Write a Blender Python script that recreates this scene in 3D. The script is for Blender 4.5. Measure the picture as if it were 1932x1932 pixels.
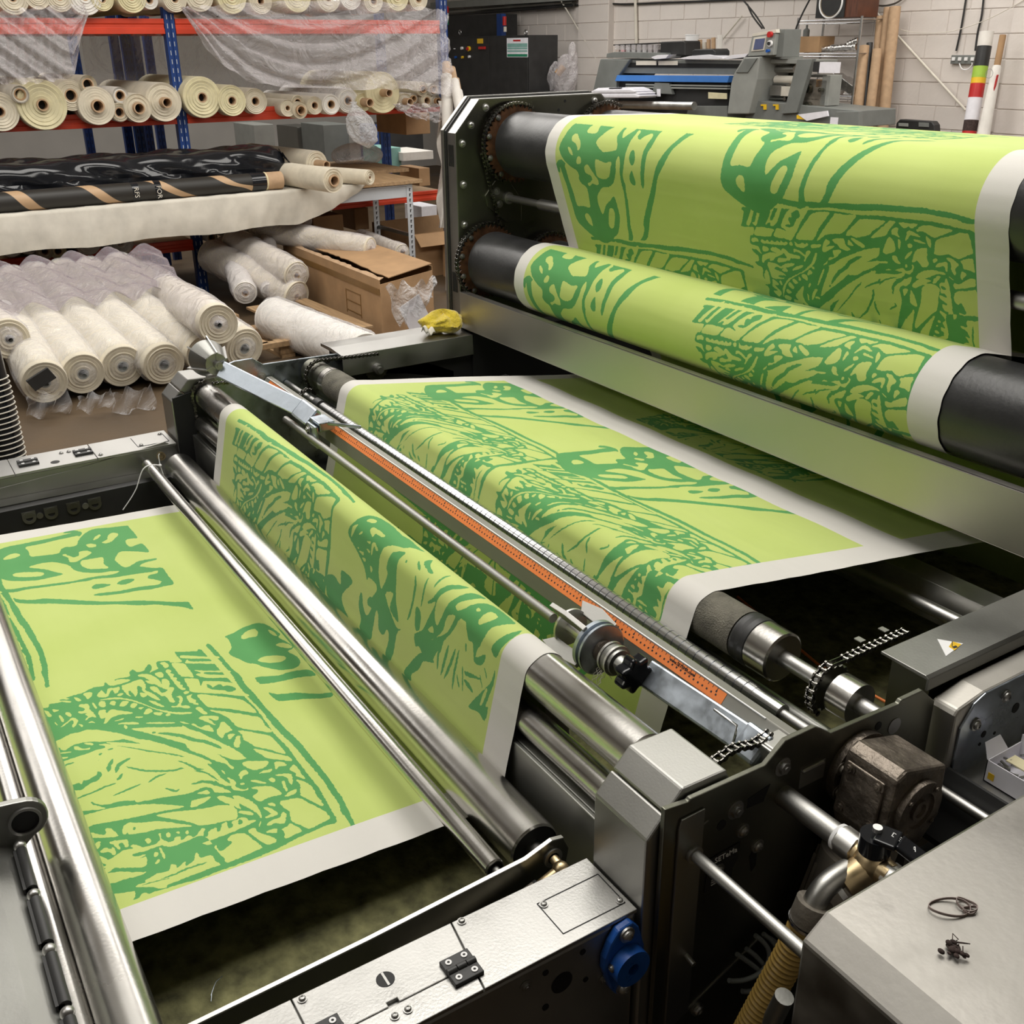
import bpy, math, random
import numpy as np
from mathutils import Vector, Matrix
random.seed(7)
for o in list(bpy.data.objects): bpy.data.objects.remove(o, do_unlink=True)
scn = bpy.context.scene
COL = scn.collection

# ---------------------------------------------------------------- camera
# machine axes are the world axes: X along the rollers, Y along the cloth run, Z up (metres, floor at 0)
CAMZ = 1.95
F_PX, TILT, ROLL, AX = 1955.5, math.radians(24.154), math.radians(-0.559), math.radians(-57.888)
_ct, _st, _cr, _sr = math.cos(TILT), math.sin(TILT), math.cos(ROLL), math.sin(ROLL)
R0 = Vector((math.cos(AX), -math.sin(AX), 0)); V0 = Vector((math.sin(AX), math.cos(AX), 0)); U0 = Vector((0, 0, 1))
FW = V0 * _ct - U0 * _st; DN = -(V0 * _st + U0 * _ct)
RT = _cr * R0 - _sr * DN; DN2 = _sr * R0 + _cr * DN
cam = bpy.data.cameras.new('camera'); cam_o = bpy.data.objects.new('camera', cam); COL.objects.link(cam_o)
cam.sensor_width = 36; cam.lens = F_PX / 1932 * 36; cam.clip_start = 0.05; cam.clip_end = 100
cam_o.matrix_world = Matrix(((RT.x, -DN2.x, -FW.x, 0), (RT.y, -DN2.y, -FW.y, 0), (RT.z, -DN2.z, -FW.z, CAMZ), (0, 0, 0, 1)))
scn.camera = cam_o
# room axes are turned a little against the machine
RA = math.radians(2.9)
def r2w(p): return Vector((p[0] * math.cos(RA) - p[1] * math.sin(RA), p[0] * math.sin(RA) + p[1] * math.cos(RA), p[2]))
def w2r(p): return Vector((p[0] * math.cos(RA) + p[1] * math.sin(RA), -p[0] * math.sin(RA) + p[1] * math.cos(RA), p[2]))

# ---------------------------------------------------------------- world, exposure, ceiling lamps
scn.view_settings.view_transform = 'Standard'; scn.view_settings.look = 'None'
scn.view_settings.gamma = 1.0; scn.view_settings.use_curve_mapping = False
scn.view_settings.exposure = 0.42
w = bpy.data.worlds.new('World'); scn.world = w; w.use_nodes = True
w.node_tree.nodes['Background'].inputs[0].default_value = (0.9, 0.95, 1.0, 1); w.node_tree.nodes['Background'].inputs[1].default_value = 0.25
def area(name, x, y, z, sx, sy, power, col=(1, 0.965, 0.91), rot=(0, 0, 0)):
    l = bpy.data.lights.new(name, 'AREA'); l.shape = 'RECTANGLE'; l.size = sx; l.size_y = sy; l.energy = power; l.color = col
    o = bpy.data.objects.new(name, l); o.location = r2w((x, y, z)); o.rotation_euler = (rot[0], rot[1], rot[2] + RA); COL.objects.link(o); return o
LAMPS = [(-1.9, 1.5, .9), (-1.9, 6.2, 1), (-6.2, 1.9, 1), (-6.2, 6.2, .9), (-11.0, 2.6, .8), (-11.0, 7.2, 1), (-6.2, 9.0, .6), (-1.9, 9.2, .6), (-1.9, -2.2, .25), (-7.4, -1.2, .5)]
for i, (x, y, k) in enumerate(LAMPS): area('lamp_light', x, y, 3.98, 1.9, 3.2, 92 * k)

# ---------------------------------------------------------------- placing helpers
def _ray(px, py): return FW + RT * ((px - 966) / F_PX) + DN2 * ((py - 966) / F_PX)
def at(px, py, ax, v):
    """the point of the world plane axis = v that the measurement (px, py) in the reference frame belongs to"""
    d = _ray(px, py); c = Vector((0, 0, CAMZ)); i = 'xyz'.index(ax); return c + d * ((v - c[i]) / d[i])
def atr(px, py, ax, v):
    """same, in room axes"""
    d = w2r(_ray(px, py)); c = Vector((0, 0, CAMZ)); i = 'xyz'.index(ax); return c + d * ((v - c[i]) / d[i])

# ---------------------------------------------------------------- mesh helper
class MB:
    def __init__(s, room=False): s.v = []; s.f = []; s.sm = []; s.room = room; s.uv = None
    def add(s, vs, fs, smooth=False):
        b = len(s.v); s.v += [Vector(p) for p in vs]; s.f += [tuple(b + i for i in f) for f in fs]; s.sm += [smooth] * len(fs); return s
    def box(s, x0, x1, y0, y1, z0, z1):
        vs = [(x, y, z) for x in (x0, x1) for y in (y0, y1) for z in (z0, z1)]
        return s.add(vs, [(0, 1, 3, 2), (4, 6, 7, 5), (0, 4, 5, 1), (2, 3, 7, 6), (0, 2, 6, 4), (1, 5, 7, 3)])
    def obox(s, c, a, b, d):
        c, a, b, d = map(Vector, (c, a, b, d))
        vs = [c + i * a + j * b + k * d for i in (-1, 1) for j in (-1, 1) for k in (-1, 1)]
        fs = [(0, 1, 3, 2), (4, 6, 7, 5), (0, 4, 5, 1), (2, 3, 7, 6), (0, 2, 6, 4), (1, 5, 7, 3)]
        if a.cross(b).dot(d) < 0: fs = [f[::-1] for f in fs]
        return s.add(vs, fs)
    def beam(s, p, q, w_, h, up=(0, 0, 1)):
        p, q = Vector(p), Vector(q); d = (q - p); n = d.normalized(); sd = n.cross(Vector(up))
        if sd.length < 1e-4: sd = Vector((1, 0, 0))
        sd.normalize(); u = sd.cross(n)
        return s.obox((p + q) / 2, d / 2, sd * w_ / 2, u * h / 2)
    def prism(s, pts, ax, a, b):
        n = len(pts)
        def P(u, v, t): return {'x': (t, u, v), 'y': (u, t, v), 'z': (u, v, t)}[ax]
        vs = [P(u, v, a) for u, v in pts] + [P(u, v, b) for u, v in pts]
        ar = sum(pts[i][0] * pts[(i + 1) % n][1] - pts[(i + 1) % n][0] * pts[i][1] for i in range(n))
        fl = (ar > 0) ^ (b < a) ^ (ax == 'y')
        fs = [tuple(range(n))[::-1], tuple(range(n, 2 * n))] + [(i, (i + 1) % n, n + (i + 1) % n, n + i) for i in range(n)]
        if not fl: fs = [f[::-1] for f in fs]
        return s.add(vs, fs)
    def cyl(s, p, q, r, n=24, r2=None, caps=True):
        p, q = Vector(p), Vector(q); r2 = r if r2 is None else r2; d = (q - p).normalized()
        a = d.orthogonal().normalized(); b = d.cross(a)
        A = [p + r * (a * math.cos(t) + b * math.sin(t)) for t in [2 * math.pi * i / n for i in range(n)]]
        B = [q + r2 * (a * math.cos(t) + b * math.sin(t)) for t in [2 * math.pi * i / n for i in range(n)]]
        s.add(A + B, [(i, (i + 1) % n, n + (i + 1) % n, n + i) for i in range(n)], True)
        if caps: s.add(A, [tuple(range(n))[::-1]]); s.add(B, [tuple(range(n))])
        return s
    def pipe(s, p, q, ro, ri, n=24):
        """hollow cylinder"""
        p, q = Vector(p), Vector(q); d = (q - p).normalized(); a = d.orthogonal().normalized(); b = d.cross(a)
        c = [(math.cos(2 * math.pi * i / n), math.sin(2 * math.pi * i / n)) for i in range(n)]
        R = lambda o, r: [o + r * (a * x + b * y) for x, y in c]
        k = [(i, (i + 1) % n, n + (i + 1) % n, n + i) for i in range(n)]
        s.add(R(p, ro) + R(q, ro), k, True); s.add(R(p, ri) + R(q, ri), [f[::-1] for f in k], True)
        s.add(R(p, ri) + R(p, ro), k); s.add(R(q, ri) + R(q, ro), [f[::-1] for f in k]); return s
    def tube(s, pts, r, n=8, closed=False, caps=True):
        pts = [Vector(p) for p in pts]; m = len(pts); rr = r if hasattr(r, '__len__') else [r] * m
        t0 = None; rings = []; a = None
        for i, p in enumerate(pts):
            if closed: t = pts[(i + 1) % m] - pts[i - 1]
            else: t = pts[min(i + 1, m - 1)] - pts[max(i - 1, 0)]
            if t.length < 1e-9: t = Vector((0, 0, 1))
            t.normalize()
            a = t.orthogonal().normalized() if a is None else (a - t * a.dot(t)).normalized()
            b = t.cross(a); rings.append([p + rr[i] * (a * math.cos(2 * math.pi * j / n) + b * math.sin(2 * math.pi * j / n)) for j in range(n)])
        vs = [v for g in rings for v in g]; fs = []
        for i in range(m if closed else m - 1):
            k = (i + 1) % m
            for j in range(n): fs.append((i * n + j, i * n + (j + 1) % n, k * n + (j + 1) % n, k * n + j))
        s.add(vs, fs, True)
        if caps and not closed: s.add(rings[0], [tuple(range(n))[::-1]]); s.add(rings[-1], [tuple(range(n))])
        return s
    def ball(s, c, r, n=12, m=8, sc=(1, 1, 1)):
        c = Vector(c); vs = []; fs = []
        for i in range(m + 1):
            t = math.pi * i / m
            for j in range(n):
                u = 2 * math.pi * j / n; vs.append(c + Vector((r * sc[0] * math.sin(t) * math.cos(u), r * sc[1] * math.sin(t) * math.sin(u), r * sc[2] * math.cos(t))))
        for i in range(m):
            for j in range(n):
                k = (i * n + j, (i + 1) * n + j, (i + 1) * n + (j + 1) % n, i * n + (j + 1) % n)
                if i == 0: k = (k[0], k[1], k[2])
                elif i == m - 1: k = (k[0], k[1], k[3])
                fs.append(k)
        return s.add(vs, fs, True)
    def lathe(s, p, d, prof, n=32):
        """prof: (distance along d, radius) pairs"""
        p, d = Vector(p), Vector(d).normalized(); a = d.orthogonal().normalized(); b = d.cross(a)
        for (t0, r0), (t1, r1) in zip(prof, prof[1:]):
            A = [p + d * t0 + r0 * (a * math.cos(2 * math.pi * i / n) + b * math.sin(2 * math.pi * i / n)) for i in range(n)]
            B = [p + d * t1 + r1 * (a * math.cos(2 * math.pi * i / n) + b * math.sin(2 * math.pi * i / n)) for i in range(n)]
            s.add(A + B, [(i, (i + 1) % n, n + (i + 1) % n, n + i) for i in range(n)], True)
        return s
    def grid(s, fn, nu, nv, thick=0):
        vs = [fn(i / nu, j / nv) for j in range(nv + 1) for i in range(nu + 1)]
        fs = [(j * (nu + 1) + i, j * (nu + 1) + i + 1, (j + 1) * (nu + 1) + i + 1, (j + 1) * (nu + 1) + i) for j in range(nv) for i in range(nu)]
        return s.add(vs, fs, True)
    def build(s, name, mat, parent=None, bevel=0, kind=None, seg=2, solid=0):
        me = bpy.data.meshes.new(name)
        vs = [r2w(v) for v in s.v] if s.room else s.v
        if parent is not None: org = Vector(parent['_org'])
        else:
            xs = [v.x for v in vs]; ys = [v.y for v in vs]; zs = [v.z for v in vs]
            org = Vector(((min(xs) + max(xs)) / 2, (min(ys) + max(ys)) / 2, min(zs)))
        me.from_pydata([v - org for v in vs], [], s.f); me.polygons.foreach_set('use_smooth', s.sm)
        mats = mat if isinstance(mat, (list, tuple)) else [mat]
        for m in mats: me.materials.append(m)
        if s.uv is not None:
            ul = me.uv_layers.new(name='UVMap'); idx = [l.vertex_index for l in me.loops]
            ul.data.foreach_set('uv', [c for i in idx for c in s.uv[i]])
        me.update(); o = bpy.data.objects.new(name, me); COL.objects.link(o)
        o['_org'] = tuple(org)
        if parent is None: o.location = org
        else: o.parent = parent
        if bevel:
            m = o.modifiers.new('bevel', 'BEVEL'); m.width = bevel; m.segments = seg; m.limit_method = 'ANGLE'; m.angle_limit = math.radians(40)
        if solid:
            m = o.modifiers.new('solid', 'SOLIDIFY'); m.thickness = solid; m.offset = 0
        if kind: o['kind'] = kind
        return o
def tag(o, label=None, cat=None, group=None, kind=None):
    if label: o['label'] = label
    if cat: o['category'] = cat
    if group: o['group'] = group
    if kind: o['kind'] = kind
    return o
def root(name, loc, label, cat, group=None, room=False):
    o = bpy.data.objects.new(name, None); COL.objects.link(o); l = r2w(loc) if room else Vector(loc)
    o.location = l; o['_org'] = tuple(l); o.empty_display_size = 0.1; return tag(o, label, cat, group)
def lbl(o, l): o['label'] = l; return o
def bolt(mb, p, n, r=0.008, wash=True, hexn=6):
    p, n = Vector(p), Vector(n).normalized()
    if wash: mb.cyl(p, p + n * 0.15 * r, r * 1.5, 16)
    mb.cyl(p + n * 0.15 * r, p + n * 0.75 * r, r, hexn); mb.cyl(p + n * 0.75 * r, p + n * 1.0 * r, r * 0.45, 10)
    return mb
def screw(mb, p, n, r=0.005):
    p, n = Vector(p), Vector(n).normalized(); mb.cyl(p, p + n * r * 0.35, r * 1.35, 14)
    mb.lathe(p + n * r * .3, n, [(0, r), (r * .35, r * .93), (r * .6, r * .7), (r * .72, r * .4), (r * .5, r * .38), (r * .5, 0.0001)], 14); return mb
def text(name, body, mat, parent, loc, right, up, size, ext=0.0004, room=False, align='LEFT'):
    cu = bpy.data.curves.new(name, 'FONT'); cu.body = body; cu.size = size; cu.extrude = ext; cu.align_x = align; cu.resolution_u = 3
    t = bpy.data.objects.new(name, cu); COL.objects.link(t); dg = bpy.context.evaluated_depsgraph_get(); dg.update()
    me = bpy.data.meshes.new_from_object(t.evaluated_get(dg)); bpy.data.objects.remove(t); bpy.data.curves.remove(cu)
    r = Vector(right).normalized(); u = Vector(up); u = (u - r * u.dot(r)).normalized(); n = r.cross(u); loc = Vector(loc)
    if room: r, u, n = r2w(r), r2w(u), r2w(n); loc = r2w(loc)
    org = Vector(parent['_org'])
    M = Matrix(((r.x, u.x, n.x, loc.x - org.x), (r.y, u.y, n.y, loc.y - org.y), (r.z, u.z, n.z, loc.z - org.z), (0, 0, 0, 1)))
    me.transform(M); me.materials.clear(); me.materials.append(mat)
    o = bpy.data.objects.new(name, me); COL.objects.link(o); o.parent = parent; o['_org'] = tuple(org); return o

# ---------------------------------------------------------------- materials (all procedural)
def newmat(name):
    m = bpy.data.materials.new(name); m.use_nodes = True; nt = m.node_tree; b = nt.nodes['Principled BSDF']; return m, nt, b
def N(nt, t, **k):
    n = nt.nodes.new('ShaderNode' + t)
    for a, v in k.items(): setattr(n, a, v)
    return n
def ramp(nt, src, stops):
    r = N(nt, 'ValToRGB'); e = r.color_ramp.elements
    while len(e) < len(stops): e.new(0.5)
    for i, (p, c) in enumerate(stops): e[i].position = p; e[i].color = (*c, 1) if len(c) == 3 else c
    nt.links.new(src, r.inputs[0]); return r.outputs[0]
def mat(name, col, rough=0.5, metal=0.0, var=0.12, scale=8, stretch=(1, 1, 1), bump=0.0, bscale=60, rvar=0.0, spec=None, coat=0, sheen=0, detail=4):
    m, nt, b = newmat(name); L = nt.links
    tc = N(nt, 'TexCoord'); mp = N(nt, 'Mapping'); mp.inputs['Scale'].default_value = stretch; L.new(tc.outputs['Object'], mp.inputs[0])
    n1 = N(nt, 'TexNoise'); n1.inputs['Scale'].default_value = scale; n1.inputs['Detail'].default_value = detail; L.new(mp.outputs[0], n1.inputs[0])
    lo = tuple(max(0, c * (1 - var)) for c in col); hi = tuple(min(1, c * (1 + var)) for c in col)
    L.new(ramp(nt, n1.outputs[0], [(0.3, lo), (0.7, hi)]), b.inputs['Base Color'])
    b.inputs['Metallic'].default_value = metal
    if rvar:
        mr = N(nt, 'MapRange'); mr.inputs[1].default_value = 0.3; mr.inputs[2].default_value = 0.7
        mr.inputs[3].default_value = max(0.02, rough - rvar); mr.inputs[4].default_value = min(1, rough + rvar); L.new(n1.outputs[0], mr.inputs[0]); L.new(mr.outputs[0], b.inputs['Roughness'])
    else: b.inputs['Roughness'].default_value = rough
    if spec is not None: b.inputs['Specular IOR Level'].default_value = spec
    if coat: b.inputs['Coat Weight'].default_value = coat
    if sheen: b.inputs['Sheen Weight'].default_value = sheen
    if bump:
        n2 = N(nt, 'TexNoise'); n2.inputs['Scale'].default_value = bscale; n2.inputs['Detail'].default_value = 5; L.new(mp.outputs[0], n2.inputs[0])
        bp = N(nt, 'Bump'); bp.inputs['Strength'].default_value = bump; bp.inputs['Distance'].default_value = 0.01; L.new(n2.outputs[0], bp.inputs['Height']); L.new(bp.outputs[0], b.inputs['Normal'])
    return m
def film(name, tint=(0.85, 0.84, 0.86), alpha=0.28, rough=0.12, bscale=7, bump=0.6):
    """thin clear wrapping film: mostly see-through, crinkled gloss"""
    m, nt, b = newmat(name); L = nt.links; out = nt.nodes['Material Output']
    tc = N(nt, 'TexCoord'); n1 = N(nt, 'TexNoise'); n1.inputs['Scale'].default_value = bscale; n1.inputs['Detail'].default_value = 5; n1.inputs['Distortion'].default_value = 1.2; L.new(tc.outputs['Object'], n1.inputs[0])
    bp = N(nt, 'Bump'); bp.inputs['Strength'].default_value = bump; bp.inputs['Distance'].default_value = 0.06; L.new(n1.outputs[0], bp.inputs['Height'])
    b.inputs['Base Color'].default_value = (*tint, 1); b.inputs['Roughness'].default_value = rough; b.inputs['Specular IOR Level'].default_value = 0.9; L.new(bp.outputs[0], b.inputs['Normal'])
    tr = N(nt, 'BsdfTransparent'); mx = N(nt, 'MixShader'); fr = N(nt, 'LayerWeight'); fr.inputs[0].default_value = 0.35; L.new(bp.outputs[0], fr.inputs['Normal'])
    mr = N(nt, 'MapRange'); mr.inputs[3].default_value = alpha; mr.inputs[4].default_value = min(1, alpha + 0.5); L.new(fr.outputs['Facing'], mr.inputs[0])
    L.new(mr.outputs[0], mx.inputs[0]); L.new(tr.outputs[0], mx.inputs[1]); L.new(b.outputs[0], mx.inputs[2]); L.new(mx.outputs[0], out.inputs[0]); return m
M = {}
M['railsteel'] = mat('satin_sheet', (0.50, 0.48, 0.44), 0.5, 1, 0.07, 4, (1, 1, 1), 0.02, 200, 0.08)
M['tablesteel'] = mat('scuffed_sheet', (0.345, 0.33, 0.305), 0.45, 1, 0.10, 14, (1, 1, 1), 0.03, 90, 0.14)
M['steel'] = mat('stainless_sheet', (0.42, 0.415, 0.395), 0.42, 1, 0.05, 5, (1, 1, 1), 0.03, 300, 0.07)
M['steel_bright'] = mat('bright_sheet', (0.44, 0.435, 0.42), 0.40, 1, 0.07, 9, (1, 1, 1), 0.04, 250, 0.09)
M['steel_dark'] = mat('dull_sheet', (0.33, 0.33, 0.31), 0.42, 1, 0.15, 4, (1, 1, 1), 0.03, 200, 0.1)
M['plate'] = mat('reflection_tinted_steel', (0.20, 0.20, 0.165), 0.34, 1, 0.2, 3, (1, 1, 1), 0.03, 120, 0.1)  # plain steel; the green it reflects is put into the dark olive base colour
M['roller'] = mat('polished_roller', (0.60, 0.585, 0.56), 0.24, 1, 0.05, 6, (1, 1, 1), 0.02, 200, 0.05)
M['zinc'] = mat('zinc_plated', (0.47, 0.52, 0.58), 0.33, 1, 0.18, 25, (1, 1, 1), 0.03, 60, 0.1)
M['alu'] = mat('cast_aluminium', (0.78, 0.77, 0.74), 0.38, 1, 0.1, 12, rvar=0.08)
M['brass'] = mat('aged_brass', (0.60, 0.47, 0.28), 0.38, 1, 0.3, 40, rvar=0.12)
M['greypvc'] = mat('grey_painted_bar', (0.27, 0.265, 0.235), 0.42, 0.2, 0.08, 4, rvar=0.06)
M['black'] = mat('black_paint', (0.022, 0.022, 0.022), 0.45, 0, 0.3, 6)
M['blackgloss'] = mat('black_gloss', (0.012, 0.013, 0.016), 0.12, 0, 0.3, 6)
M['rubber'] = mat('black_roller_sleeve', (0.030, 0.030, 0.031), 0.36, 0, 0.25, 8, (1, 1, 1), 0.05, 100, 0.07)
M['graphite'] = mat('graphite_sleeve', (0.15, 0.14, 0.11), 0.75, 0.1, 0.3, 30, (1, 1, 1), 0.5, 350)
M['chain'] = mat('oily_chain', (0.30, 0.29, 0.27), 0.25, 1, 0.4, 80)
M['sprocket'] = mat('rusty_sprocket', (0.10, 0.045, 0.02), 0.6, 0.5, 0.5, 40)
M['castiron'] = mat('grimy_casting', (0.20, 0.17, 0.14), 0.44, 0.75, 0.45, 18, (1, 1, 1), 0.45, 60, 0.16)
M['motor'] = mat('grimy_motor', (0.24, 0.215, 0.18), 0.48, 0.5, 0.3, 12, (1, 1, 1), 0.2, 80, 0.1)
M['orange'] = mat('orange_tape', (0.80, 0.22, 0.05), 0.5, 0, 0.06, 12)
M['white'] = mat('white_plastic', (0.80, 0.80, 0.78), 0.4, 0, 0.04, 10)
M['offwhite'] = mat('off_white', (0.66, 0.62, 0.54), 0.8, 0, 0.08, 8)
M['blue'] = mat('blue_plastic', (0.012, 0.085, 0.36), 0.33, 0, 0.2, 30, rvar=0.1)
M['rackblue'] = mat('rack_blue', (0.010, 0.045, 0.20), 0.4, 0, 0.15, 5)
M['rackred'] = mat('rack_orange_red', (0.62, 0.055, 0.02), 0.42, 0, 0.12, 5)
M['wood'] = mat('board_wood', (0.36, 0.235, 0.125), 0.6, 0, 0.25, 4, (1, 12, 12), 0.15, 30)
M['ply'] = mat('pale_plywood', (0.42, 0.29, 0.17), 0.62, 0, 0.2, 5, (10, 1, 1), 0.1, 30)
M['card'] = mat('cardboard', (0.40, 0.245, 0.125), 0.8, 0, 0.12, 6, (1, 1, 1), 0.12, 30)
M['cardpale'] = mat('tube_cardboard', (0.47, 0.315, 0.19), 0.75, 0, 0.1, 20)
M['cloth'] = mat('cream_cloth', (0.66, 0.60, 0.475), 0.9, 0, 0.10, 10, (1, 1, 1), 0.2, 60, sheen=0.2)
M['cloth_y'] = mat('yellowed_cloth', (0.68, 0.62, 0.40), 0.9, 0, 0.10, 14, (1, 1, 1), 0.2, 60, sheen=0.2)
M['cloth_w'] = mat('white_cloth', (0.74, 0.71, 0.66), 0.9, 0, 0.07, 10, (1, 1, 1), 0.2, 60, sheen=0.2)
M['sheet'] = mat('table_cover_sheet', (0.62, 0.585, 0.51), 0.85, 0, 0.14, 6, (1, 1, 1), 0.35, 9)
M['film'] = film('clear_film', alpha=0.11, rough=0.05, bscale=5, bump=1.0)
M['film2'] = film('cloudy_film', (0.80, 0.76, 0.78), 0.24, 0.11, 5, 1.0)
M['filmp'] = film('purple_grey_film', (0.36, 0.31, 0.35), 0.35, 0.13, 5, 1.0)
M['bag'] = film('clear_bag', (0.88, 0.88, 0.90), 0.30, 0.1, 18, 1.0)
M['yellow'] = mat('yellow_microfibre', (0.66, 0.50, 0.035), 0.95, 0, 0.25, 14, (1, 1, 1), 0.8, 90, sheen=0.6)
M['hose'] = mat('tan_hose', (0.30, 0.19, 0.045), 0.5, 0, 0.2, 12, rvar=0.1)
M['white_wall'] = mat('painted_blockwork', (0.72, 0.665, 0.62), 0.75, 0, 0.05, 2.5, (1, 1, 1), 0.35, 18)
M['mortar'] = mat('painted_mortar', (0.60, 0.55, 0.51), 0.85, 0, 0.06, 5)
M['floor'] = mat('worn_floor', (0.085, 0.055, 0.028), 0.6, 0, 0.22, 2.2, (1, 1, 1), 0.1, 25, 0.1)
M['ceil'] = mat('ceiling_sheet', (0.55, 0.55, 0.53), 0.8, 0, 0.08, 2)
M['wallgrey'] = mat('plain_wall', (0.50, 0.48, 0.45), 0.85, 0, 0.06, 2)
M['belt'] = mat('olive_felt_blanket', (0.15, 0.145, 0.065), 0.95, 0, 0.6, 30, (1, 1, 1), 0.6, 50, detail=8)
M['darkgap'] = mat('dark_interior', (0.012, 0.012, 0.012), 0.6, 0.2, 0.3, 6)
M['greyplastic'] = mat('grey_machine_plastic', (0.17, 0.18, 0.17), 0.5, 0, 0.08, 8)
M['greylight'] = mat('light_grey_plastic', (0.30, 0.31, 0.29), 0.5, 0, 0.08, 8)
M['printblue'] = mat('printer_blue_strip', (0.06, 0.21, 0.60), 0.45, 0, 0.05, 8)
M['paper'] = mat('paper', (0.78, 0.77, 0.82), 0.8, 0, 0.05, 20)
M['red'] = mat('red_plastic', (0.50, 0.02, 0.02), 0.35, 0, 0.1, 10)
M['yellowp'] = mat('yellow_plastic', (0.80, 0.50, 0.02), 0.4, 0, 0.1, 10)
M['green'] = mat('green_plastic', (0.02, 0.22, 0.12), 0.4, 0, 0.1, 10)
M['screen'] = mat('screen_glass', (0.11, 0.13, 0.24), 0.2, 0, 0.1, 10)
M['pwhite'] = mat('print_white', (0.85, 0.85, 0.85), 0.6, 0, 0.02, 10)
M['chrome'] = mat('chrome_wire', (0.75, 0.76, 0.78), 0.2, 1, 0.08, 30)
M['foil'] = mat('crumpled_foil', (0.72, 0.71, 0.69), 0.22, 1, 0.2, 20, (1, 1, 1), 1.0, 30)
M['brownwood'] = mat('brown_veneer', (0.10, 0.035, 0.018), 0.5, 0, 0.3, 6, (8, 1, 1))
M['cone'] = mat('speaker_cone', (0.23, 0.18, 0.12), 0.8, 0, 0.1, 20)
M['teal'] = mat('teal_box', (0.22, 0.42, 0.38), 0.7, 0, 0.1, 8)
M['whitegrey'] = mat('grey_white_steel', (0.53, 0.56, 0.60), 0.42, 0.1, 0.05, 8)
M['tape'] = mat('brown_tape', (0.22, 0.12, 0.04), 0.35, 0, 0.1, 10)
M['rubberband'] = mat('grey_band', (0.30, 0.24, 0.22), 0.6, 0, 0.1, 10)
M['lint'] = mat('dark_lint', (0.05, 0.032, 0.028), 0.95, 0, 0.4, 60)

# ---- print motifs in half millimetres on the cloth (ink flag, stroke width : outline)
MOTIF = {}
MOTIF['A'] = '''1,0:279,2041 198,2088 179,2103 163,2142 162,2191 158,2254 156,2324 146,2383 139,2430 135,2437 121,2402 100,2418 100,2444 119,2467 159,2484 201,2464 189,2453 193,2413 195,2362 207,2296 209,2246 217,2210 275,2216 339,2215 350,2259 358,2301 356,2338 320,2354 301,2380 309,2403 301,2430 257,2446 198,2477 158,2512 138,2549 155,2612 161,2651 171,2700 195,2705 335,2712 334,2684 346,2651 409,2646 434,2660 422,2689 427,2714 542,2717 517,2679 485,2634 470,2606 485,2583 551,2552 583,2554 630,2561 665,2572 659,2599 628,2638 624,2664 629,2723 647,2720 653,2670 679,2638 702,2658 730,2695 743,2726 840,2727 936,2725 940,2682 943,2620 927,2570 923,2505 910,2448 896,2405 879,2385 873,2410 881,2455 890,2500 890,2573 899,2619 908,2660 895,2677 876,2681 837,2654 820,2637 791,2653 788,2685 761,2698 762,2667 756,2625 750,2546 746,2498 730,2453 725,2418 731,2392 722,2347 721,2300 713,2255 703,2199 692,2143 695,2097 680,2063 644,2058 657,2092 661,2137 677,2203 690,2271 702,2339 699,2387 703,2447 713,2505 698,2539 689,2535 675,2502 672,2465 657,2432 634,2400 605,2376 563,2360 511,2352 471,2323 442,2292 434,2245 450,2188 486,2224 514,2255 559,2283 600,2311 609,2285 613,2237 611,2191 588,2137 554,2084 512,2056 472,2027 394,2003
0,0:313,2098 275,2125 267,2157 287,2172 309,2171 322,2148 325,2112
0,0:498,2111 489,2135 507,2185 530,2228 559,2236 572,2215 555,2165 527,2117
0,0:518,2403 486,2418 487,2443 489,2480 493,2508 524,2507 579,2497 618,2505 638,2502 627,2475 607,2430 567,2408
0,0:388,2348 378,2362 404,2372 432,2392 423,2414 384,2425 380,2453 399,2471 419,2475 440,2453 463,2423 486,2394 482,2367 448,2363 424,2366
0,0:317,2470 312,2492 335,2515 357,2502 352,2478
0,0:274,2513 243,2527 221,2551 230,2558 261,2542 277,2519
0,0:320,2544 296,2574 248,2591 228,2616 245,2635 269,2633 297,2613 330,2586 338,2558
1,0:806,2393 781,2412 785,2441 809,2475 822,2451 826,2408
1,0:812,2501 788,2531 788,2561 802,2582 825,2564 836,2525
1,0:754,2075 780,2096 812,2146 820,2190 875,2282 944,2383 990,2460 1028,2539 1077,2615 1119,2681 1142,2729 1173,2732 1222,2728 1182,2700 1144,2651 1106,2601 1074,2527 1020,2453 981,2375 925,2284 882,2213 851,2145 811,2085
1,0:1522,2772 1510,2811 1486,2855 1474,2901 1476,2936 1510,2961 1558,2973 1608,2979 1627,2965 1681,2981 1737,2989 1758,2957 1802,2969 1853,2972 1895,2939 1886,2879 1833,2831 1787,2808 1763,2782 1717,2765 1681,2748 1648,2745 1627,2764 1588,2774 1544,2777
0,0:1554,2830 1523,2860 1514,2899 1547,2905 1578,2888 1574,2860 1577,2832
0,0:1762,2829 1749,2861 1770,2911 1800,2932 1824,2908 1811,2862 1782,2832
0,0:1681,2933 1678,2964 1716,2985 1737,2977 1716,2950
0,0:1547,2953 1580,2965 1613,2965 1600,2952 1570,2947
1,0:1891,2771 1899,2807 1919,2855 1914,2908 1933,2975 1984,2983 1967,2921 1963,2850 1951,2788 1937,2771
1,0:2015,2779 2036,2801 2049,2834 2062,2873 2104,2933 2129,2990 2155,2968 2114,2874 2091,2807 2072,2787'''
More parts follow.
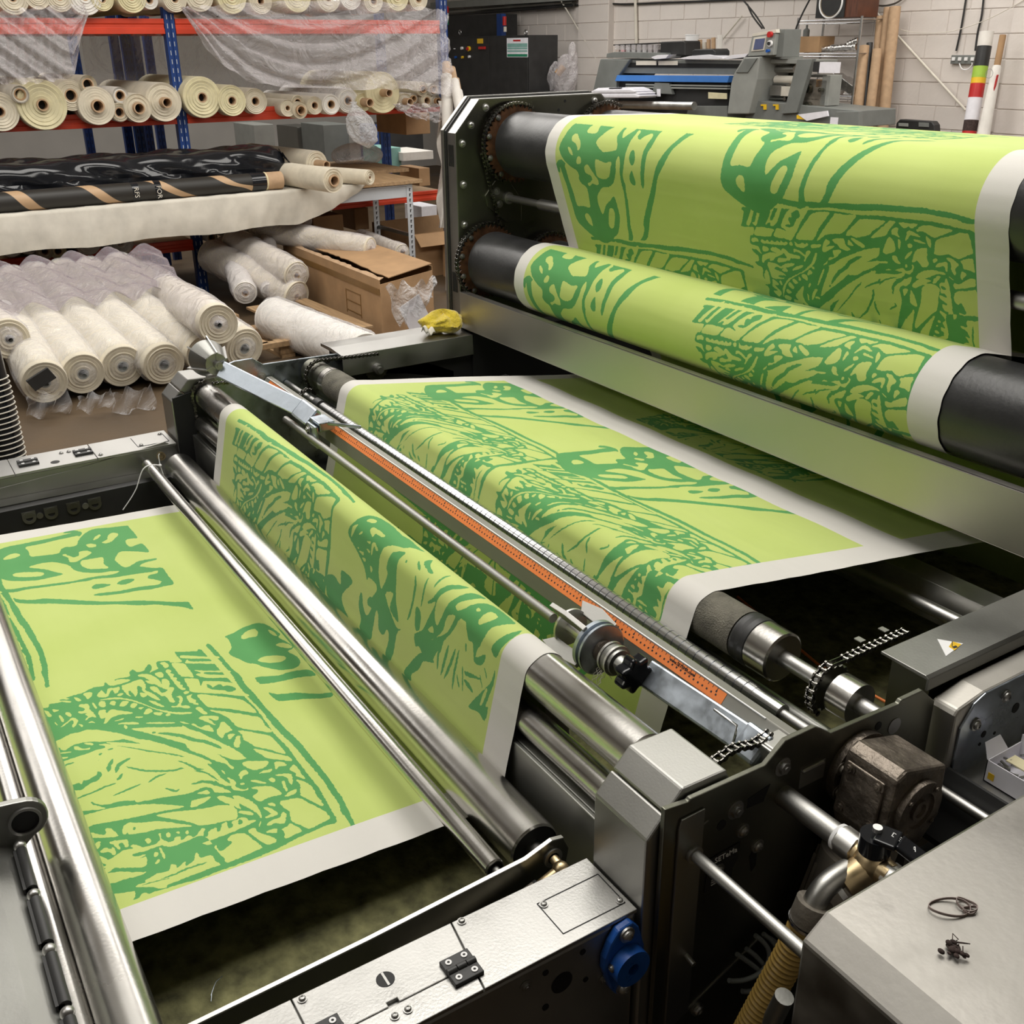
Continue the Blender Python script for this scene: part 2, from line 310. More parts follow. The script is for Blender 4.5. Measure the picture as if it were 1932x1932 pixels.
MOTIF['B'] = '''1,0:1552,2555 1561,2579 1582,2633 1572,2643 1582,2655 1650,2662 1736,2671 1872,2682 2005,2692 2099,2703 2186,2705 2279,2704 2382,2714 2474,2716 2560,2719 2629,2722 2681,2720 2759,2712 2830,2705 2832,2664 2840,2579 2855,2509 2862,2439 2863,2388 2863,2338 2863,2295 2865,2265 2862,2231 2856,2195 2855,2169 2852,2122 2854,2075 2837,2040 2815,2009 2766,1994 2752,1963 2690,1947 2638,1938 2548,1938 2433,1936 2267,1945 2084,1950 1921,1966 1800,1968 1774,1990 1721,2011 1726,2049 1706,2055 1714,2093 1697,2093 1688,2132 1685,2176 1666,2218 1674,2251 1650,2266 1683,2275 1688,2309 1680,2347 1658,2300 1645,2309 1651,2354 1622,2361 1605,2378 1633,2388 1633,2415 1618,2422 1596,2444 1628,2446 1659,2428 1651,2447 1643,2466 1613,2467 1592,2476 1603,2513 1624,2523 1635,2558 1614,2560
1,0:1557,2681 1550,2697 1591,2703 1663,2711 1765,2716 1846,2726 1918,2723 2002,2731 2073,2734 2155,2741 2221,2748 2265,2749 2347,2759 2407,2763 2490,2767 2542,2769 2600,2772 2668,2769 2723,2768 2774,2762 2838,2753 2880,2747 2906,2743 2907,2731 2883,2733 2839,2737 2791,2735 2753,2745 2689,2747 2628,2750 2569,2748 2469,2741 2372,2735 2322,2727 2212,2719 2121,2717 2035,2705 1931,2697 1812,2700 1713,2695 1617,2687
0,0:1593,2565 1588,2575 1605,2601 1640,2658 1655,2693 1668,2703 1673,2690 1642,2626 1612,2571
0,0:1640,2573 1628,2586 1644,2587 1662,2620 1696,2690 1716,2698 1718,2687 1678,2615 1655,2573
0,0:1718,2584 1721,2595 1747,2629 1776,2689 1792,2705 1799,2696 1766,2643 1750,2614 1771,2618 1811,2678 1838,2700 1849,2700 1827,2666 1798,2613 1769,2587 1748,2583 1750,2600 1737,2597
0,0:1816,2593 1834,2626 1861,2662 1886,2681 1926,2688 1938,2698 1965,2695 1994,2709 2004,2703 1978,2667 1948,2633 1896,2582 1871,2550 1842,2575 1825,2584
1,0:1842,2596 1860,2607 1878,2608 1869,2625 1871,2641 1891,2645 1893,2661 1912,2676 1936,2681 1943,2655 1918,2636 1899,2608 1873,2593
0,0:1631,2521 1645,2555 1664,2567 1763,2570 1754,2551 1736,2529 1696,2523
0,0:1764,2532 1765,2547 1784,2576 1814,2577 1867,2568 1891,2581 1942,2635 1976,2678 1878,2538 1832,2531
0,0:1898,2543 1944,2601 1998,2661 2026,2681 2073,2692 2121,2695 2085,2654 2051,2616 2007,2555 1972,2546
0,0:2024,2549 2069,2607 2134,2677 2155,2696 2212,2695 2266,2702 2229,2657 2176,2607 2126,2598 2079,2584
0,0:2198,2599 2211,2622 2238,2647 2276,2679 2297,2688 2355,2694 2415,2695 2395,2675 2354,2647 2323,2620 2288,2609 2260,2599 2227,2603
0,0:2332,2608 2350,2628 2378,2651 2418,2683 2439,2699 2466,2698 2451,2681 2428,2653 2411,2632 2376,2619
0,0:2388,2553 2403,2589 2426,2627 2450,2611 2452,2572 2415,2549
0,0:2443,2641 2445,2660 2465,2675 2478,2671 2472,2650 2481,2633 2454,2640
0,0:2502,2677 2483,2695 2508,2702 2537,2701 2575,2703 2546,2681 2531,2686 2514,2677
0,0:2476,2578 2469,2592 2471,2617 2475,2624 2486,2611 2479,2588
0,0:2509,2621 2513,2641 2531,2670 2582,2653 2570,2648 2538,2651 2524,2637
0,0:2569,2671 2569,2681 2593,2698 2631,2705 2674,2701 2723,2702 2733,2694 2699,2678 2669,2664 2643,2657 2597,2675
0,0:2522,2593 2516,2608 2536,2612 2541,2601
0,0:2498,2539 2503,2554 2532,2580 2535,2574 2515,2549
0,0:2553,2627 2552,2636 2599,2629 2604,2622 2574,2624
0,0:2627,2609 2612,2632 2610,2657 2630,2644 2631,2621
0,0:2533,2531 2542,2559 2555,2586 2574,2598 2609,2606 2610,2579 2608,2557 2615,2539 2607,2526 2581,2519 2569,2536 2557,2544 2542,2533
0,0:2455,2515 2436,2528 2436,2545 2458,2546 2463,2529 2478,2516
0,0:2497,2503 2496,2514 2508,2517 2507,2506
0,0:2395,2472 2409,2480 2440,2479 2464,2490 2485,2496 2502,2487 2525,2498 2533,2511 2528,2522 2542,2513 2530,2487 2512,2474 2480,2479 2434,2478
0,0:2645,2585 2646,2600 2653,2639 2678,2657 2731,2678 2765,2692 2794,2694 2807,2689 2815,2652 2820,2617 2797,2604 2758,2584 2733,2587 2709,2595 2681,2586
0,0:2776,2544 2773,2562 2764,2574 2779,2584 2818,2594 2821,2568 2825,2537 2802,2543
0,0:2732,2450 2726,2472 2750,2474 2772,2487 2798,2505 2820,2510 2828,2501 2824,2479 2798,2468 2767,2458
0,0:2741,2382 2724,2399 2730,2429 2749,2443 2785,2451 2825,2462 2831,2451 2835,2413 2838,2376 2838,2348 2813,2347 2785,2341 2753,2337 2746,2346 2770,2344 2779,2353 2770,2374 2757,2392
0,0:2766,2495 2760,2516 2769,2531 2786,2522 2775,2507
0,0:2734,2509 2719,2531 2719,2558 2698,2576 2716,2581 2748,2566 2754,2556 2739,2537 2740,2520
0,0:2650,2528 2649,2538 2666,2551 2694,2560 2704,2553 2701,2521 2693,2521 2687,2540
0,0:2638,2548 2636,2559 2650,2569 2658,2564 2651,2553
0,0:2551,2462 2550,2473 2567,2490 2598,2506 2636,2515 2681,2512 2692,2505 2659,2501 2624,2486 2585,2467
0,0:2632,2453 2628,2463 2649,2489 2665,2492 2664,2483 2646,2463
0,0:2532,2417 2527,2429 2540,2444 2569,2448 2608,2449 2602,2443 2567,2435
0,0:2726,2487 2705,2498 2710,2499 2730,2489
0,0:2665,2205 2688,2223 2686,2268 2683,2320 2736,2337 2718,2309 2715,2361 2711,2414 2705,2458 2698,2486 2689,2485 2685,2468 2668,2466 2659,2453 2663,2436 2664,2419 2682,2419 2691,2403 2657,2406 2664,2388 2686,2378 2688,2367 2667,2369 2675,2343 2693,2337 2689,2323 2658,2338 2653,2329 2672,2308 2678,2296 2663,2285 2675,2259 2655,2262 2654,2245 2667,2239
1,0:2674,2436 2664,2447 2682,2450 2690,2438
0,0:2441,2003 2409,2031 2409,2066 2415,2123 2438,2186 2470,2246 2506,2292 2526,2313 2516,2261 2508,2222 2503,2183 2495,2147 2486,2107 2472,2057 2472,2031 2461,2010
0,0:2525,2225 2527,2258 2545,2308 2562,2359 2574,2421 2603,2449 2633,2450 2659,2436 2651,2396 2646,2361 2636,2331 2612,2311 2585,2283 2554,2251
0,0:2557,2114 2529,2123 2516,2142 2535,2175 2555,2223 2590,2268 2628,2309 2611,2262 2592,2213 2587,2175 2572,2131 2558,2129 2568,2122
1,0:2551,2145 2546,2152 2557,2155 2561,2148
0,0:2468,1991 2481,2014 2507,2035 2534,2060 2532,2070 2509,2075 2513,2087 2537,2095 2565,2101 2552,2066 2526,2020 2511,1990
0,0:2535,2330 2510,2340 2508,2353 2510,2375 2517,2402 2533,2380 2542,2343
0,0:2480,2368 2476,2397 2496,2405 2500,2396
0,0:2534,2417 2533,2435 2571,2465 2622,2465 2593,2449 2568,2432
0,0:1956,1988 1950,2041 1932,2082 1936,2114 1936,2149 1974,2171 2052,2236 2045,2184 2013,2127 2007,2079 2026,2050 2017,2040 1997,2035 1979,2018 1986,2000
0,0:2052,2154 2056,2176 2106,2224 2175,2295 2227,2356 2263,2390 2305,2438 2340,2445 2391,2456 2449,2462 2498,2484 2476,2453 2448,2441 2445,2436 2466,2426 2489,2449 2516,2440 2499,2419 2471,2416 2457,2397 2465,2360 2462,2327 2444,2267 2426,2191 2413,2186 2397,2154 2390,2129 2391,2112 2379,2086 2358,2071 2349,2065 2364,2065 2402,2096 2404,2083 2390,2049 2366,1990 2339,1985 2326,2006 2302,2008 2285,2024 2277,2018 2274,1995 2251,1991 2267,2033 2276,2053 2255,2082 2252,2105 2227,2127 2209,2125 2204,2115 2218,2112 2233,2081 2230,2065 2247,2059 2235,2051 2236,2034 2227,2022 2243,2014 2240,1990 2176,1988 2112,1992 2095,2020 2087,2066 2084,2112 2078,2142 2080,2168 2066,2168
0,0:2021,2000 2030,2026 2041,2061 2049,2061 2038,2025
0,0:2054,1988 2058,2015 2068,2047 2078,2045 2069,2019 2083,2000
0,0:2018,2078 2022,2090 2047,2103 2053,2124 2064,2122 2059,2109 2043,2080
0,0:2016,2112 2018,2126 2037,2142 2040,2130
1,9:2131,2016 2114,2038 2116,2063
1,13:2222,2148 2189,2158 2158,2178
1,15:2237,2168 2203,2183 2191,2200 2179,2229
1,11:2280,2164 2250,2187
1,9:2316,2024 2310,2049 2304,2085 2294,2123 2292,2157
1,9:2353,2131 2348,2163 2341,2196 2336,2225
1,11:2219,2205 2245,2228 2272,2255 2308,2318 2317,2345 2316,2369 2346,2396 2386,2428 2467,2456
1,11:2340,2246 2321,2280 2320,2312
1,10:2269,2365 2304,2387 2347,2407 2363,2426
1,9:2397,2287 2416,2300 2433,2312 2426,2332
1,15:2421,2365 2425,2401 2444,2425 2489,2449
1,8:2098,2173 2096,2191
1,10:2114,2140 2107,2153
1,7:2141,2133 2143,2134
1,6:2353,2001 2355,2035
0,0:1952,2151 1950,2169 2016,2232 2078,2277 2133,2323 2184,2370 2248,2412 2292,2439 2338,2460 2336,2446 2273,2405 2219,2360 2170,2314 2086,2260 2023,2201
0,0:2047,2179 2072,2219 2109,2270 2154,2318 2204,2364 2229,2388 2229,2372 2180,2311 2125,2251 2081,2202
0,0:2008,2273 2025,2321 2053,2375 2080,2430 2075,2438 2108,2453 2150,2482 2216,2514 2297,2551 2358,2567 2374,2565 2360,2529 2309,2500 2237,2456 2173,2404 2117,2358 2058,2313
1,18:2081,2349 2100,2378 2133,2415 2179,2448 2201,2475 2247,2504 2273,2515
1,12:2066,2332 2074,2342
0,0:2175,2418 2227,2459 2314,2498 2371,2508 2336,2476 2272,2445 2228,2418
0,0:2063,2251 2074,2266 2107,2309 2184,2370 2169,2344 2119,2297
0,0:1707,2311 1698,2339 1688,2374 1698,2392 1748,2392 1771,2383 1801,2398 1819,2406 1864,2414 1858,2402 1822,2386 1773,2373 1746,2376 1732,2363 1776,2354 1800,2340 1766,2336 1748,2327 1774,2324 1793,2327 1769,2316
0,0:1729,2218 1708,2231 1701,2242 1732,2248 1699,2265 1704,2286 1707,2305 1741,2290 1741,2277 1716,2277 1727,2265 1753,2249 1747,2226
0,0:1692,2176 1691,2194 1702,2207 1725,2199 1736,2181 1714,2179
0,0:1703,2140 1710,2152 1736,2163 1734,2147
0,0:1761,2282 1749,2298 1760,2306 1769,2290
0,0:1781,2362 1787,2372 1808,2380 1818,2368 1807,2359
0,0:1763,2219 1764,2247 1772,2277 1810,2322 1857,2351 1905,2377 1938,2400 1979,2440 2006,2487 2016,2484 1995,2439 1949,2397 1881,2358 1830,2326 1790,2285
0,0:1772,2217 1779,2234 1815,2228 1805,2210
0,0:1805,2246 1788,2257 1798,2269 1823,2259
0,0:1832,2275 1807,2291 1820,2310 1844,2291
0,0:1852,2307 1837,2321 1851,2334 1874,2315
0,0:1879,2330 1884,2351 1895,2335
0,0:1836,2199 1832,2222 1859,2223 1843,2242 1864,2268 1900,2303 1907,2298 1893,2261 1901,2229 1924,2208 1919,2199 1886,2214 1887,2198
0,0:1932,2337 1904,2352 1909,2367 1933,2368 1939,2349
0,0:1940,2368 1955,2396 1973,2388 1967,2377
0,0:1979,2403 1973,2416 1987,2418 1990,2407
0,0:1849,2374 1867,2394 1915,2413 1921,2411 1901,2394
0,0:1758,2403 1770,2426 1820,2432 1811,2454 1794,2462 1799,2477 1817,2479 1849,2460 1906,2457 1901,2442 1850,2437 1844,2426 1819,2419 1792,2407
0,0:1929,2438 1937,2458 1893,2477 1875,2469 1878,2488 1911,2485 1943,2469 1952,2486 1971,2495 1978,2485 1957,2465 1939,2438
0,0:1660,2383 1654,2393 1667,2423 1720,2446 1772,2448 1803,2460 1801,2450 1748,2425 1691,2407 1674,2394
0,0:1707,2402 1723,2425 1741,2430 1745,2419 1726,2404
0,0:1672,2445 1675,2471 1704,2470 1714,2461 1699,2448
0,0:1726,2457 1736,2475 1772,2475 1805,2456 1772,2448
0,0:1609,2482 1604,2497 1627,2508 1648,2504 1652,2491 1636,2488
0,0:1676,2486 1667,2497 1680,2507 1698,2499 1711,2509 1728,2500 1741,2510 1760,2505 1779,2513 1793,2506 1802,2516 1820,2510 1833,2519 1842,2511 1828,2499 1797,2494 1752,2490 1714,2488
0,0:1858,2502 1852,2515 1866,2523 1874,2506
0,0:1894,2503 1888,2518 1887,2528 1907,2516 1934,2527 1952,2522 1962,2529 1972,2523 1951,2509 1934,2501
0,0:1988,2510 1987,2525 2017,2532 2046,2536 2038,2522 2014,2513
0,0:1759,2150 1771,2177 1806,2176 1836,2182 1870,2185 1862,2176 1859,2165 1870,2150 1864,2145 1850,2160 1832,2152 1827,2165 1821,2142 1803,2135 1807,2154 1791,2160 1778,2148
0,0:1893,2152 1885,2165 1906,2176 1896,2163
0,0:1771,2191 1771,2196 1810,2201 1810,2193
0,0:1738,2029 1751,2041 1785,2049 1788,2038
0,0:1747,2057 1762,2078 1769,2062
0,0:1755,2014 1764,2018 1785,2020 1803,2030 1814,2015 1788,2014
0,0:1788,2096 1799,2110 1824,2107 1810,2095
0,0:1800,2070 1800,2077 1832,2082 1843,2073
0,0:1874,2060 1849,2089 1833,2107 1841,2120 1864,2123 1895,2104 1886,2099 1860,2110 1849,2101 1868,2079
0,0:1816,1990 1813,2001 1828,2012 1829,1998
0,0:1874,2006 1858,2016 1868,2022 1884,2012
0,0:1826,2049 1849,2056 1856,2052
0,0:1882,2121 1898,2133 1906,2125
0,0:1973,2256 1972,2264 1992,2267 1999,2257
0,0:1952,2241 1950,2260 1973,2300 1991,2304 1978,2281
0,0:1997,2327 2000,2343 2038,2411 2047,2411 2018,2354
0,0:1923,2239 1922,2267 1929,2268 1930,2240
0,0:1935,2307 1947,2329 1954,2324 1944,2308
0,0:2044,2434 2059,2449 2076,2463 2067,2446
0,0:1689,2098 1690,2113 1704,2126 1705,2116
0,0:1699,2091 1720,2123 1730,2124 1715,2099
0,0:1651,2308 1669,2346 1680,2347 1675,2312 1679,2285
0,0:2059,2501 2052,2520 2077,2564 2096,2561 2100,2549 2075,2530 2126,2541 2101,2522
0,0:2120,2560 2123,2573 2176,2583 2186,2578 2190,2555 2215,2536 2185,2529 2156,2535 2144,2549
0,0:2203,2560 2210,2583 2234,2557
0,0:2228,2582 2235,2594 2295,2570 2278,2556
0,0:2083,2465 2087,2479 2116,2488 2111,2515 2144,2525 2161,2520 2132,2492
0,0:2322,2485 2326,2497 2382,2511 2410,2514 2402,2505 2356,2497
0,0:2315,2452 2319,2457 2330,2456
0,0:2253,2378 2268,2405 2312,2440 2355,2443 2436,2461 2485,2468 2479,2457 2413,2441 2368,2423 2359,2429 2345,2414 2299,2396 2268,2373
0,0:2310,2362 2357,2404 2279,2370
0,0:2330,2356 2334,2373 2375,2405 2426,2433 2444,2435 2427,2420 2414,2396 2420,2382 2416,2365 2432,2363 2444,2394 2467,2430 2500,2453 2528,2464 2507,2426 2479,2417 2461,2404 2455,2375 2455,2320
0,0:2532,1990 2536,1998 2550,1998 2550,1990
0,0:2548,2011 2549,2020 2566,2023 2566,2014
0,0:2572,2028 2559,2041 2565,2048 2587,2040 2590,2029
0,0:2579,2069 2583,2095 2594,2118 2626,2116 2623,2106 2601,2104 2604,2093 2626,2092 2624,2085 2601,2080
0,0:2607,2036 2600,2055 2614,2067 2603,2075 2639,2077 2645,2068 2625,2060 2616,2042
0,0:2622,2165 2618,2176 2634,2182 2643,2170
0,0:2615,2207 2617,2215 2640,2211 2665,2223 2670,2216 2668,2188 2670,2154 2666,2116 2681,2125 2686,2150 2733,2140 2729,2116 2708,2076 2700,2058 2709,2041 2715,2015 2703,2008 2696,2017 2689,2035 2681,2027 2668,1991 2635,1993 2644,2008 2667,2011 2678,2038 2661,2032 2638,2022 2611,2012 2624,2030 2647,2045 2656,2053 2647,2075 2636,2098 2642,2127 2629,2120 2625,2134 2646,2147 2653,2166 2652,2192 2637,2207
1,4:2694,2130 2687,2175 2678,2214
0,0:2626,2227 2622,2237 2637,2239 2645,2228
0,0:2633,2256 2632,2267 2642,2264
0,0:2644,2279 2640,2289 2653,2291 2655,2282
0,0:2694,2171 2688,2180 2703,2184 2710,2173
0,0:2734,2165 2722,2179 2734,2180 2740,2169
0,0:2675,2193 2683,2200 2722,2198 2724,2192
0,0:2724,2008 2712,2030 2721,2068 2748,2111 2760,2136 2764,2107 2759,2069 2762,2039 2751,2012
0,0:2792,2125 2781,2158 2787,2190 2761,2204 2772,2217 2786,2218 2768,2244 2790,2240 2779,2267 2752,2280 2752,2288 2778,2288 2781,2319 2815,2322 2837,2329 2838,2301 2840,2223 2843,2172 2852,2167 2843,2147 2825,2126 2805,2092 2798,2109 2810,2143 2801,2123
1,8:2807,2164 2809,2206 2803,2234 2805,2270 2807,2300
1,4:2806,2107 2810,2143 2817,2191
0,0:2856,2089 2842,2100 2840,2110 2853,2119 2861,2154 2861,2217 2862,2117
0,0:2738,1976 2770,2003 2792,1999 2800,2020 2818,2079 2825,2085 2854,2073 2842,2025 2815,1998 2770,1974
1,4:2758,2010 2761,2044 2781,2093
1,8:2774,2003 2779,2025 2786,2062
1,3:2790,2003 2800,2019'''
MOTIF['C'] = '''1,0:1693,3603 1684,3630 1703,3663 1721,3697 1742,3732 1778,3756 1818,3768 1883,3773 1975,3762 2023,3773 2097,3769 2157,3767 2110,3742 2084,3716 2034,3700 1992,3673 1986,3648 1977,3620 1984,3579 1995,3545 2031,3511 2059,3586 2043,3604 2051,3655 2062,3681 2118,3707 2117,3668 2122,3636 2136,3576 2156,3513 2196,3449 2162,3448 2115,3470 2125,3533 2065,3502 2180,3423 2222,3428 2198,3397 2195,3313 2177,3274 2136,3278 2144,3347 2123,3381 2095,3343 2051,3352 2036,3400 2012,3409 2008,3322 2000,3277 1904,3272 1899,3322 1866,3358 1860,3411 1878,3424 1905,3375 1943,3357 1972,3401 1940,3401 1932,3428 1990,3479 1980,3509 1916,3511 1900,3494 1867,3531 1788,3569
0,0:1715,3606 1713,3651 1745,3674 1733,3638
0,0:1771,3706 1773,3727 1809,3736 1815,3717
0,0:1838,3686 1840,3704 1894,3709 1941,3707 1931,3694 1885,3690 1881,3671
0,0:1777,3640 1795,3665 1800,3654
0,0:1909,3602 1898,3647 1915,3659 1956,3646 1941,3635 1920,3646
0,0:1853,3640 1878,3652 1884,3642
0,0:1797,3578 1838,3589 1842,3575
0,0:1858,3612 1894,3616 1887,3604
0,0:1835,3563 1865,3570 1865,3555
0,0:1912,3559 1935,3554 1925,3535
0,0:1908,3503 1980,3509 1985,3476 1959,3443 1935,3450
0,0:1783,3587 1792,3593 1795,3584
1,0:1400,3293 1406,3317 1439,3337 1505,3332 1541,3277 1470,3279 1441,3288
1,0:1541,3358 1588,3386 1624,3388 1663,3378 1679,3385 1668,3438 1736,3446 1779,3438 1769,3413 1708,3350 1721,3308 1791,3271 1673,3270 1565,3282
1,14:2257,3665 2277,3637 2277,3567 2268,3507 2257,3483
1,11:2330,3690 2341,3646 2339,3572
1,12:2213,3712 2261,3688
1,0:2237,3722 2239,3758 2277,3728 2327,3714 2320,3703 2285,3708
1,10:2389,3672 2386,3710 2387,3754
1,11:2156,3686 2165,3680
1,0:2306,3561 2334,3560 2351,3535 2350,3484 2323,3480 2308,3529
1,0:2326,3458 2373,3495 2399,3553 2429,3621 2426,3633 2390,3608 2380,3613 2412,3645 2425,3685 2446,3720 2498,3766 2497,3734 2467,3702 2444,3660 2437,3598 2467,3557 2506,3656 2526,3701 2549,3760 2595,3781 2583,3730 2558,3697 2549,3671 2583,3669 2613,3722 2647,3766 2711,3779 2797,3770 2788,3729 2764,3692 2760,3653 2731,3566 2787,3603 2779,3560 2730,3548 2704,3604 2673,3602 2644,3641 2602,3647 2574,3590 2528,3528 2490,3459 2475,3424 2448,3429 2398,3418 2368,3427 2343,3419
0,0:2411,3515 2437,3543 2449,3521
0,0:2522,3621 2571,3644 2555,3599 2527,3554 2437,3488 2466,3507 2509,3559
0,0:2641,3707 2641,3717 2658,3716 2658,3706
0,0:2705,3712 2707,3721 2724,3712
0,0:2690,3691 2694,3738 2740,3737 2728,3697 2704,3674
0,0:2602,3647 2639,3651 2644,3619 2614,3614
1,12:2433,3475 2444,3469
1,0:2293,3280 2317,3325 2356,3378 2398,3418 2456,3429 2485,3420 2416,3390 2394,3346 2351,3305 2351,3276
1,14:2522,3520 2505,3467 2515,3408
1,15:2561,3526 2554,3473 2544,3399
1,15:2608,3535 2594,3475 2569,3399
1,13:2630,3542 2624,3459 2630,3390
1,9:2663,3585 2673,3555
1,0:2686,3491 2751,3507 2794,3512 2754,3496 2698,3479
1,8:2642,3455 2670,3416
1,8:2666,3503 2694,3416
1,0:2688,3461 2726,3463 2756,3444 2716,3445
1,6:2775,3524 2803,3486
1,6:2794,3559 2819,3529
1,0:2744,3385 2806,3475 2846,3535 2853,3581 2861,3534 2840,3442 2855,3441 2850,3387 2809,3398
0,0:2807,3428 2814,3475 2828,3500 2833,3485 2819,3435
1,0:2813,3636 2825,3677 2848,3737 2850,3763 2870,3723 2862,3669 2847,3620'''

# ================================================================ the cloth: its path through the rollers
CIRC = [((-.9, -1.04), 0, 1), ((.661, -1.084), .0425, 1), ((.7837, -.9101), .0394, -1), ((.90, -1.50), .03, 1), ((1.1355, -.9097), .0449, -1),
        ((2.2, -.975), .042, 1), ((1.79, -.647), .1035, -1), ((2.04, -.70), .10, -1), ((1.90, -.285), .101, -1), ((2.26, -.293), .101, -1), ((2.45, -1.3), .05, 1), ((3.2, -1.35), 0, 1)]
def cloth_path(C, step=.006):
    T = []
    for (c1, r1, o1), (c2, r2, o2) in zip(C, C[1:]):
        D = np.subtract(c2, c1); k = o1 * r1 - o2 * r2; L = np.hypot(*D); a = np.arctan2(D[1], D[0])
        al = a - np.arccos(np.clip(k / L, -1, 1)); n = np.array([np.cos(al), np.sin(al)])
        if np.array([-n[1], n[0]]) @ D < 0: al = a + np.arccos(k / L); n = np.array([np.cos(al), np.sin(al)])
        T.append((np.array(c1) + o1 * r1 * n, np.array(c2) + o2 * r2 * n))
    pts = [T[0][0]]
    for i, (p, q) in enumerate(T):
        m = max(1, int(np.hypot(*(q - p)) / .03))
        for j in range(1, m + 1): pts.append(p + (q - p) * j / m)
        if i < len(T) - 1:
            c, r, o = C[i + 1]; c = np.array(c); a0 = np.arctan2(*(q - c)[::-1]); a1 = np.arctan2(*(T[i + 1][0] - c)[::-1])
            if o > 0:
                while a1 < a0 - 1e-9: a1 += 2 * np.pi
            else:
                while a1 > a0 + 1e-9: a1 -= 2 * np.pi
            m = max(1, int(abs(a1 - a0) * r / step))
            for j in range(1, m + 1):
                t = a0 + (a1 - a0) * j / m; pts.append(c + r * np.array([np.cos(t), np.sin(t)]))
    pts = np.array(pts); return pts, np.r_[0, np.cumsum(np.hypot(*np.diff(pts, axis=0).T))]
CP, CS = cloth_path(CIRC); CLX0, CLX1 = -2.663, -1.155

# ---- raster of the woodcut print (ink mask), painted from the outlines above
def smooth(p, k=3):
    n = len(p); o = []
    for i in range(n):
        p0, p1, p2, p3 = p[i - 1], p[i], p[(i + 1) % n], p[(i + 2) % n]
        for j in range(k):
            t = j / k; o.append(.5 * (2 * p1 + (p2 - p0) * t + (2 * p0 - 5 * p1 + 4 * p2 - p3) * t * t + (3 * p1 - p0 - 3 * p2 + p3) * t ** 3))
    return np.array(o)
def fill(img, pts, val):
    H, W = img.shape; x0 = max(0, int(pts[:, 0].min()) - 1); x1 = min(W, int(pts[:, 0].max()) + 2); y0 = max(0, int(pts[:, 1].min()) - 1); y1 = min(H, int(pts[:, 1].max()) + 2)
    if x1 <= x0 or y1 <= y0: return
    xs = np.arange(x0, x1); q = np.roll(pts, -1, 0)
    for y in range(y0, y1):
        yy = y + .5; m = (pts[:, 1] <= yy) != (q[:, 1] <= yy)
        if not m.any(): continue
        c = np.sort(pts[m, 0] + (yy - pts[m, 1]) * (q[m, 0] - pts[m, 0]) / (q[m, 1] - pts[m, 1]))
        for a, b in zip(c[::2], c[1::2]):
            a, b = max(0, int(round(a))), min(W, int(round(b)))
            if b > a: img[y, a:b] = val
def strokepoly(p, w):
    e = np.gradient(p, axis=0); n = np.c_[-e[:, 1], e[:, 0]]; n /= np.maximum(1e-6, np.hypot(*n.T))[:, None]
    t = np.linspace(-1, 1, len(p)); ww = w * .5 * (1 - .75 * np.abs(t) ** 4)[:, None]
    return np.r_[p + n * ww, (p - n * ww)[::-1]]
def raster(txt, sel=None):
    ops = []
    for ln in txt.split('\n'):
        h, b = ln.split(':'); v, w_ = map(int, h.split(',')); p = np.array([tuple(map(float, q.split(','))) for q in b.split()])
        if sel and not sel(p): continue
        ops.append((v, w_, p))
    al = np.concatenate([p for _, _, p in ops]); o = np.floor(al.min(0)).astype(int) - 20; sz = np.ceil(al.max(0)).astype(int) + 20 - o
    img = np.full((sz[1], sz[0]), 0, np.uint8)
    for v, w_, p in ops:
        p = p - o
        if w_:
            k = len(p); t = np.linspace(0, k - 1, k * 4); p = np.c_[np.interp(t, range(k), p[:, 0]), np.interp(t, range(k), p[:, 1])]; p = strokepoly(p, w_)
        else: p = smooth(p, 3)
        fill(img, p, v)
    return img, o
MA_all = raster(MOTIF['A']); MA = raster(MOTIF['A'], lambda p: p[:, 0].mean() < 1500); MB_ = raster(MOTIF['B']); MC = raster(MOTIF['C'])
S0, S1 = 0.55, 7.35; SW, SH = int((CLX1 - CLX0) * 1000), int((S1 - S0) * 1000)
ink = np.zeros((SH * 2, SW * 2), np.uint8)
def paste(mo, du, dv, vmin=0, vmax=9):
    img, o = mo; ox = int(round(o[0] + du * 2000)); oy = int(round(o[1] + (dv - S0) * 2000)); h, w_ = img.shape
    a, b = max(0, int((vmin - S0) * 2000)), min(ink.shape[0], int((vmax - S0) * 2000))
    y0, y1 = max(oy, a), min(oy + h, b); x0, x1 = max(ox, 100), min(ox + w_, ink.shape[1] - 130)
    if y1 > y0 and x1 > x0: ink[y0:y1, x0:x1] |= img[y0 - oy:y1 - oy, x0 - ox:x1 - ox]
paste(MA_all, 0, 0); paste(MB_, 0, 0); paste(MB_, -.665, -.333)                                    # first table run
paste(MB_, -.66, .50, 1.60, 2.1); paste(MC, 0, 0, 1.5, 2.1)                                       # over the front roller
paste(MA, .15, 1.65, 2.6, 3.12); paste(MB_, -.25, 1.95, 2.6, 3.10); paste(MA, .72, 1.70, 2.6, 3.12) # hanging behind the scale bar
paste(MA, 0, 2.44, 3.0, 3.785); paste(MA, .665, 2.44, 3.0, 3.785); paste(MB_, .03, 2.11, 3.0); paste(MB_, -.63, 2.12, 3.0) # over the grey roller
paste(MB_, -.35, 2.93, 3.93, 4.5); paste(MA, .5, 3.3, 3.93)
paste(MA, 0, 3.905, 4.8, 5.253); paste(MB_, .02, 3.875, 4.7, 5.3); paste(MA, .72, 4.12, 5.24, 5.6)   # lower black roller
paste(MA, 0, 5.192, 5.9, 6.545); paste(MB_, .02, 5.05, 5.8, 6.47); paste(MB_, -.64, 4.855, 5.8); paste(MA, .665, 5.367, 5.9, 6.66) # top front roller
paste(MB_, -.25, 5.55, 6.7); paste(MA, .45, 5.6, 6.7)
ink = ink.reshape(SH, 2, SW, 2).mean((1, 3)).astype(np.float32)
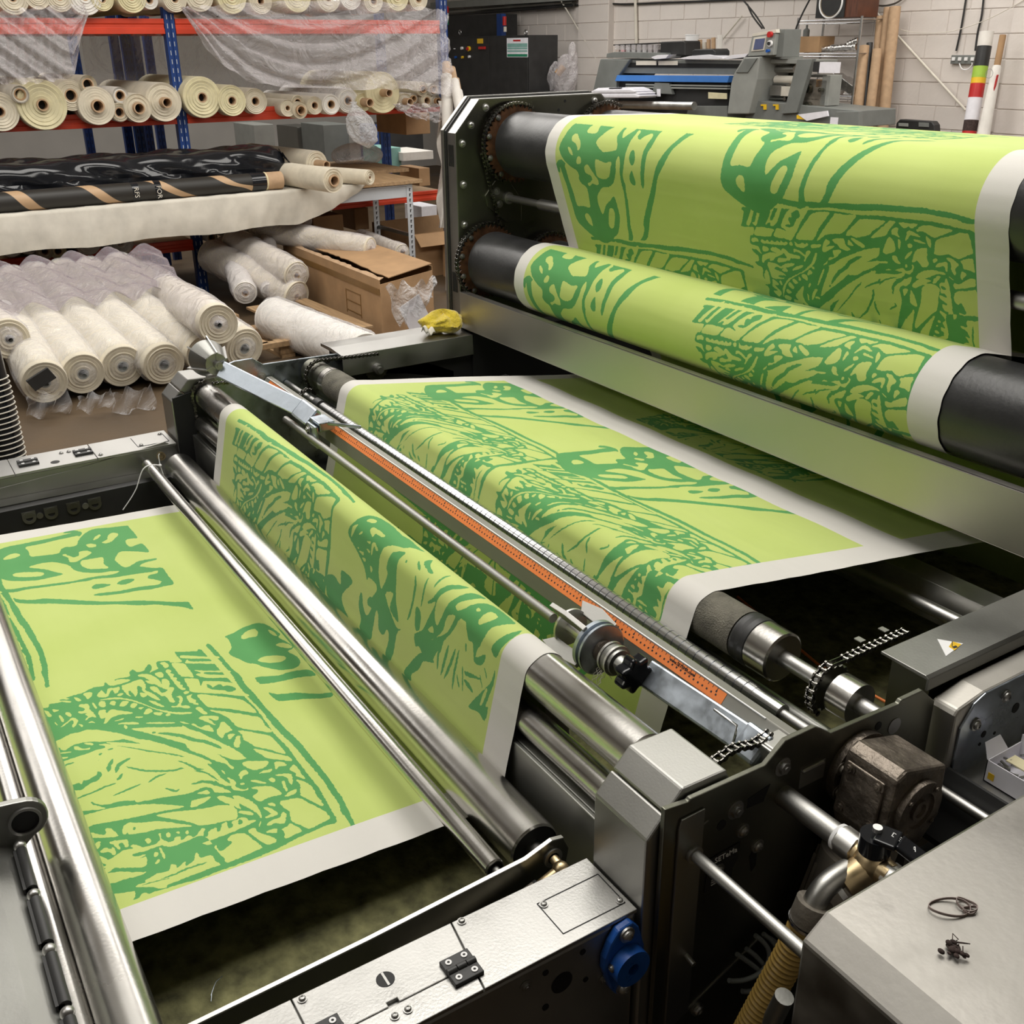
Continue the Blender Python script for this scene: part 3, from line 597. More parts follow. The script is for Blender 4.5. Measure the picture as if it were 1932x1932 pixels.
# soften by one pixel so the edge threshold stays clean
ink[1:-1, 1:-1] = (ink[1:-1, 1:-1] * 4 + ink[:-2, 1:-1] + ink[2:, 1:-1] + ink[1:-1, :-2] + ink[1:-1, 2:]) / 8
buf = np.zeros((SH, SW, 4), np.float32); buf[..., :3] = ink[..., None]; buf[..., 3] = 1
im = bpy.data.images.new('ink_mask', SW, SH); im.colorspace_settings.name = 'Non-Color'; im.pixels.foreach_set(buf.ravel()); im.update(); im.pack(); del buf

m, nt, b = newmat('printed_cloth'); L = nt.links
uvn = N(nt, 'UVMap'); sp = N(nt, 'SeparateXYZ'); L.new(uvn.outputs[0], sp.inputs[0])
tc = N(nt, 'TexCoord'); nz = N(nt, 'TexNoise'); nz.inputs['Scale'].default_value = 160; nz.inputs['Detail'].default_value = 2; L.new(tc.outputs['Object'], nz.inputs[0])
vs_ = N(nt, 'VectorMath', operation='SUBTRACT'); vs_.inputs[1].default_value = (.5, .5, .5); L.new(nz.outputs['Color'], vs_.inputs[0])
vm = N(nt, 'VectorMath', operation='SCALE'); vm.inputs[3].default_value = .0045; L.new(vs_.outputs[0], vm.inputs[0])
ad = N(nt, 'VectorMath', operation='ADD'); L.new(uvn.outputs[0], ad.inputs[0]); L.new(vm.outputs[0], ad.inputs[1])
mp = N(nt, 'Mapping'); mp.vector_type = 'POINT'; mp.inputs['Location'].default_value = (0, -S0 / (S1 - S0), 0); mp.inputs['Scale'].default_value = (1 / (CLX1 - CLX0), 1 / (S1 - S0), 1); L.new(ad.outputs[0], mp.inputs[0])
it = N(nt, 'TexImage'); it.image = im; it.interpolation = 'Linear'; it.extension = 'CLIP'; L.new(mp.outputs[0], it.inputs[0])
mask = ramp(nt, it.outputs[0], [(0.42, (0, 0, 0)), (0.58, (1, 1, 1))])
def mathn(op, a, b_=None, c=None):
    n = N(nt, 'Math', operation=op)
    for i, x in enumerate((a, b_, c)):
        if x is None: continue
        if isinstance(x, (int, float)): n.inputs[i].default_value = x
        else: L.new(x, n.inputs[i])
    return n.outputs[0]
g1 = mathn('MULTIPLY', mathn('GREATER_THAN', sp.outputs[0], .052), mathn('LESS_THAN', sp.outputs[0], 1.437))
gap = mathn('LESS_THAN', mathn('ABSOLUTE', mathn('SUBTRACT', sp.outputs[1], 3.845)), .060)   # the unprinted band between two print runs
lime = mathn('MULTIPLY', g1, mathn('SUBTRACT', 1.0, gap))
n2 = N(nt, 'TexNoise'); n2.inputs['Scale'].default_value = 5; n2.inputs['Detail'].default_value = 6; L.new(tc.outputs['Object'], n2.inputs[0])
limecol = ramp(nt, n2.outputs[0], [(0.3, (0.47, 0.575, 0.150)), (0.7, (0.51, 0.61, 0.180))])
inkcol = ramp(nt, n2.outputs[0], [(0.3, (0.070, 0.285, 0.075)), (0.7, (0.095, 0.335, 0.098))])
mx1 = N(nt, 'Mix', data_type='RGBA'); mx1.inputs[6].default_value = (.66, .64, .60, 1); L.new(lime, mx1.inputs[0]); L.new(limecol, mx1.inputs[7])
mx2 = N(nt, 'Mix', data_type='RGBA'); L.new(mathn('MULTIPLY', mask, lime), mx2.inputs[0]); L.new(mx1.outputs[2], mx2.inputs[6]); L.new(inkcol, mx2.inputs[7])
L.new(mx2.outputs[2], b.inputs['Base Color']); b.inputs['Roughness'].default_value = .72; b.inputs['Sheen Weight'].default_value = .15; b.inputs['Specular IOR Level'].default_value = .3
wv = N(nt, 'TexNoise'); wv.inputs['Scale'].default_value = 900; L.new(tc.outputs['Object'], wv.inputs[0])
wr = N(nt, 'TexNoise'); wr.inputs['Scale'].default_value = 3; mpw = N(nt, 'Mapping'); mpw.inputs['Scale'].default_value = (.35, 5, 5); L.new(tc.outputs['Object'], mpw.inputs[0]); L.new(mpw.outputs[0], wr.inputs[0])
bp = N(nt, 'Bump'); bp.inputs['Strength'].default_value = .12; bp.inputs['Distance'].default_value = .002; L.new(wv.outputs[0], bp.inputs['Height'])
bp2 = N(nt, 'Bump'); bp2.inputs['Strength'].default_value = .35; bp2.inputs['Distance'].default_value = .01; L.new(wr.outputs[0], bp2.inputs['Height']); L.new(bp.outputs[0], bp2.inputs['Normal']); L.new(bp2.outputs[0], b.inputs['Normal'])
M['print'] = m
cm = MB(); NU = 60; cm.uv = []
for (y, z), s_ in zip(CP, CS):
    for i in range(NU + 1):
        x = CLX0 + (CLX1 - CLX0) * i / NU; wob = .0012 * math.sin(s_ * 9 + i * .7) if (s_ < 1.5 or 3.35 < s_ < 4.2) else 0
        cm.v.append(Vector((x + .0008 * math.sin(s_ * 140) * (i in (0, NU)), y, z + CAMZ + wob))); cm.uv.append((x - CLX0, s_))
for j in range(len(CP) - 1):
    for i in range(NU): k = j * (NU + 1) + i; cm.f.append((k, k + 1, k + NU + 2, k + NU + 1)); cm.sm.append(True)
cloth = cm.build('printed_cloth', M['print']); tag(cloth, 'lime green cloth with dark green woodcut print running over all the rollers', 'cloth')

# ================================================================ machine (coordinates relative to the camera height: Z(z) gives world z)
def Z(z): return z + CAMZ
def P3(x, y, z): return Vector((x, y, z + CAMZ))
def screws(parent, pts, n, r=.005, name='screw', m='steel_bright'):
    for p in pts:
        q = MB(); screw(q, p, n, r); q.build(name, M[m], parent)
def bolts(parent, pts, n, r=.008, name='bolt', m='steel_bright'):
    for p in pts:
        q = MB(); bolt(q, p, n, r); q.build(name, M[m], parent)
def rollerpart(parent, y, z, r, xa, xb, m, name='roller', cap='black', shaft=.012, sx=(None, None), label=None):
    o = MB(); o.lathe((xa, y, Z(z)), (1, 0, 0), [(0, r * .55), (0, r - .003), (.003, r), (xb - xa - .003, r), (xb - xa, r - .003), (xb - xa, r * .93)], 64); rp = o.build(name, M[m], parent)
    if label: lbl(rp, label)
    c = MB(); c.cyl((xa + .006, y, Z(z)), (xa + .012, y, Z(z)), r * .96, 40); c.cyl((xb - .012, y, Z(z)), (xb - .006, y, Z(z)), r * .94, 40); c.build('end_cap', M[cap], rp)
    s = MB(); s.cyl((sx[0] if sx[0] else xa - .03, y, Z(z)), (sx[1] if sx[1] else xb + .03, y, Z(z)), shaft, 20); s.build('shaft', M['steel'], rp)
    return rp
def chain_pts(c1, r1, c2=None, r2=None, a0=0, a1=360, pitch=.0127):
    """arc of chain pitches in the YZ plane around c1"""
    n = max(3, int(abs(math.radians(a1 - a0)) * r1 / pitch)); return [(c1[0] + r1 * math.cos(math.radians(a0 + (a1 - a0) * i / n)), c1[1] + r1 * math.sin(math.radians(a0 + (a1 - a0) * i / n))) for i in range(n + 1)]
def chain(parent, pts, x, wd=.013, h=.010, name='drive_chain', single=True, pin=.0032):
    """roller chain along yz points at x; every link its own piece when single"""
    base = None
    for i, (p, q) in enumerate(zip(pts, pts[1:])):
        if base is None or single: k = MB()
        P, Q = Vector((0, p[0], Z(p[1]))), Vector((0, q[0], Z(q[1]))); w_ = wd * (.36 if i % 2 else .5)
        for sx in (-1, 1):
            X = Vector((x + sx * w_, 0, 0)); k.cyl(P + X - Vector((.0007, 0, 0)), P + X + Vector((.0007, 0, 0)), h / 2, 8); k.cyl(Q + X - Vector((.0007, 0, 0)), Q + X + Vector((.0007, 0, 0)), h / 2, 8); k.beam(P + X, Q + X, .0014, h * .62, (0, 0, 1) if abs((Q - P).normalized().z) < .9 else (0, 1, 0))
        k.cyl(P - Vector((wd * .58, 0, 0)) + Vector((x, 0, 0)), P + Vector((x + wd * .58, 0, 0)), pin, 8)
        if single:
            o = k.build('chain_link', M['chain'], parent)
        base = k
    if not single: base.build(name, M['chain'], parent, kind='stuff')

# ---------------------------------------------------------------- A: the feed table unit on the left
feed = root('feed_table', (-1.9, .1, 0), 'stainless steel feed table unit with side covers and rollers, nearest part of the machine', 'machine')
HC = -1.03
def poly_cover(name, pts, z0, z1, m, bev=.004): o = MB(); o.prism(pts, 'z', Z(z0), Z(z1)); return o.build(name, M[m], feed, bevel=bev)
# near cover: three lids with 1.5 mm joints, lid edges proud of a dark carrier
o = MB(); o.box(-.893, -.784, -1.0, .679, Z(-1.60), Z(HC - .006)); nb = o.build('cover_body', M['steel'], feed, bevel=.006)
T0, T1 = Z(HC - .006), Z(HC)
lid = MB(); lid.prism([(-.895, .46), (-.8, .41), (-.82, .447), (-.804, .447), (-.804, .456), (-.83, .456), (-.918 + .02, .475), (-.895, .679), (-.783, .679), (-.783, -1), (-.803, -1), (-.803, .13), (-.8385, .13)][:0] or [(-.895, .4635), (-.783, .4465), (-.783, .679), (-.895, .679)], 'z', T0, T1); lid.build('cover_panel', M['steel_bright'], feed, bevel=.001)
lid = MB(); lid.prism([(-.895, .2455), (-.8225, .2445), (-.8225, .338), (-.829, .338), (-.829, .352), (-.8225, .352), (-.8225, .4505), (-.895, .462)], 'z', T0, T1); lid.build('hinged_lid', M['steel_bright'], feed, bevel=.001)
lid = MB(); lid.prism([(-.821, -1), (-.783, -1), (-.783, .445), (-.821, .4505)], 'z', T0, T1); lid.build('hinge_strip', M['steel_bright'], feed, bevel=.001)
lid = MB(); lid.prism([(-.895, -1), (-.8225, -1), (-.8225, .243), (-.895, .244)], 'z', T0, T1); lid.build('hinged_lid', M['steel_bright'], feed, bevel=.001)
# square inspection plate with four corner joints
ip = MB()
for a, b_ in (((-.861, .5735), (-.801, .5735)), ((-.801, .5735), (-.8, .672)), ((-.8, .672), (-.861, .673)), ((-.861, .673), (-.861, .5735))): ip.beam((a[0], a[1], T1 + .0003), (b_[0], b_[1], T1 + .0003), .0012, .0008)
ip.build('plate_joint', M['darkgap'], feed)
screws(feed, [(-.855, .580, T1), (-.806, .668, T1), (-.8885, .475, T1), (-.887, .256, T1), (-.806, .338, T1), (-.806, .355, T1)], (0, 0, 1), .0045)
h = MB(); h.cyl((-.860, .352, T1 - .004), (-.860, .352, T1 + .0006), .0115, 28); h.build('round_hole', M['darkgap'], feed)
h = MB(); h.box(-.860 - .0105, -.860 + .0105, .3505, .3535, T1 + .0006, T1 + .0012); h.build('hole_strip', M['steel_bright'], feed)
def hinge(parent, x, y, z, dx, dy, rot=0):
    hb = MB(); hb.box(x - dx, x - .0015, y - dy, y + dy, z, z + .006); hb.box(x + .0015, x + dx, y - dy, y + dy, z, z + .006)
    for i in range(3): hb.cyl((x, y - dy + (2 * dy) * i / 3 + .0006, z + .006), (x, y - dy + 2 * dy * (i + 1) / 3 - .0006, z + .006), .0045, 12)
    ho = hb.build('hinge', M['black'], parent, bevel=.001)
    s = MB()
    for a in (-1, 1):
        for b_ in (-1, 1): s.pipe((x + a * dx * .62, y + b_ * dy * .55, z + .006), (x + a * dx * .62, y + b_ * dy * .55, z + .0072), .0042, .0018, 14)
    s.build('hinge_screw', M['pwhite'], ho); return ho
hinge(feed, -.8225, .437, T1, .021, .020); hinge(feed, -.8225, .262, T1, .021, .020)
# outer side of the near cover: holes, screws and the blue bearing
XS = -.7835
for (y, z, r) in ((.560, -1.090, .016), (.535, -1.058, .0045), (.592, -1.056, .0045), (.535, -1.118, .005), (.598, -1.108, .004)):
    q = MB(); q.cyl((XS - .004, y, Z(z)), (XS + .0007, y, Z(z)), r, 24); q.build('side_hole', M['darkgap'], feed)
bolts(feed, [(XS, .505, Z(-1.062)), (XS, .628, Z(-1.125)), (XS, .44, Z(-1.14))], (1, 0, 0), .0055)
bw = MB(); cy, cz = .652, Z(-1.094)
pr = [(cy + a, cz + b_) for a, b_ in ((-.012, .057), (.010, .060), (.022, .045), (.032, .010), (.034, -.015), (.020, -.05), (.006, -.060), (-.012, -.056), (-.022, -.04), (-.034, .0), (-.033, .02), (-.024, .042))]
bw.prism(pr, 'x', XS, XS + .013); fb = bw.build('bearing_flange', M['blue'], feed, bevel=.003); lbl(fb, 'blue plastic flange bearing housing')
q = MB(); q.pipe((XS + .013, cy, cz), (XS + .031, cy, cz), .027, .0085, 36); q.cyl((XS + .013, cy, cz), (XS + .022, cy, cz), .0085, 20); q.build('bearing_hub', M['blue'], fb, bevel=.002)
screws(fb, [(XS + .013, cy + .000, cz + .046), (XS + .013, cy - .002, cz - .047)], (1, 0, 0), .0085); screws(fb, [(XS + .018, cy - .026, cz + .006)], (0, -1, .2), .004)
# far cover, mirror image
o = MB(); o.box(-3.02, -2.895, -.6, .675, Z(-1.60), Z(HC - .006)); o.build('cover_body', M['steel'], feed, bevel=.004)
for ya, yb in ((-.6, .2435), (.245, .4565), (.458, .675)):
    q = MB(); q.box(-3.02, -2.888, ya, yb, T0, T1); q.build('cover_panel', M['steel_bright'], feed, bevel=.001)
q = MB()
for a, b_ in (((-3.0, .574), (-2.915, .574)), ((-2.915, .574), (-2.915, .662)), ((-2.915, .662), (-3.0, .662))): q.beam((a[0], a[1], T1 + .0005), (b_[0], b_[1], T1 + .0005), .0015, .001)
q.build('plate_joint', M['darkgap'], feed)
hinge(feed, -2.955, .288, T1, .022, .026); hinge(feed, -2.955, .432, T1, .022, .024)
q = MB(); q.cyl((-2.922, .352, T1 - .004), (-2.922, .352, T1 + .0006), .012, 24); q.build('round_hole', M['darkgap'], feed)
screws(feed, [(-2.91, .470, T1), (-2.925, .585, T1), (-2.99, .655, T1), (-2.985, .38, T1), (-2.985, .40, T1)], (0, 0, 1), .005)
# swing arms carrying the two rollers of the nip
def arm(x0, x1, pts, m='steel'):
    q = MB(); q.prism(pts, 'x', x0, x1); return q.build('roller_arm', M[m], feed, bevel=.0012)
apn = [(-.3, -1.09), (.08, -1.04), (.36, -1.033), (.60, -1.021), (.643, -1.008), (.662, -1.012), (.672, -1.035), (.665, -1.07), (.60, -1.10), (.3, -1.115), (-.3, -1.16)]
an = arm(-.934, -.928, [(a, Z(b_)) for a, b_ in apn], 'plate')
apf = [(-.3, -1.12), (.19, -1.064), (.40, -1.05), (.642, -1.022), (.665, -1.035), (.68, -1.07), (.662, -1.12), (.5, -1.125), (.2, -1.14), (-.3, -1.19)]
af = arm(-2.90, -2.893, [(a, Z(b_)) for a, b_ in apf])
q = MB()
for a, b_ in zip(apn[:5], apn[1:6]): q.beam(P3(-.931, a[0], a[1] + .0006), P3(-.931, b_[0], b_[1] + .0006), .0062, .0016)
q.build('arm_edge', M['alu'], an)
q = MB(); q.pipe(P3(-2.893, .628, -1.062), P3(-2.889, .628, -1.062), .0125, .008); q.cyl(P3(-2.893, .628, -1.062), P3(-2.8885, .628, -1.062), .007, 14); q.build('pivot', M['brass'], af)
q = MB(); q.pipe(P3(-.928, .643, -1.036), P3(-.924, .643, -1.036), .015, .009); q.build('pivot_washer', M['steel'], an)
q = MB(); q.cyl(P3(-.924, .643, -1.036), P3(-.912, .643, -1.038), .007, 14); q.ball(P3(-.905, .642, -1.040), .012, 16, 10); q.cyl(P3(-.905, .636, -1.043), P3(-.905, .600, -1.056), .0085, 16); q.build('ball_joint', M['brass'], feed)
q = MB(); q.cyl(P3(-.905, .604, -1.056), P3(-.905, .40, -1.115), .0125, 20); g = q.build('gas_strut', M['motor'], feed); lbl(g, 'grimy gas strut beside the near roller arm')
q = MB(); q.cyl(P3(-.905, .607, -1.055), P3(-.905, .602, -1.0565), .0128, 20); q.build('strut_collar', M['black'], g)
# dark block standing in for the shaded gap between arm and cover, inner walls, belt
q = MB(); q.box(-.927, -.896, -.6, .679, Z(-1.30), Z(-1.16)); q.build('shaded_gap_fill', M['darkgap'], feed)
iw = MB(); iw.box(-2.83, -2.80, -.6, .70, Z(-1.6), Z(-1.095)); iwo = iw.build('inner_wall', M['black'], feed)
sl = MB(); sl.prism([(-.6, Z(-1.085)), (.66, Z(-1.10)), (.66, Z(-1.118)), (-.6, Z(-1.16))], 'x', -2.892, -2.84); sl.build('inner_ledge', M['steel_dark'], feed)
for y in (.248, .303, .360, .415):
    q = MB(); q.pipe((-2.80, y, Z(-1.126)), (-2.7975, y, Z(-1.126)), .017, .009, 20); q.box(-2.80, -2.7985, y - .017, y + .017, Z(-1.126), Z(-1.108)); tb = q.build('lug', M['steel_dark'], iwo)
for y in (.274, .390): q = MB(); q.cyl((-2.80, y, Z(-1.126)), (-2.798, y, Z(-1.126)), .0085, 18); q.build('blank_plug', M['steel'], iwo)
q = MB(); q.grid(lambda u, v: Vector((-2.85 + 1.92 * u, -.9 + 3.2 * v, Z(-1.195 - .05 * v + .003 * math.sin(u * 17) * math.sin(v * 21)))), 40, 40); bl = q.build('felt_blanket', M['belt'], feed, solid=.006); lbl(bl, 'mottled dark olive felt blanket under the cloth')
rollerpart(feed, .661, -1.084, .0415, -2.835, -.998, 'roller', sx=(-2.893, -.93), label='wide polished roller pressing the cloth')
rollerpart(feed, .578, -1.063, .0154, -2.85, -.975, 'roller', name='guide_rod', shaft=.006, sx=(-2.893, -.93), label='thin polished guide rod')
# angle of the near left roller: -86.15 deg from the camera, half angle 1.0
rollerpart(feed, .0765, -1.065, .0345, -2.86, -.905, 'roller', shaft=.008, label='polished roller across the table front')
rollerpart(feed, .0255, -1.085, .020, -2.86, -1.02, 'roller', shaft=.008, name='guide_rod')
q = MB(); q.prism([(.055, Z(-1.075)), (.125, Z(-1.050)), (.130, Z(-1.060)), (.06, Z(-1.10))], 'x', -.93, -.897); q.build('roller_bracket', M['alu'], feed, bevel=.002)

# ---------------------------------------------------------------- front operator cover, bottom left corner
fc = root('front_cover', (-1.6, -.2, 0), 'grey stainless front cover at the bottom left with an eye bracket', 'cover')
q = MB(); q.prism([(.005, Z(-1.012)), (.018, Z(-1.02)), (.012, Z(-1.5)), (-.6, Z(-1.5)), (-.6, Z(-.985)), (-.02, Z(-.998))], 'x', -1.36, -.80); q.build('cover_panel', M['steel_dark'], fc, bevel=.003)
for i in range(5):
    x = -1.325 + i * .108
    q = MB(); q.cyl(P3(x + .014, .016, -1.008), P3(x + .100, .016, -1.008), .0075, 14); q.box(x + .014, x + .1, .006, .016, Z(-1.022), Z(-1.004)); hg = q.build('hinge_clip', M['black'], fc)
    q = MB(); q.ball(P3(x + .006, .016, -1.006), .0085, 14, 8); q.build('clip_end', M['steel_bright'], hg)
q = MB(); N_ = 30
lev = [(-.20, -.955), (-.08, -.93), (.022, -.944)] + [(.030 + .031 * math.sin(t), -.977 + .031 * math.cos(t)) for t in [math.pi * i / 12 for i in range(1, 12)]] + [(.012, -1.03), (-.03, -1.06), (-.20, -1.06)]
q.prism([(a, Z(b_)) for a, b_ in lev], 'x', -1.345, -1.333); eb = q.build('eye_bracket', M['steel_dark'], fc, bevel=.002)
q = MB(); q.pipe(P3(-1.334, .030, -.977), P3(-1.328, .030, -.977), .022, .018, 28); q.build('eye_ring', M['steel_bright'], eb)
q = MB(); q.cyl(P3(-1.333, .030, -.977), P3(-1.3325, .030, -.977), .018, 28); q.build('eye_hole', M['darkgap'], eb)

# ---------------------------------------------------------------- B: the drive section with columns, scale bar and sprockets
dr = root('drive_section', (-1.9, .95, 0), 'stainless middle section of the cloth machine with corner hoods, orange scale bar and gearbox', 'machine')
def hood(x0, x1):
    """two folded hoods closing a corner column"""
    q = MB(); q.prism([(.682, Z(-1.9)), (.682, Z(-.914)), (.709, Z(-.885)), (.722, Z(-.898)), (.722, Z(-1.9))], 'x', x0, x1); a = q.build('corner_hood', M['steel'], dr, bevel=.003)
    q = MB(); q.prism([(.711, Z(-.884)), (.738, Z(-.856)), (.812, Z(-.858)), (.829, Z(-.895)), (.725, Z(-.90))], 'x', x0, x1); b_ = q.build('corner_hood', M['steel'], dr, bevel=.003); return a
hood(-.886, -.776); hood(-3.01, -2.905)
# near side plate with its stepped outline
pl = [(.700, -.864), (.739, -.869), (.742, -.866), (.872, -.869), (.906, -.843), (.962, -.843), (.972, -.849), (.996, -.867), (1.139, -.873), (1.143, -.868), (1.19, -.868), (1.225, -.90), (1.225, -1.95), (.700, -1.95)]
q = MB(); q.prism([(a, Z(b_)) for a, b_ in pl], 'x', -.773, -.765); sp_ = q.build('side_plate', M['plate'], dr, bevel=.0012); lbl(sp_, 'dark steel side plate with stepped top edge')
e = MB(); e.prism([(.722, Z(-1.9)), (.722, Z(-.905)), (.726, Z(-.890)), (.765, Z(-.889)), (.765, Z(-1.25)), (.738, Z(-1.262)), (.738, Z(-1.9))][:7], 'x', -.765, -.761); e.build('side_flange', M['steel_dark'], dr, bevel=.001)
bolts(sp_, [(-.765, .905, Z(-.885)), (-.765, .823, Z(-.920)), ], (1, 0, 0), .0095)
screws(sp_, [(-.765, .840, Z(-.962)), (-.765, .872, Z(-1.004)), (-.765, .785, Z(-1.262)), (-.765, .80, Z(-1.01))], (1, 0, 0), .008)
q = MB(); q.prism([(.845, Z(-.912)), (.885, Z(-.905)), (.875, Z(-.93)), (.845, Z(-.928))], 'x', -.766, -.7645); q.build('plate_opening', M['darkgap'], sp_)
for y, z, r in ((.80, -.935, .008), (1.098, -.895, .007), (.73, -.90, .003), (.731, -.913, .003), (.745, -1.35, .006), (1.12, -.94, .003)):
    q = MB(); q.cyl((-.7655, y, Z(z)), (-.7643, y, Z(z)), r, 20); q.build('plate_hole', M['darkgap'], sp_)
q = MB(); q.prism([(.86, Z(-1.018)), (.872, Z(-.998)), (.874, Z(-1.04)), (.866, Z(-1.048))], 'x', -.766, -.7643); q.build('plate_slot', M['darkgap'], sp_)
q = MB(); q.beam((-.7645, .742, Z(-.925)), (-.7645, .775, Z(-.915)), .002, .0015, (1, 0, 0)); q.beam((-.7645, .745, Z(-1.26)), (-.7645, .90, Z(-1.19)), .003, .002, (1, 0, 0)); q.build('pressed_edge', M['steel'], sp_)
q = MB(); q.cyl((-.765, .752, Z(-1.135)), (-.745, .752, Z(-1.138)), .004, 12); q.build('grease_nipple', M['steel'], sp_)
# maker's plate
mp_ = MB(); mp_.prism([(.783, Z(-.984)), (.838, Z(-.981)), (.836, Z(-1.010)), (.828, Z(-1.020)), (.828, Z(-1.036)), (.778, Z(-1.040))], 'x', -.7645, -.7635); mk = mp_.build('maker_label', M['black'], dr); lbl(mk, 'black maker label with white print')
text('label_text', 'SETeMa', M['pwhite'], mk, (-.7630, .792, Z(-.995)), (0, 1, .03), (0, 0, 1), .0125)
for i in range(8): text('label_line', ['machinery', 'type 1400', 'serial number', 'year built', '400 V  50 Hz', 'made in', 'Holland', 'textile'][i], M['pwhite'], mk, (-.7630, .789, Z(-1.003 - i * .0042)), (0, 1, .03), (0, 0, 1), .0034)
# end plate at the far side (zinc, lower outline) with sprockets
q = MB(); q.prism([(.80, Z(-1.9)), (.80, Z(-.87)), (.90, Z(-.845)), (.955, Z(-.845)), (.985, Z(-.868)), (1.20, Z(-.872)), (1.69, Z(-.90)), (1.69, Z(-1.9))], 'x', -2.985, -2.975); fpl = q.build('side_plate', M['zinc'], dr, bevel=.0012); lbl(fpl, 'bluish zinc far side plate')
bolts(fpl, [(-2.975, .975, Z(-.905))], (1, 0, 0), .010)
q = MB(); q.prism([(.684, Z(-1.9)), (.684, Z(-.90)), (.80, Z(-.88)), (.80, Z(-1.9))], 'x', -2.90, -2.893); q.build('chain_guard', M['darkgap'], dr)
# far sprocket with teeth
def sprocket(x, y, z, r, m='plate', nt_=22, parent=dr, th=.006):
    q = MB(); pts = []
    for i in range(nt_ * 2): rr = r if i % 2 else r * .90; t = math.pi * i / nt_; pts.append((y + rr * math.cos(t), Z(z) + rr * math.sin(t)))
    q.prism(pts, 'x', x - th / 2, x + th / 2); return q.build('sprocket', M[m], parent)
s_ = sprocket(-2.93, 1.335, -.925, .042); q = MB(); q.cyl(P3(-2.93, 1.335, -.925), P3(-2.905, 1.335, -.925), .016, 20); q.cyl(P3(-2.905, 1.335, -.925), P3(-2.895, 1.335, -.925), .010, 16); q.build('sprocket_hub', M['steel_bright'], s_)
q = MB(); q.prism([(1.36, Z(-.90)), (1.50, Z(-.93)), (1.62, Z(-.985)), (1.62, Z(-1.01)), (1.45, Z(-.965)), (1.36, Z(-.95))], 'x', -2.95, -2.94); q.build('lever', M['zinc'], dr)
# thin steel top covers of the two rails
q = MB(); q.prism([(-.868, Z(-.865)), (-.785, Z(-.865)), (-.779, Z(-.869)), (-.779, Z(-.890)), (-.783, Z(-.890)), (-.783, Z(-.872)), (-.868, Z(-.870))], 'y', 1.222, 2.4); q.build('rail_cover', M['steel_dark'], dr, bevel=.001)
q = MB(); q.box(-.862, -.79, 1.245, 2.4, Z(-1.6), Z(-.872)); q.build('rail_body', M['plate'], dr)
q = MB(); q.prism([(-3.10, Z(-.865)), (-3.02, Z(-.862)), (-2.928, Z(-.869)), (-2.924, Z(-.935)), (-2.930, Z(-.935)), (-2.93, Z(-.875)), (-3.10, Z(-.875))], 'y', 1.222, 1.69); q.build('rail_cover', M['steel_bright'], dr, bevel=.001)
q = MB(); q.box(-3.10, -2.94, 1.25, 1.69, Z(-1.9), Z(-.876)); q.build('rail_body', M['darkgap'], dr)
# warning triangle sticker
tri = MB(); tri.prism([(-.843, 1.325), (-.812, 1.347), (-.803, 1.293)][::-1], 'z', Z(-.8648), Z(-.8644)); ts = tri.build('warning_sticker', M['pwhite'], dr); lbl(ts, 'worn white and orange warning triangle sticker')
q = MB(); q.prism([(-.825, 1.338), (-.812, 1.343), (-.806, 1.318), (-.818, 1.320)], 'z', Z(-.8644), Z(-.8641)); q.build('sticker_orange', M['yellowp'], ts)
q = MB(); q.prism([(-.814, 1.332), (-.809, 1.330), (-.810, 1.322), (-.815, 1.323)], 'z', Z(-.8641), Z(-.8639)); q.beam((-.825, 1.338, Z(-.864)), (-.816, 1.325, Z(-.864)), .0012, .0004); q.build('sticker_symbol', M['black'], ts)
# front crest roller, lower companion, cross beam
rollerpart(dr, .7837, -.9101, .0384, -2.885, -.902, 'roller', shaft=.012, sx=(-2.99, -.77), label='polished crest roller with a black end disc')
rollerpart(dr, .755, -.985, .024, -2.88, -.90, 'roller', name='lower_roller', cap='steel', shaft=.01, sx=(-2.90, -.88))
q = MB(); q.box(-2.89, -.887, .724, .732, Z(-1.30), Z(-1.015)); q.box(-2.89, -.887, .732, .765, Z(-1.025), Z(-1.015)); q.build('cross_beam', M['steel_dark'], dr, bevel=.002)
# scale bar: folded grey profile with orange measuring tape
XA, XB = -2.965, -.775
def barpr(x0, x1, pts, m, name, bev=.001, par=None): q = MB(); q.prism([(a, Z(b_)) for a, b_ in pts], 'x', x0, x1); return q.build(name, M[m], par or dr, bevel=bev)
bar = barpr(XA, XB, [(.9705, -.956), (.9735, -.922), (.9875, -.9045), (1.004, -.9052), (1.004, -.911), (.990, -.911), (.9785, -.925), (.9765, -.956)], 'greypvc', 'scale_bar', .0015); lbl(bar, 'grey folded bar carrying the orange scale')
dyz = Vector((0, .0140, .0175)); nrm = Vector((0, -.78, .624))
tp = MB(); a_ = Vector((0, .9735, Z(-.922))) + nrm * .0006; b2 = Vector((0, .9855, Z(-.907))) + nrm * .0006
def strip(q, x0, x1, u0, u1, lift): A, B = a_.lerp(b2, u0) + nrm * lift, a_.lerp(b2, u1) + nrm * lift; X0, X1 = Vector((x0, 0, 0)), Vector((x1, 0, 0)); q.add([X0 + A, X1 + A, X1 + B, X0 + B], [(0, 1, 2, 3)])
strip(tp, -2.93, -.955, 0, 1, 0); tpo = tp.build('orange_scale', M['orange'], bar); lbl(tpo, 'orange measuring tape with black ticks')
tk = MB()
for i in range(190):
    x = -.975 - i * .0102; strip(tk, x, x + .0011, .80, 1.0 if i % 5 else 1.0, .0002); strip(tk, x + .001, x + .0042, .36, .52, .0002)
    if i % 5 == 0: strip(tk, x - .001, x + .002, .62, .80, .0002)
tk.build('scale_ticks', M['black'], tpo, kind='stuff')
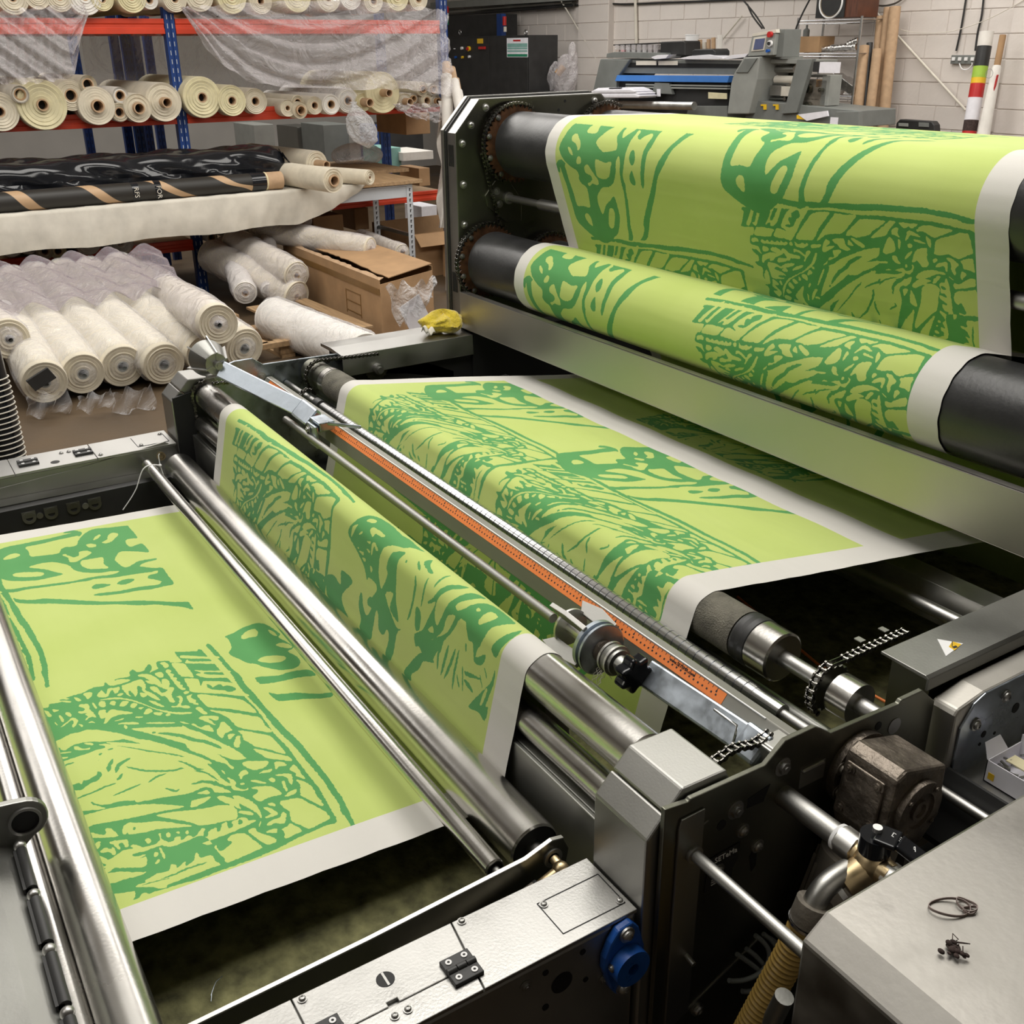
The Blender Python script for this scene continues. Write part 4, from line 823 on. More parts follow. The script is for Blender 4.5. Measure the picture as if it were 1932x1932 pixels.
text('scale_text', 'www.SETEMA.com', M['black'], tpo, a_ + Vector((-1.085, 0, 0)) + (b2 - a_) * .62 + nrm * .0006, (1, 0, 0), b2 - a_, .0075)
ed = MB(); ed.beam((XA + .01, .9865, Z(-.9045)), (XB - .1, .9865, Z(-.9045)), .0022, .0016); ed.build('bar_edge', M['pwhite'], bar)
# winding shaft and its arms
q = MB(); q.cyl(P3(-2.62, .913, -.927), P3(-1.32, .913, -.927), .0092, 20); q.build('winding_shaft', M['steel_dark'], dr)
# spreader roller with wound grooves
sr = MB(); prof = []; x = 0; Lr = 1.78
prof.append((0, .0115)); prof.append((.0, .0148)); prof.append((.05, .0148))
xx = .05
while xx < Lr - .07: prof += [(xx, .0128), (xx + .0016, .0128), (xx + .0018, .0157), (xx + .0186, .0157), (xx + .0188, .0128)]; xx += .0188
prof += [(Lr - .06, .0150), (Lr, .0150), (Lr, .006)]
sr.lathe(P3(-2.68, 1.050, -.935), (1, 0, 0), prof, 20); spr = sr.build('spreader_roller', M['chrome'], dr); lbl(spr, 'slim steel roller with a wound groove')
q = MB(); q.cyl(P3(-2.97, 1.050, -.935), P3(-.775, 1.050, -.935), .0085, 16); q.build('shaft', M['steel_bright'], spr)
q = MB(); q.cyl(P3(-2.73, 1.05, -.935), P3(-2.695, 1.05, -.935), .0165, 18); q.build('collar', M['black'], spr)
# grey sleeved roller with ring, tape and sprockets
gr = MB(); gr.lathe(P3(-2.79, 1.1355, -.9097), (1, 0, 0), [(0, .030), (0, .0439), (1.72, .0439), (1.72, .030)], 56); gro = gr.build('sleeved_roller', M['graphite'], dr); lbl(gro, 'roller in a grey pebbled rubber sleeve')
q = MB(); q.lathe(P3(-1.085, 1.1355, -.9097), (1, 0, 0), [(.018, .0442), (.022, .0452), (.03, .0446), (.04, .0455), (.05, .0446), (.052, .043)], 40); q.build('tape_wrap', M['black'], gro)
q = MB(); q.lathe(P3(-1.033, 1.1355, -.9097), (1, 0, 0), [(0, .03), (0, .0436), (.046, .0436), (.049, .040), (.049, .001)], 48); q.build('steel_ring', M['roller'], gro)
q = MB(); q.lathe(P3(-2.825, 1.1355, -.9097), (1, 0, 0), [(0, .001), (0, .0436), (.026, .0436), (.026, .03)], 40); q.lathe(P3(-2.799, 1.1355, -.9097), (1, 0, 0), [(0, .0425), (.01, .0425)], 40); q.build('steel_ring', M['roller'], gro)
q = MB(); q.cyl(P3(-.985, 1.1355, -.9097), P3(-.764, 1.1355, -.9097), .0135, 20); q.cyl(P3(-2.985, 1.1355, -.9097), P3(-2.82, 1.1355, -.9097), .0135, 20); q.build('shaft', M['steel_bright'], gro)
q = MB(); q.cyl(P3(-.868, 1.1355, -.9097), P3(-.828, 1.1355, -.9097), .0335, 36); q.build('drive_hub', M['roller'], gro, bevel=.002)
sprocket(-.885, 1.1355, -.9097, .040, 'plate', 20, gro)
dc = MB(); dc.cyl(P3(-2.96, 1.1355, -.9097), P3(-2.835, 1.1355, -.9097), .040, 30); dc.build('drive_drum', M['plate'], gro)
pts = [(1.36, -.868), (1.245, -.866), (1.232, -.866)]
ch = [(1.30 - .0127 * i, -.864 - .0002 * i) for i in range(12)] + chain_pts((1.1355, -.9097), .0455, a0=88, a1=232)[1:]
chn = MB(); chn.box(-.8852, -.8848, 1.30, 1.302, Z(-.866), Z(-.864)); cho = chn.build('drive_chain', M['chain'], dr); lbl(cho, 'oily roller chain over the near sprocket')
chain(cho, ch, -.885)
for y in (1.268, 1.212):
    q = MB(); q.obox(P3(-.902, y, -.858), (.007, 0, 0), (0, .0055, 0), (0, 0, .0008)); q.build('chain_tab', M['steel'], cho)
chain(dr, chain_pts((1.1355, -.9097), .050, a0=60, a1=215) , -2.895, single=False)
chain(dr, [(1.16 + .0127 * i, -.862 - .0006 * i) for i in range(14)], -2.895, single=False)
chain(dr, chain_pts((1.05, -.935), .022, a0=20, a1=230), -2.80, single=False)
q = MB(); q.cyl(P3(-2.97, 1.128, -.99), P3(-.775, 1.128, -.99), .012, 16); q.build('tie_bar', M['steel_dark'], dr)
# chains by the corner columns
chain(dr, [(.835 + .0127 * i, -.905 - .004 * math.sin(i)) for i in range(11)], -.845, single=False)
chain(dr, [(.80 + .0127 * i, -.870 - .0008 * i) for i in range(11)], -2.87, single=False)
chain(dr, chain_pts((.7837, -.9101), .046, a0=95, a1=205) + [(.742, -.935 - .0127 * i) for i in range(14)], -2.895, single=False)
# roll holder arm, far: hub with fins on the end of a flat arm
HB = at(405, 685, 'x', -2.80); BR = at(600, 795, 'x', -2.48)
fa = MB(); A0 = HB + Vector((.03, .005, -.01)); A1 = BR + Vector((-.10, -.012, .012)); fa.beam(A0, A1, .010, .048, (0, .7, .7)); far_arm = fa.build('holder_arm', M['zinc'], dr, bevel=.003); lbl(far_arm, 'zinc holder arm swung out towards the far hub')
q = MB(); q.beam(A1, BR + Vector((-.02, -.004, 0)), .026, .054, (0, .7, .7)); q.build('arm_socket', M['zinc'], far_arm, bevel=.006)
q = MB(); q.obox(BR + Vector((.03, 0, .004)), (.034, 0, 0), (0, .022, 0), (0, 0, .012)); q.obox(BR + Vector((.035, -.03, -.022)), (.030, 0, 0), (0, .004, 0), (0, 0, .030)); q.beam(BR + Vector((.06, 0, .012)), BR + Vector((.12, .07, .005)), .006, .010); cl_ = q.build('bar_clamp', M['zinc'], far_arm, bevel=.003)
q = MB(); bolt(q, BR + Vector((.02, -.036, -.010)), (0, -1, .1), .008); q.build('clamp_bolt', M['steel_bright'], cl_)
hd = (_ray(405, 685).normalized() * .86 - RT * .30 - DN2 * .20).normalized()
q = MB(); c0 = HB + hd * .012; q.lathe(c0 - hd * .03, hd, [(0, .001), (0, .030), (.004, .030), (.004, .001)], 32); q.cyl(c0 - hd * .055, c0 - hd * .02, .0105, 18); q.cyl(c0 - hd * .06, c0 - hd * .055, .006, 14); hub = q.build('hub_plate', M['steel_bright'], dr); lbl(hub, 'chrome finned core hub on the far arm')
q = MB(); q.lathe(c0 - hd * .025, hd, [(0, .030), (.085, .052), (.088, .052), (.088, .001)], 36); q.build('hub_cone', M['steel_dark'], hub)
sa = hd.orthogonal().normalized(); sb = hd.cross(sa)
for i in range(6):
    t = 2 * math.pi * i / 6 + .4; rd = sa * math.cos(t) + sb * math.sin(t); q = MB(); tg = hd.cross(rd)
    vs = [c0 - hd * .034 + rd * .012, c0 - hd * .034 + rd * .034, c0 + hd * .07 + rd * .062, c0 + hd * .07 + rd * .012]; q.add([v + tg * .002 for v in vs] + [v - tg * .002 for v in vs], [(0, 1, 2, 3), (7, 6, 5, 4), (0, 4, 5, 1), (1, 5, 6, 2), (2, 6, 7, 3), (3, 7, 4, 0)]); q.build('hub_fin', M['steel_bright'], hub)
# roll holder arm, near: chuck with four jaws, clutch discs and star knob
CK = at(1130, 1222, 'y', .912)
na = MB(); NB = at(1420, 1402, 'y', .948); NA0 = at(1215, 1262, 'y', .935); na.beam(NA0 + Vector((.0, .004, -.008)), NB + Vector((0, .002, -.004)), .014, .046, (0, .7, .7)); near_arm = na.build('holder_arm', M['zinc'], dr, bevel=.004); lbl(near_arm, 'dark zinc holder arm with the near chuck')
q = MB(); q.beam(NB + Vector((-.022, .002, -.004)), NB + Vector((.026, .002, -.005)), .030, .052, (0, .7, .7)); q.build('arm_socket', M['zinc'], near_arm, bevel=.006)
q = MB(); q.tube([NB + Vector((-.07, -.012, .022)), NB + Vector((-.022, -.012, .022)), NB + Vector((-.016, -.020, .012)), NB + Vector((-.022, -.020, -.026))], .0022, 8); q.build('spring_clip', M['chrome'], near_arm)
q = MB(); q.obox(NB + Vector((.055, .018, .014)), (.045, 0, 0), (0, .022, 0), (0, 0, .003)); q.obox(NB + Vector((.052, -.006, -.008)), (.035, 0, 0), (0, .003, 0), (0, 0, .024)); q.obox(NB + Vector((.092, .02, .0)), (.004, 0, 0), (0, .026, 0), (0, 0, .018)); cb = q.build('bar_clamp', M['steel'], near_arm, bevel=.003)
q = MB(); bolt(q, NB + Vector((.075, -.010, -.004)), (0, -1, .2), .006); q.build('clamp_bolt', M['steel_bright'], cb)
cd = Vector((1, 0, 0)); c = CK
q = MB(); q.lathe(c, cd, [(-.012, .001), (-.012, .046), (-.004, .046), (-.004, .040), (.004, .040), (.004, .046), (.0085, .046), (.0095, .044), (.0095, .010)], 48); ck = q.build('chuck_disc', M['zinc'], dr); lbl(ck, 'bluish steel chuck disc with jaws and a black star knob')
q = MB(); q.lathe(c, cd, [(-.085, .010), (-.085, .034), (-.080, .034), (-.080, .012), (-.012, .012)], 32); q.build('chuck_core', M['alu'], ck)
for i in range(4):
    t = math.pi / 2 * i + .55; rd = Vector((0, math.cos(t), math.sin(t))); tg = Vector((0, -math.sin(t), math.cos(t))); q = MB()
    vs = [c + cd * -.006 + rd * .028, c + cd * -.006 + rd * .050, c + cd * -.055 + rd * .058, c + cd * -.105 + rd * .050, c + cd * -.098 + rd * .043, c + cd * -.085 + rd * .030]; n_ = 6
    q.add([v + tg * .0045 for v in vs] + [v - tg * .0045 for v in vs], [tuple(range(n_)), tuple(range(n_, 2 * n_))[::-1]] + [(k, n_ + k, n_ + (k + 1) % n_, (k + 1) % n_) for k in range(n_)]); q.build('jaw', M['steel'], ck, bevel=.001)
q = MB(); q.lathe(c + cd * .009, cd, [(0, .020), (.006, .019), (.010, .013), (.024, .013), (.024, .001)], 28); q.build('hub_nut', M['castiron'], ck)
for k, m_ in ((.030, 'alu'), (.046, 'alu')): q = MB(); q.lathe(c + cd * k, cd, [(0, .001), (0, .027), (.0045, .027), (.0045, .001)], 36); q.build('clutch_disc', M[m_], ck)
q = MB(); q.lathe(c + cd * .0345, cd, [(0, .025), (.0115, .025)], 32); q.lathe(c + cd * .0505, cd, [(0, .023), (.006, .022), (.007, .015), (.02, .012), (.032, .011)], 28); q.build('clutch_sleeve', M['steel_dark'], ck)
q = MB(); n_ = 70; pr = []
for i in range(n_): t = 2 * math.pi * i / n_; rr = .0285 + .0042 * math.cos(7 * t); pr.append((c.y + rr * math.cos(t), c.z + rr * math.sin(t)))
q.prism(pr, 'x', c.x + .078, c.x + .104); q.build('star_knob', M['blackgloss'], ck, bevel=.006, seg=3)
q = MB()
for i in range(9):
    t = random.uniform(3.6, 5.6); p = c + Vector((.026, .016 * math.cos(t), .016 * math.sin(t))); ln = [p]
    for j in range(6): p = p + Vector((random.uniform(-.006, .008), random.uniform(-.008, .003), random.uniform(-.009, -.001))); ln.append(p)
    q.tube(ln, .0005, 4)
q.build('loose_threads', M['offwhite'], ck, kind='stuff')
# gearbox, motor, pipes with valve, hose
gx = root('worm_gearbox', P3(-.71, 1.06, -1.1), 'grimy cast iron worm gearbox and motor bolted to the dark side plate', 'gearbox')
q = MB(); q.cyl(P3(-.765, 1.058, -.947), P3(-.752, 1.058, -.947), .058, 40); q.build('mounting_flange', M['castiron'], gx, bevel=.002)
bp_ = [(.998, -.985), (1.012, -.888), (1.030, -.880), (1.118, -.905), (1.122, -.992), (1.09, -1.028), (1.01, -1.02)]
q = MB(); q.prism([(a, Z(b_)) for a, b_ in bp_], 'x', -.748, -.662); gb = q.build('gear_housing', M['castiron'], gx, bevel=.005)
q = MB(); q.prism([(a, Z(b_)) for a, b_ in [(.991, -.978), (1.003, -.898), (1.007, -.898), (.999, -.978)]], 'x', -.738, -.675); q.build('cover_plate', M['castiron'], gb, bevel=.002)
bolts(gb, [P3(-.730, .993, -.968), P3(-.682, .993, -.968), P3(-.730, 1.001, -.905), P3(-.682, 1.001, -.905)], (0, -1, .1), .006, m='castiron')
q = MB(); q.pipe(P3(-.662, 1.060, -.952), P3(-.652, 1.060, -.952), .044, .028, 36); q.cyl(P3(-.662, 1.06, -.952), P3(-.657, 1.06, -.952), .028, 30); q.pipe(P3(-.657, 1.06, -.952), P3(-.652, 1.06, -.952), .016, .011, 24); q.build('output_flange', M['castiron'], gb)
bolts(gb, [P3(-.652, 1.06 + .037 * math.cos(t), -.952 + .037 * math.sin(t)) for t in (.8, 2.4, 3.9, 5.5)], (1, 0, 0), .004, m='castiron')
bolts(gx, [P3(-.752, 1.058 + .05 * math.cos(t), -.947 + .05 * math.sin(t)) for t in (1.9, 2.7, 3.5)], (1, 0, 0), .007, m='motor')
q = MB(); A = P3(-.705, 1.03, -1.015); B = P3(-.705, .965, -1.20); q.cyl(A, A.lerp(B, .2), .045, 28); q.cyl(A.lerp(B, .2), B, .054, 28); q.cyl(B, B + (B - A).normalized() * .03, .050, 28, .035); mo = q.build('motor', M['motor'], gx, bevel=.002)
q = MB()
for i in range(9): t = math.pi * (.6 + i * .12); d = Vector((math.cos(t), math.sin(t) * .2, 0)); q.beam(A.lerp(B, .25) + Vector((.055 * math.cos(t), .055 * math.sin(t), 0)), B + Vector((.055 * math.cos(t), .055 * math.sin(t), 0)), .003, .008, (1, 0, 0))
q.build('cooling_fins', M['motor'], mo, kind='stuff')
pv = root('drain_valve', P3(-.62, .915, -1.1), 'brass three way valve with a black lever between the side plate and the cabinet', 'valve')
q = MB(); q.cyl(P3(-.765, .914, -.937), P3(-.660, .914, -.937), .0155, 22); q.build('pipe', M['steel'], pv)
q = MB(); q.cyl(P3(-.664, .914, -.937), P3(-.638, .914, -.937), .020, 6); q.build('hex_nut', M['alu'], pv)
q = MB(); q.ball(P3(-.615, .915, -.939), .024, 18, 12); q.cyl(P3(-.64, .915, -.939), P3(-.585, .915, -.939), .017, 20); q.cyl(P3(-.615, .915, -.94), P3(-.625, .878, -.962), .019, 20); q.build('valve_body', M['brass'], pv)
q = MB(); q.cyl(P3(-.590, .915, -.940), P3(-.560, .915, -.940), .019, 6); q.build('hex_nut', M['alu'], pv)
q = MB(); q.pipe(P3(-.628, .874, -.964), P3(-.630, .868, -.968), .0185, .012, 20); q.pipe(P3(-.669, .914, -.937), P3(-.664, .914, -.937), .0185, .012, 20); q.build('seal_tape', M['pwhite'], pv)
e0 = at(1600, 1642, 'x', -.63); e1 = at(1550, 1672, 'x', -.63); e2 = at(1533, 1712, 'x', -.63)
def bez(p0, p1, p2, p3, n=12): return [((1 - t) ** 3) * p0 + 3 * (1 - t) ** 2 * t * p1 + 3 * (1 - t) * t * t * p2 + t ** 3 * p3 for t in [i / n for i in range(n + 1)]]
q = MB(); q.tube(bez(e0, e0.lerp(e1, .7), e1, e2, 14), .0150, 18); q.build('elbow', M['steel'], pv)
q = MB(); q.cyl(P3(-.615, .915, -.920), P3(-.615, .915, -.895), .020, 20); hl = [P3(-.615, .915, -.893), P3(-.59, .925, -.893), P3(-.56, .935, -.905), P3(-.50, .945, -.905)]
q.beam(hl[0], hl[1], .034, .008); q.beam(hl[1], hl[2], .026, .008); q.beam(hl[2], hl[3], .024, .008); lv = q.build('lever', M['blackgloss'], pv, bevel=.002)
q = MB(); q.cyl(P3(-.615, .915, -.889), P3(-.615, .915, -.883), .006, 16); q.build('lever_rivet', M['alu'], lv)
hd_ = (hl[2] - hl[1]).normalized(); text('lever_text', 'DELTA', M['pwhite'], lv, P3(-.600, .9215, -.8882), (1, .34, -.28), (-.2, 1, 0), .011, .0002)
h0 = at(1532, 1718, 'x', -.63); h1 = at(1495, 1800, 'x', -.64); h2 = at(1440, 1890, 'x', -.65); h3 = at(1405, 1960, 'x', -.66)
hs = root('suction_hose', h3, 'tan ribbed suction hose hanging from the brass valve', 'hose')
cen = bez(h0, h1, h2, h3, 120); q = MB(); q.tube(cen, [.0195 + .0013 * (1 if (i // 2) % 2 else -1) for i in range(len(cen))], 18); q.build('hose_body', M['hose'], hs)
q = MB(); q.tube(bez(h0 + Vector((0, .004, .012)), h0, h0, h0.lerp(h1, .2), 8), .0235, 20); q.build('hose_cuff', M['motor'], hs)
q = MB(); q.tube([h0.lerp(h1, .22) + Vector((0, 0, 0)), h0.lerp(h1, .27)], .0245, 24); q.build('hose_clamp', M['chrome'], hs)
b0 = at(1480, 1880, 'x', -.60); b1 = at(1440, 1960, 'x', -.62)
q = MB(); q.tube([b0, b0.lerp(b1, .5), b1 + Vector((0, 0, -.05))], .012, 16); bh = q.build('braided_hose', M['steel_dark'], None); tag(bh, 'silver braided hose end below the tan ribbed hose', 'hose')
for k, (sx, sy, ex, ey, dz) in enumerate(((1440, 1762, 1400, 1870, .0), (1425, 1765, 1375, 1850, .0), (1408, 1790, 1420, 1900, 0), (1452, 1770, 1430, 1850, 0), (1390, 1800, 1460, 1900, 0))):
    p0 = at(sx, sy, 'x', -.745); p3 = at(ex, ey, 'x', -.735); q = MB(); q.tube(bez(p0, p0 + Vector((.02, .05, -.05)), p3 + Vector((.01, .05, -.03)), p3, 16), .0036, 8)
    cbl = q.build('cable', M['greyplastic'], None); tag(cbl, ['uppermost grey cable looping beside the tan hose', 'grey cable curving down left of the tan hose', 'innermost grey cable of the loops below the maker label', 'short grey cable closest to the tan hose', 'lowest grey cable crossing the loops below the maker label'][k], 'cable', 'loose grey cables under the side plate')
for (y, z, xe) in ((.749, -.954, -.50), (1.205, -1.024, -.45)):
    q = MB(); q.cyl((-.765, y, Z(z)), (xe, y, Z(z)), .0085, 18); q.pipe((-.765, y, Z(z)), (-.755, y, Z(z)), .0125, .0085, 18); q.build('tie_rod', M['steel'], dr)
# cross channel and orange wire seen beyond the cloth edge
q = MB(); p0, p1 = at(1560, 1052, 'z', Z(-1.12)), at(1845, 1158, 'z', Z(-1.12)); q.cyl((-2.9, 1.70, Z(-1.05)), (-.87, 1.70, Z(-1.05)), .014, 20); q.build('cross_tube', M['alu'], dr)
q = MB(); q.prism([(1.735, Z(-1.10)), (1.745, Z(-1.02)), (1.80, Z(-1.015)), (1.80, Z(-1.025)), (1.755, Z(-1.03)), (1.745, Z(-1.10))], 'x', -2.9, -.87); q.build('cross_channel', M['alu'], dr, bevel=.001)
q = MB(); q.tube([P3(-1.45, 1.50, -1.12), P3(-1.2, 1.49, -1.16), P3(-.98, 1.50, -1.16), P3(-.88, 1.50, -1.15)], .003, 8); wr_ = q.build('orange_wire', M['orange'], dr)
q = MB(); q.box(-2.95, -.87, .80, 2.6, Z(-1.75), Z(-1.70)); q.build('drip_tray', M['darkgap'], dr)
q = MB(); q.box(-2.93, -.87, 1.22, 2.5, Z(-1.36), Z(-1.33)); q.build('lower_blanket', M['belt'], dr)

# ---------------------------------------------------------------- C: the roller tower
tw = root('roller_tower', (-1.9, 2.1, 0), 'tall end section with three black rollers and a steel splash rail', 'machine')
tp_ = [(1.69, -1.9), (1.69, -.246), (1.778, -.149), (2.251, -.145), (2.306, -.197), (2.55, -.42), (2.55, -1.9)]
q = MB(); q.prism([(a, Z(b_)) for a, b_ in tp_], 'x', -3.012, -3.002); pl_ = q.build('side_plate', M['plate'], tw, bevel=.0015); lbl(pl_, 'dark olive tinted steel far side plate with chamfered top corners')
# folded outer casing with vent slots
def fold(y0, z0, y1, z1, x0, x1, th=.002):
    q = MB(); d = Vector((0, y1 - y0, z1 - z0)); n = Vector((0, -d.z, d.y)).normalized() * th
    a, b_ = Vector((0, y0, Z(z0))), Vector((0, y1, Z(z1))); X0, X1 = Vector((x0, 0, 0)), Vector((x1, 0, 0))
    vs = [X0 + a, X1 + a, X1 + b_, X0 + b_]; q.add(vs + [v + n for v in vs], [(0, 1, 2, 3), (7, 6, 5, 4), (0, 4, 5, 1), (1, 5, 6, 2), (2, 6, 7, 3), (3, 7, 4, 0)]); return q
fold(1.69, -.90, 1.69, -.246, -3.055, -3.002).build('casing_front', M['steel'], tw)
fold(1.69, -.246, 1.778, -.149, -3.055, -3.002).build('casing_slope', M['steel_bright'], tw)
fold(1.778, -.149, 2.251, -.145, -3.055, -3.002).build('casing_top', M['steel_bright'], tw)
fold(2.251, -.145, 2.55, -.42, -3.055, -3.002).build('casing_slope', M['steel_bright'], tw)
q = MB(); q.prism([(a, Z(b_)) for a, b_ in [(1.685, -1.9), (1.685, -.24), (1.775, -.143), (2.251, -.139), (2.55, -.415), (2.55, -1.9)]], 'x', -3.066, -3.057); q.build('outer_panel', M['black'], tw)
q = MB(); q.prism([(a, Z(b_)) for a, b_ in [(1.682, -1.9), (1.682, -.238), (1.773, -.140), (2.251, -.136), (2.55, -.41), (2.55, -1.9)]], 'x', -3.086, -3.068); q.build('outer_panel', M['steel'], tw, bevel=.001)
for zc in (-.30, -.70):
    for i in range(4):
        q = MB(); x = -3.046 + i * .0085; q.box(x, x + .0032, 1.6865, 1.6885, Z(zc - .045), Z(zc + .02)); q.build('vent_slot', M['darkgap'], tw)
screws(pl_, [P3(-3.002, 1.712, z) for z in (-.275, -.40, -.525, -.645, -.73)] + [P3(-3.002, 1.745, -.222), P3(-3.002, 1.80, -.172), P3(-3.002, 2.225, -.165)], (1, 0, 0), .009)
q = MB()
for y, z in ((1.925, -.165), (2.105, -.163), (1.80, -.235), (2.08, -.19), (1.88, -.25)): q.cyl(P3(-3.003, y, z), P3(-3.0015, y, z), .005, 12)
q.build('plate_hole', M['darkgap'], pl_)
q = MB(); q.prism([(a, Z(b_)) for a, b_ in [(1.79, -.44), (1.83, -.395), (1.88, -.395), (1.93, -.46), (1.93, -.53), (1.87, -.53), (1.80, -.475)]], 'x', -3.002, -2.997); q.build('bearing_plate', M['plate'], pl_, bevel=.001)
bolts(pl_, [P3(-2.997, 1.835, -.428), P3(-2.997, 1.845, -.470)], (1, 0, 0), .008)
def black_roller(y, z, label, shade='rubber', sp=True):
    q = MB(); q.lathe(P3(-2.95, y, z), (1, 0, 0), [(0, .02), (0, .097), (.003, .10), (2.34, .10), (2.34, .02)], 72); ro = q.build('black_roller', M[shade], tw); lbl(ro, label)
    q = MB(); q.cyl(P3(-2.997, y, z), P3(-2.95, y, z), .06, 32); q.cyl(P3(-.61, y, z), P3(-.58, y, z), .04, 24); q.build('bearing', M['sprocket'], ro)
    sprocket(-2.978, y, z, .119, 'sprocket', 44, ro)
    chain(ro, chain_pts((y, z), .124, a0=62, a1=243), -2.978, single=False, name='sprocket_chain')
    for t in (130, 165, 200, 235): q = MB(); bolt(q, P3(-2.974, y + .108 * math.cos(math.radians(t)), z + .108 * math.sin(math.radians(t))), (1, 0, 0), .006); q.build('rim_bolt', M['steel_bright'], ro)
    return ro
black_roller(1.79, -.647, 'lower front black roller'); black_roller(1.90, -.285, 'upper front black roller'); black_roller(2.26, -.293, 'upper back black roller'); black_roller(2.04, -.70, 'lower back black roller')
chain(tw, [(1.776 + .0125 * math.sin(i * .5) * .1 + i * .0034, -.31 - i * .0122) for i in range(20)] , -2.985, single=False)
q = MB(); q.cyl(P3(-2.997, 1.875, -.452), P3(-2.80, 1.875, -.452), .0115, 20); q.pipe(P3(-2.997, 1.875, -.452), P3(-2.985, 1.875, -.452), .019, .0115, 20); st = q.build('stay_rod', M['steel'], tw)
q = MB(); q.cyl(P3(-2.80, 1.875, -.452), P3(-.6, 1.875, -.452), .017, 24); q.build('stay_sleeve', M['steel'], st)
q = MB(); q.box(-2.998, -.60, 1.684, 1.690, Z(-.856), Z(-.738)); q.box(-2.998, -.60, 1.684, 1.71, Z(-.741), Z(-.738)); q.box(-2.998, -.60, 1.684, 1.70, Z(-.858), Z(-.855)); sr_ = q.build('splash_rail', M['railsteel'], tw, bevel=.0015); lbl(sr_, 'long stainless splash rail across the machine')
q = MB(); q.prism([(a, Z(b_)) for a, b_ in tp_], 'x', -.60, -.59); q.build('side_plate', M['plate'], tw)
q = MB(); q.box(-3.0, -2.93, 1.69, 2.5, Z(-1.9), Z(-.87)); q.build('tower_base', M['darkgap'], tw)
q = MB(); q.box(-2.998, -.60, 2.50, 2.52, Z(-1.9), Z(-.95)); q.build('back_panel', M['steel_dark'], tw)

# ---------------------------------------------------------------- steel cabinet, bottom right
cb = root('steel_cabinet', (-.2, 1.2, 0), 'large pale stainless cabinet with a sloping edge in the bottom right corner', 'cabinet')
q = MB(); zt = Z(-.85)
q.prism([(.696, 0), (.696, Z(-.874)), (.729, zt), (1.9, zt), (1.9, 0)], 'x', -.535, .75); q.build('cabinet_body', M['tablesteel'], cb, bevel=.004)
bnd = at(1805, 1723, 'z', zt); q = MB()
def loop(c, a, b_, ph, n=30, tw_=.0): return [c + Vector((a * math.cos(t) * math.cos(ph) - b_ * math.sin(t) * math.sin(ph), a * math.cos(t) * math.sin(ph) + b_ * math.sin(t) * math.cos(ph), .003 + .0015 * math.sin(t * 2 + tw_))) for t in [2 * math.pi * i / n for i in range(n)]]
def ribbon(q, pts, w_=.0032, th=.0008):
    n = len(pts)
    for i in range(n): q.beam(pts[i], pts[(i + 1) % n] + (pts[(i + 1) % n] - pts[i]) * .05, th, w_, (0, 0, 1))
ribbon(q, loop(bnd + Vector((-.008, -.002, 0)), .022, .0125, 1.0)); ribbon(q, loop(bnd + Vector((.0, .016, .0005)), .011, .008, .2, 24, 1)); ribbon(q, loop(bnd + Vector((.006, .013, 0)), .008, .005, 1.3, 20, 2))
rb = q.build('rubber_band', M['rubberband'], None); tag(rb, 'twisted grey rubber band lying on the pale cabinet top', 'rubber band')
ln_ = at(1800, 1792, 'z', zt + .002); q = MB()
for i in range(26):
    p = ln_ + Vector((random.gauss(0, .005), random.gauss(0, .0065), random.uniform(.001, .005))); q.ball(p, random.uniform(.002, .0042), 8, 6, (1, .7, .6))
for i in range(10):
    p = ln_ + Vector((random.gauss(0, .006), random.gauss(0, .008), .004)); q.tube([p + Vector((random.uniform(-.004, .004), random.uniform(-.004, .004), random.uniform(-.001, .003))) * k for k in ()] or [p, p + Vector((random.uniform(-.008, .008), random.uniform(-.008, .008), .001)), p + Vector((random.uniform(-.009, .009), random.uniform(-.009, .009), 0))], .0006, 5)
li = q.build('lint_clump', M['lint'], None); tag(li, 'small dark brown lint clump on the pale cabinet below the rubber band', 'lint')

# ---------------------------------------------------------------- side enclosure at the right edge with a tray
en = root('side_enclosure', (-.75, 1.8, 0), 'stainless side enclosure at the right edge with rounded front fold and a black tray', 'enclosure')
q = MB(); q.prism([(1.236, 0), (1.236, Z(-.915)), (1.242, Z(-.906)), (1.302, Z(-.895)), (1.31, Z(-.895)), (2.4, Z(-.895)), (2.4, 0)], 'x', -.7785, -.735); q.build('enclosure_body', M['railsteel'], en, bevel=.004)
q = MB(); q.prism([(1.300, Z(-.895)), (2.4, Z(-.895)), (2.4, Z(-1.5)), (1.25, Z(-1.5)), (1.25, Z(-.94)), (1.275, Z(-.905))], 'x', -.735, -.731); q.build('side_skin', M['zinc'], en, bevel=.0015)
screws(en, [P3(-.731, 1.352, -.918), P3(-.731, 1.42, -.945), P3(-.731, 1.286, -.945)], (1, 0, 0), .008)
for y, z, r in ((1.315, -.975, .006), (1.31, -.992, .003), (1.345, -.985, .003), (1.39, -.955, .009)): q = MB(); q.cyl(P3(-.7312, y, z), P3(-.7303, y, z), r, 18); q.build('side_hole', M['darkgap'], en)
q = MB(); q.box(-.731, -.60, 1.27, 1.90, Z(-1.035), Z(-1.03)); q.build('shelf', M['steel'], en)
q = MB(); q.prism([(1.19, Z(-1.10)), (1.235, Z(-1.005)), (1.24, Z(-1.005)), (1.20, Z(-1.12))], 'x', -.731, -.56); q.build('tray_front', M['black'], en)
q = MB(); q.box(-.731, -.56, 1.20, 1.9, Z(-1.15), Z(-1.145)); q.build('tray_floor', M['black'], en)
q = MB(); q.box(-.565, -.56, 1.20, 1.9, Z(-1.15), Z(-1.02)); q.build('tray_side', M['black'], en)
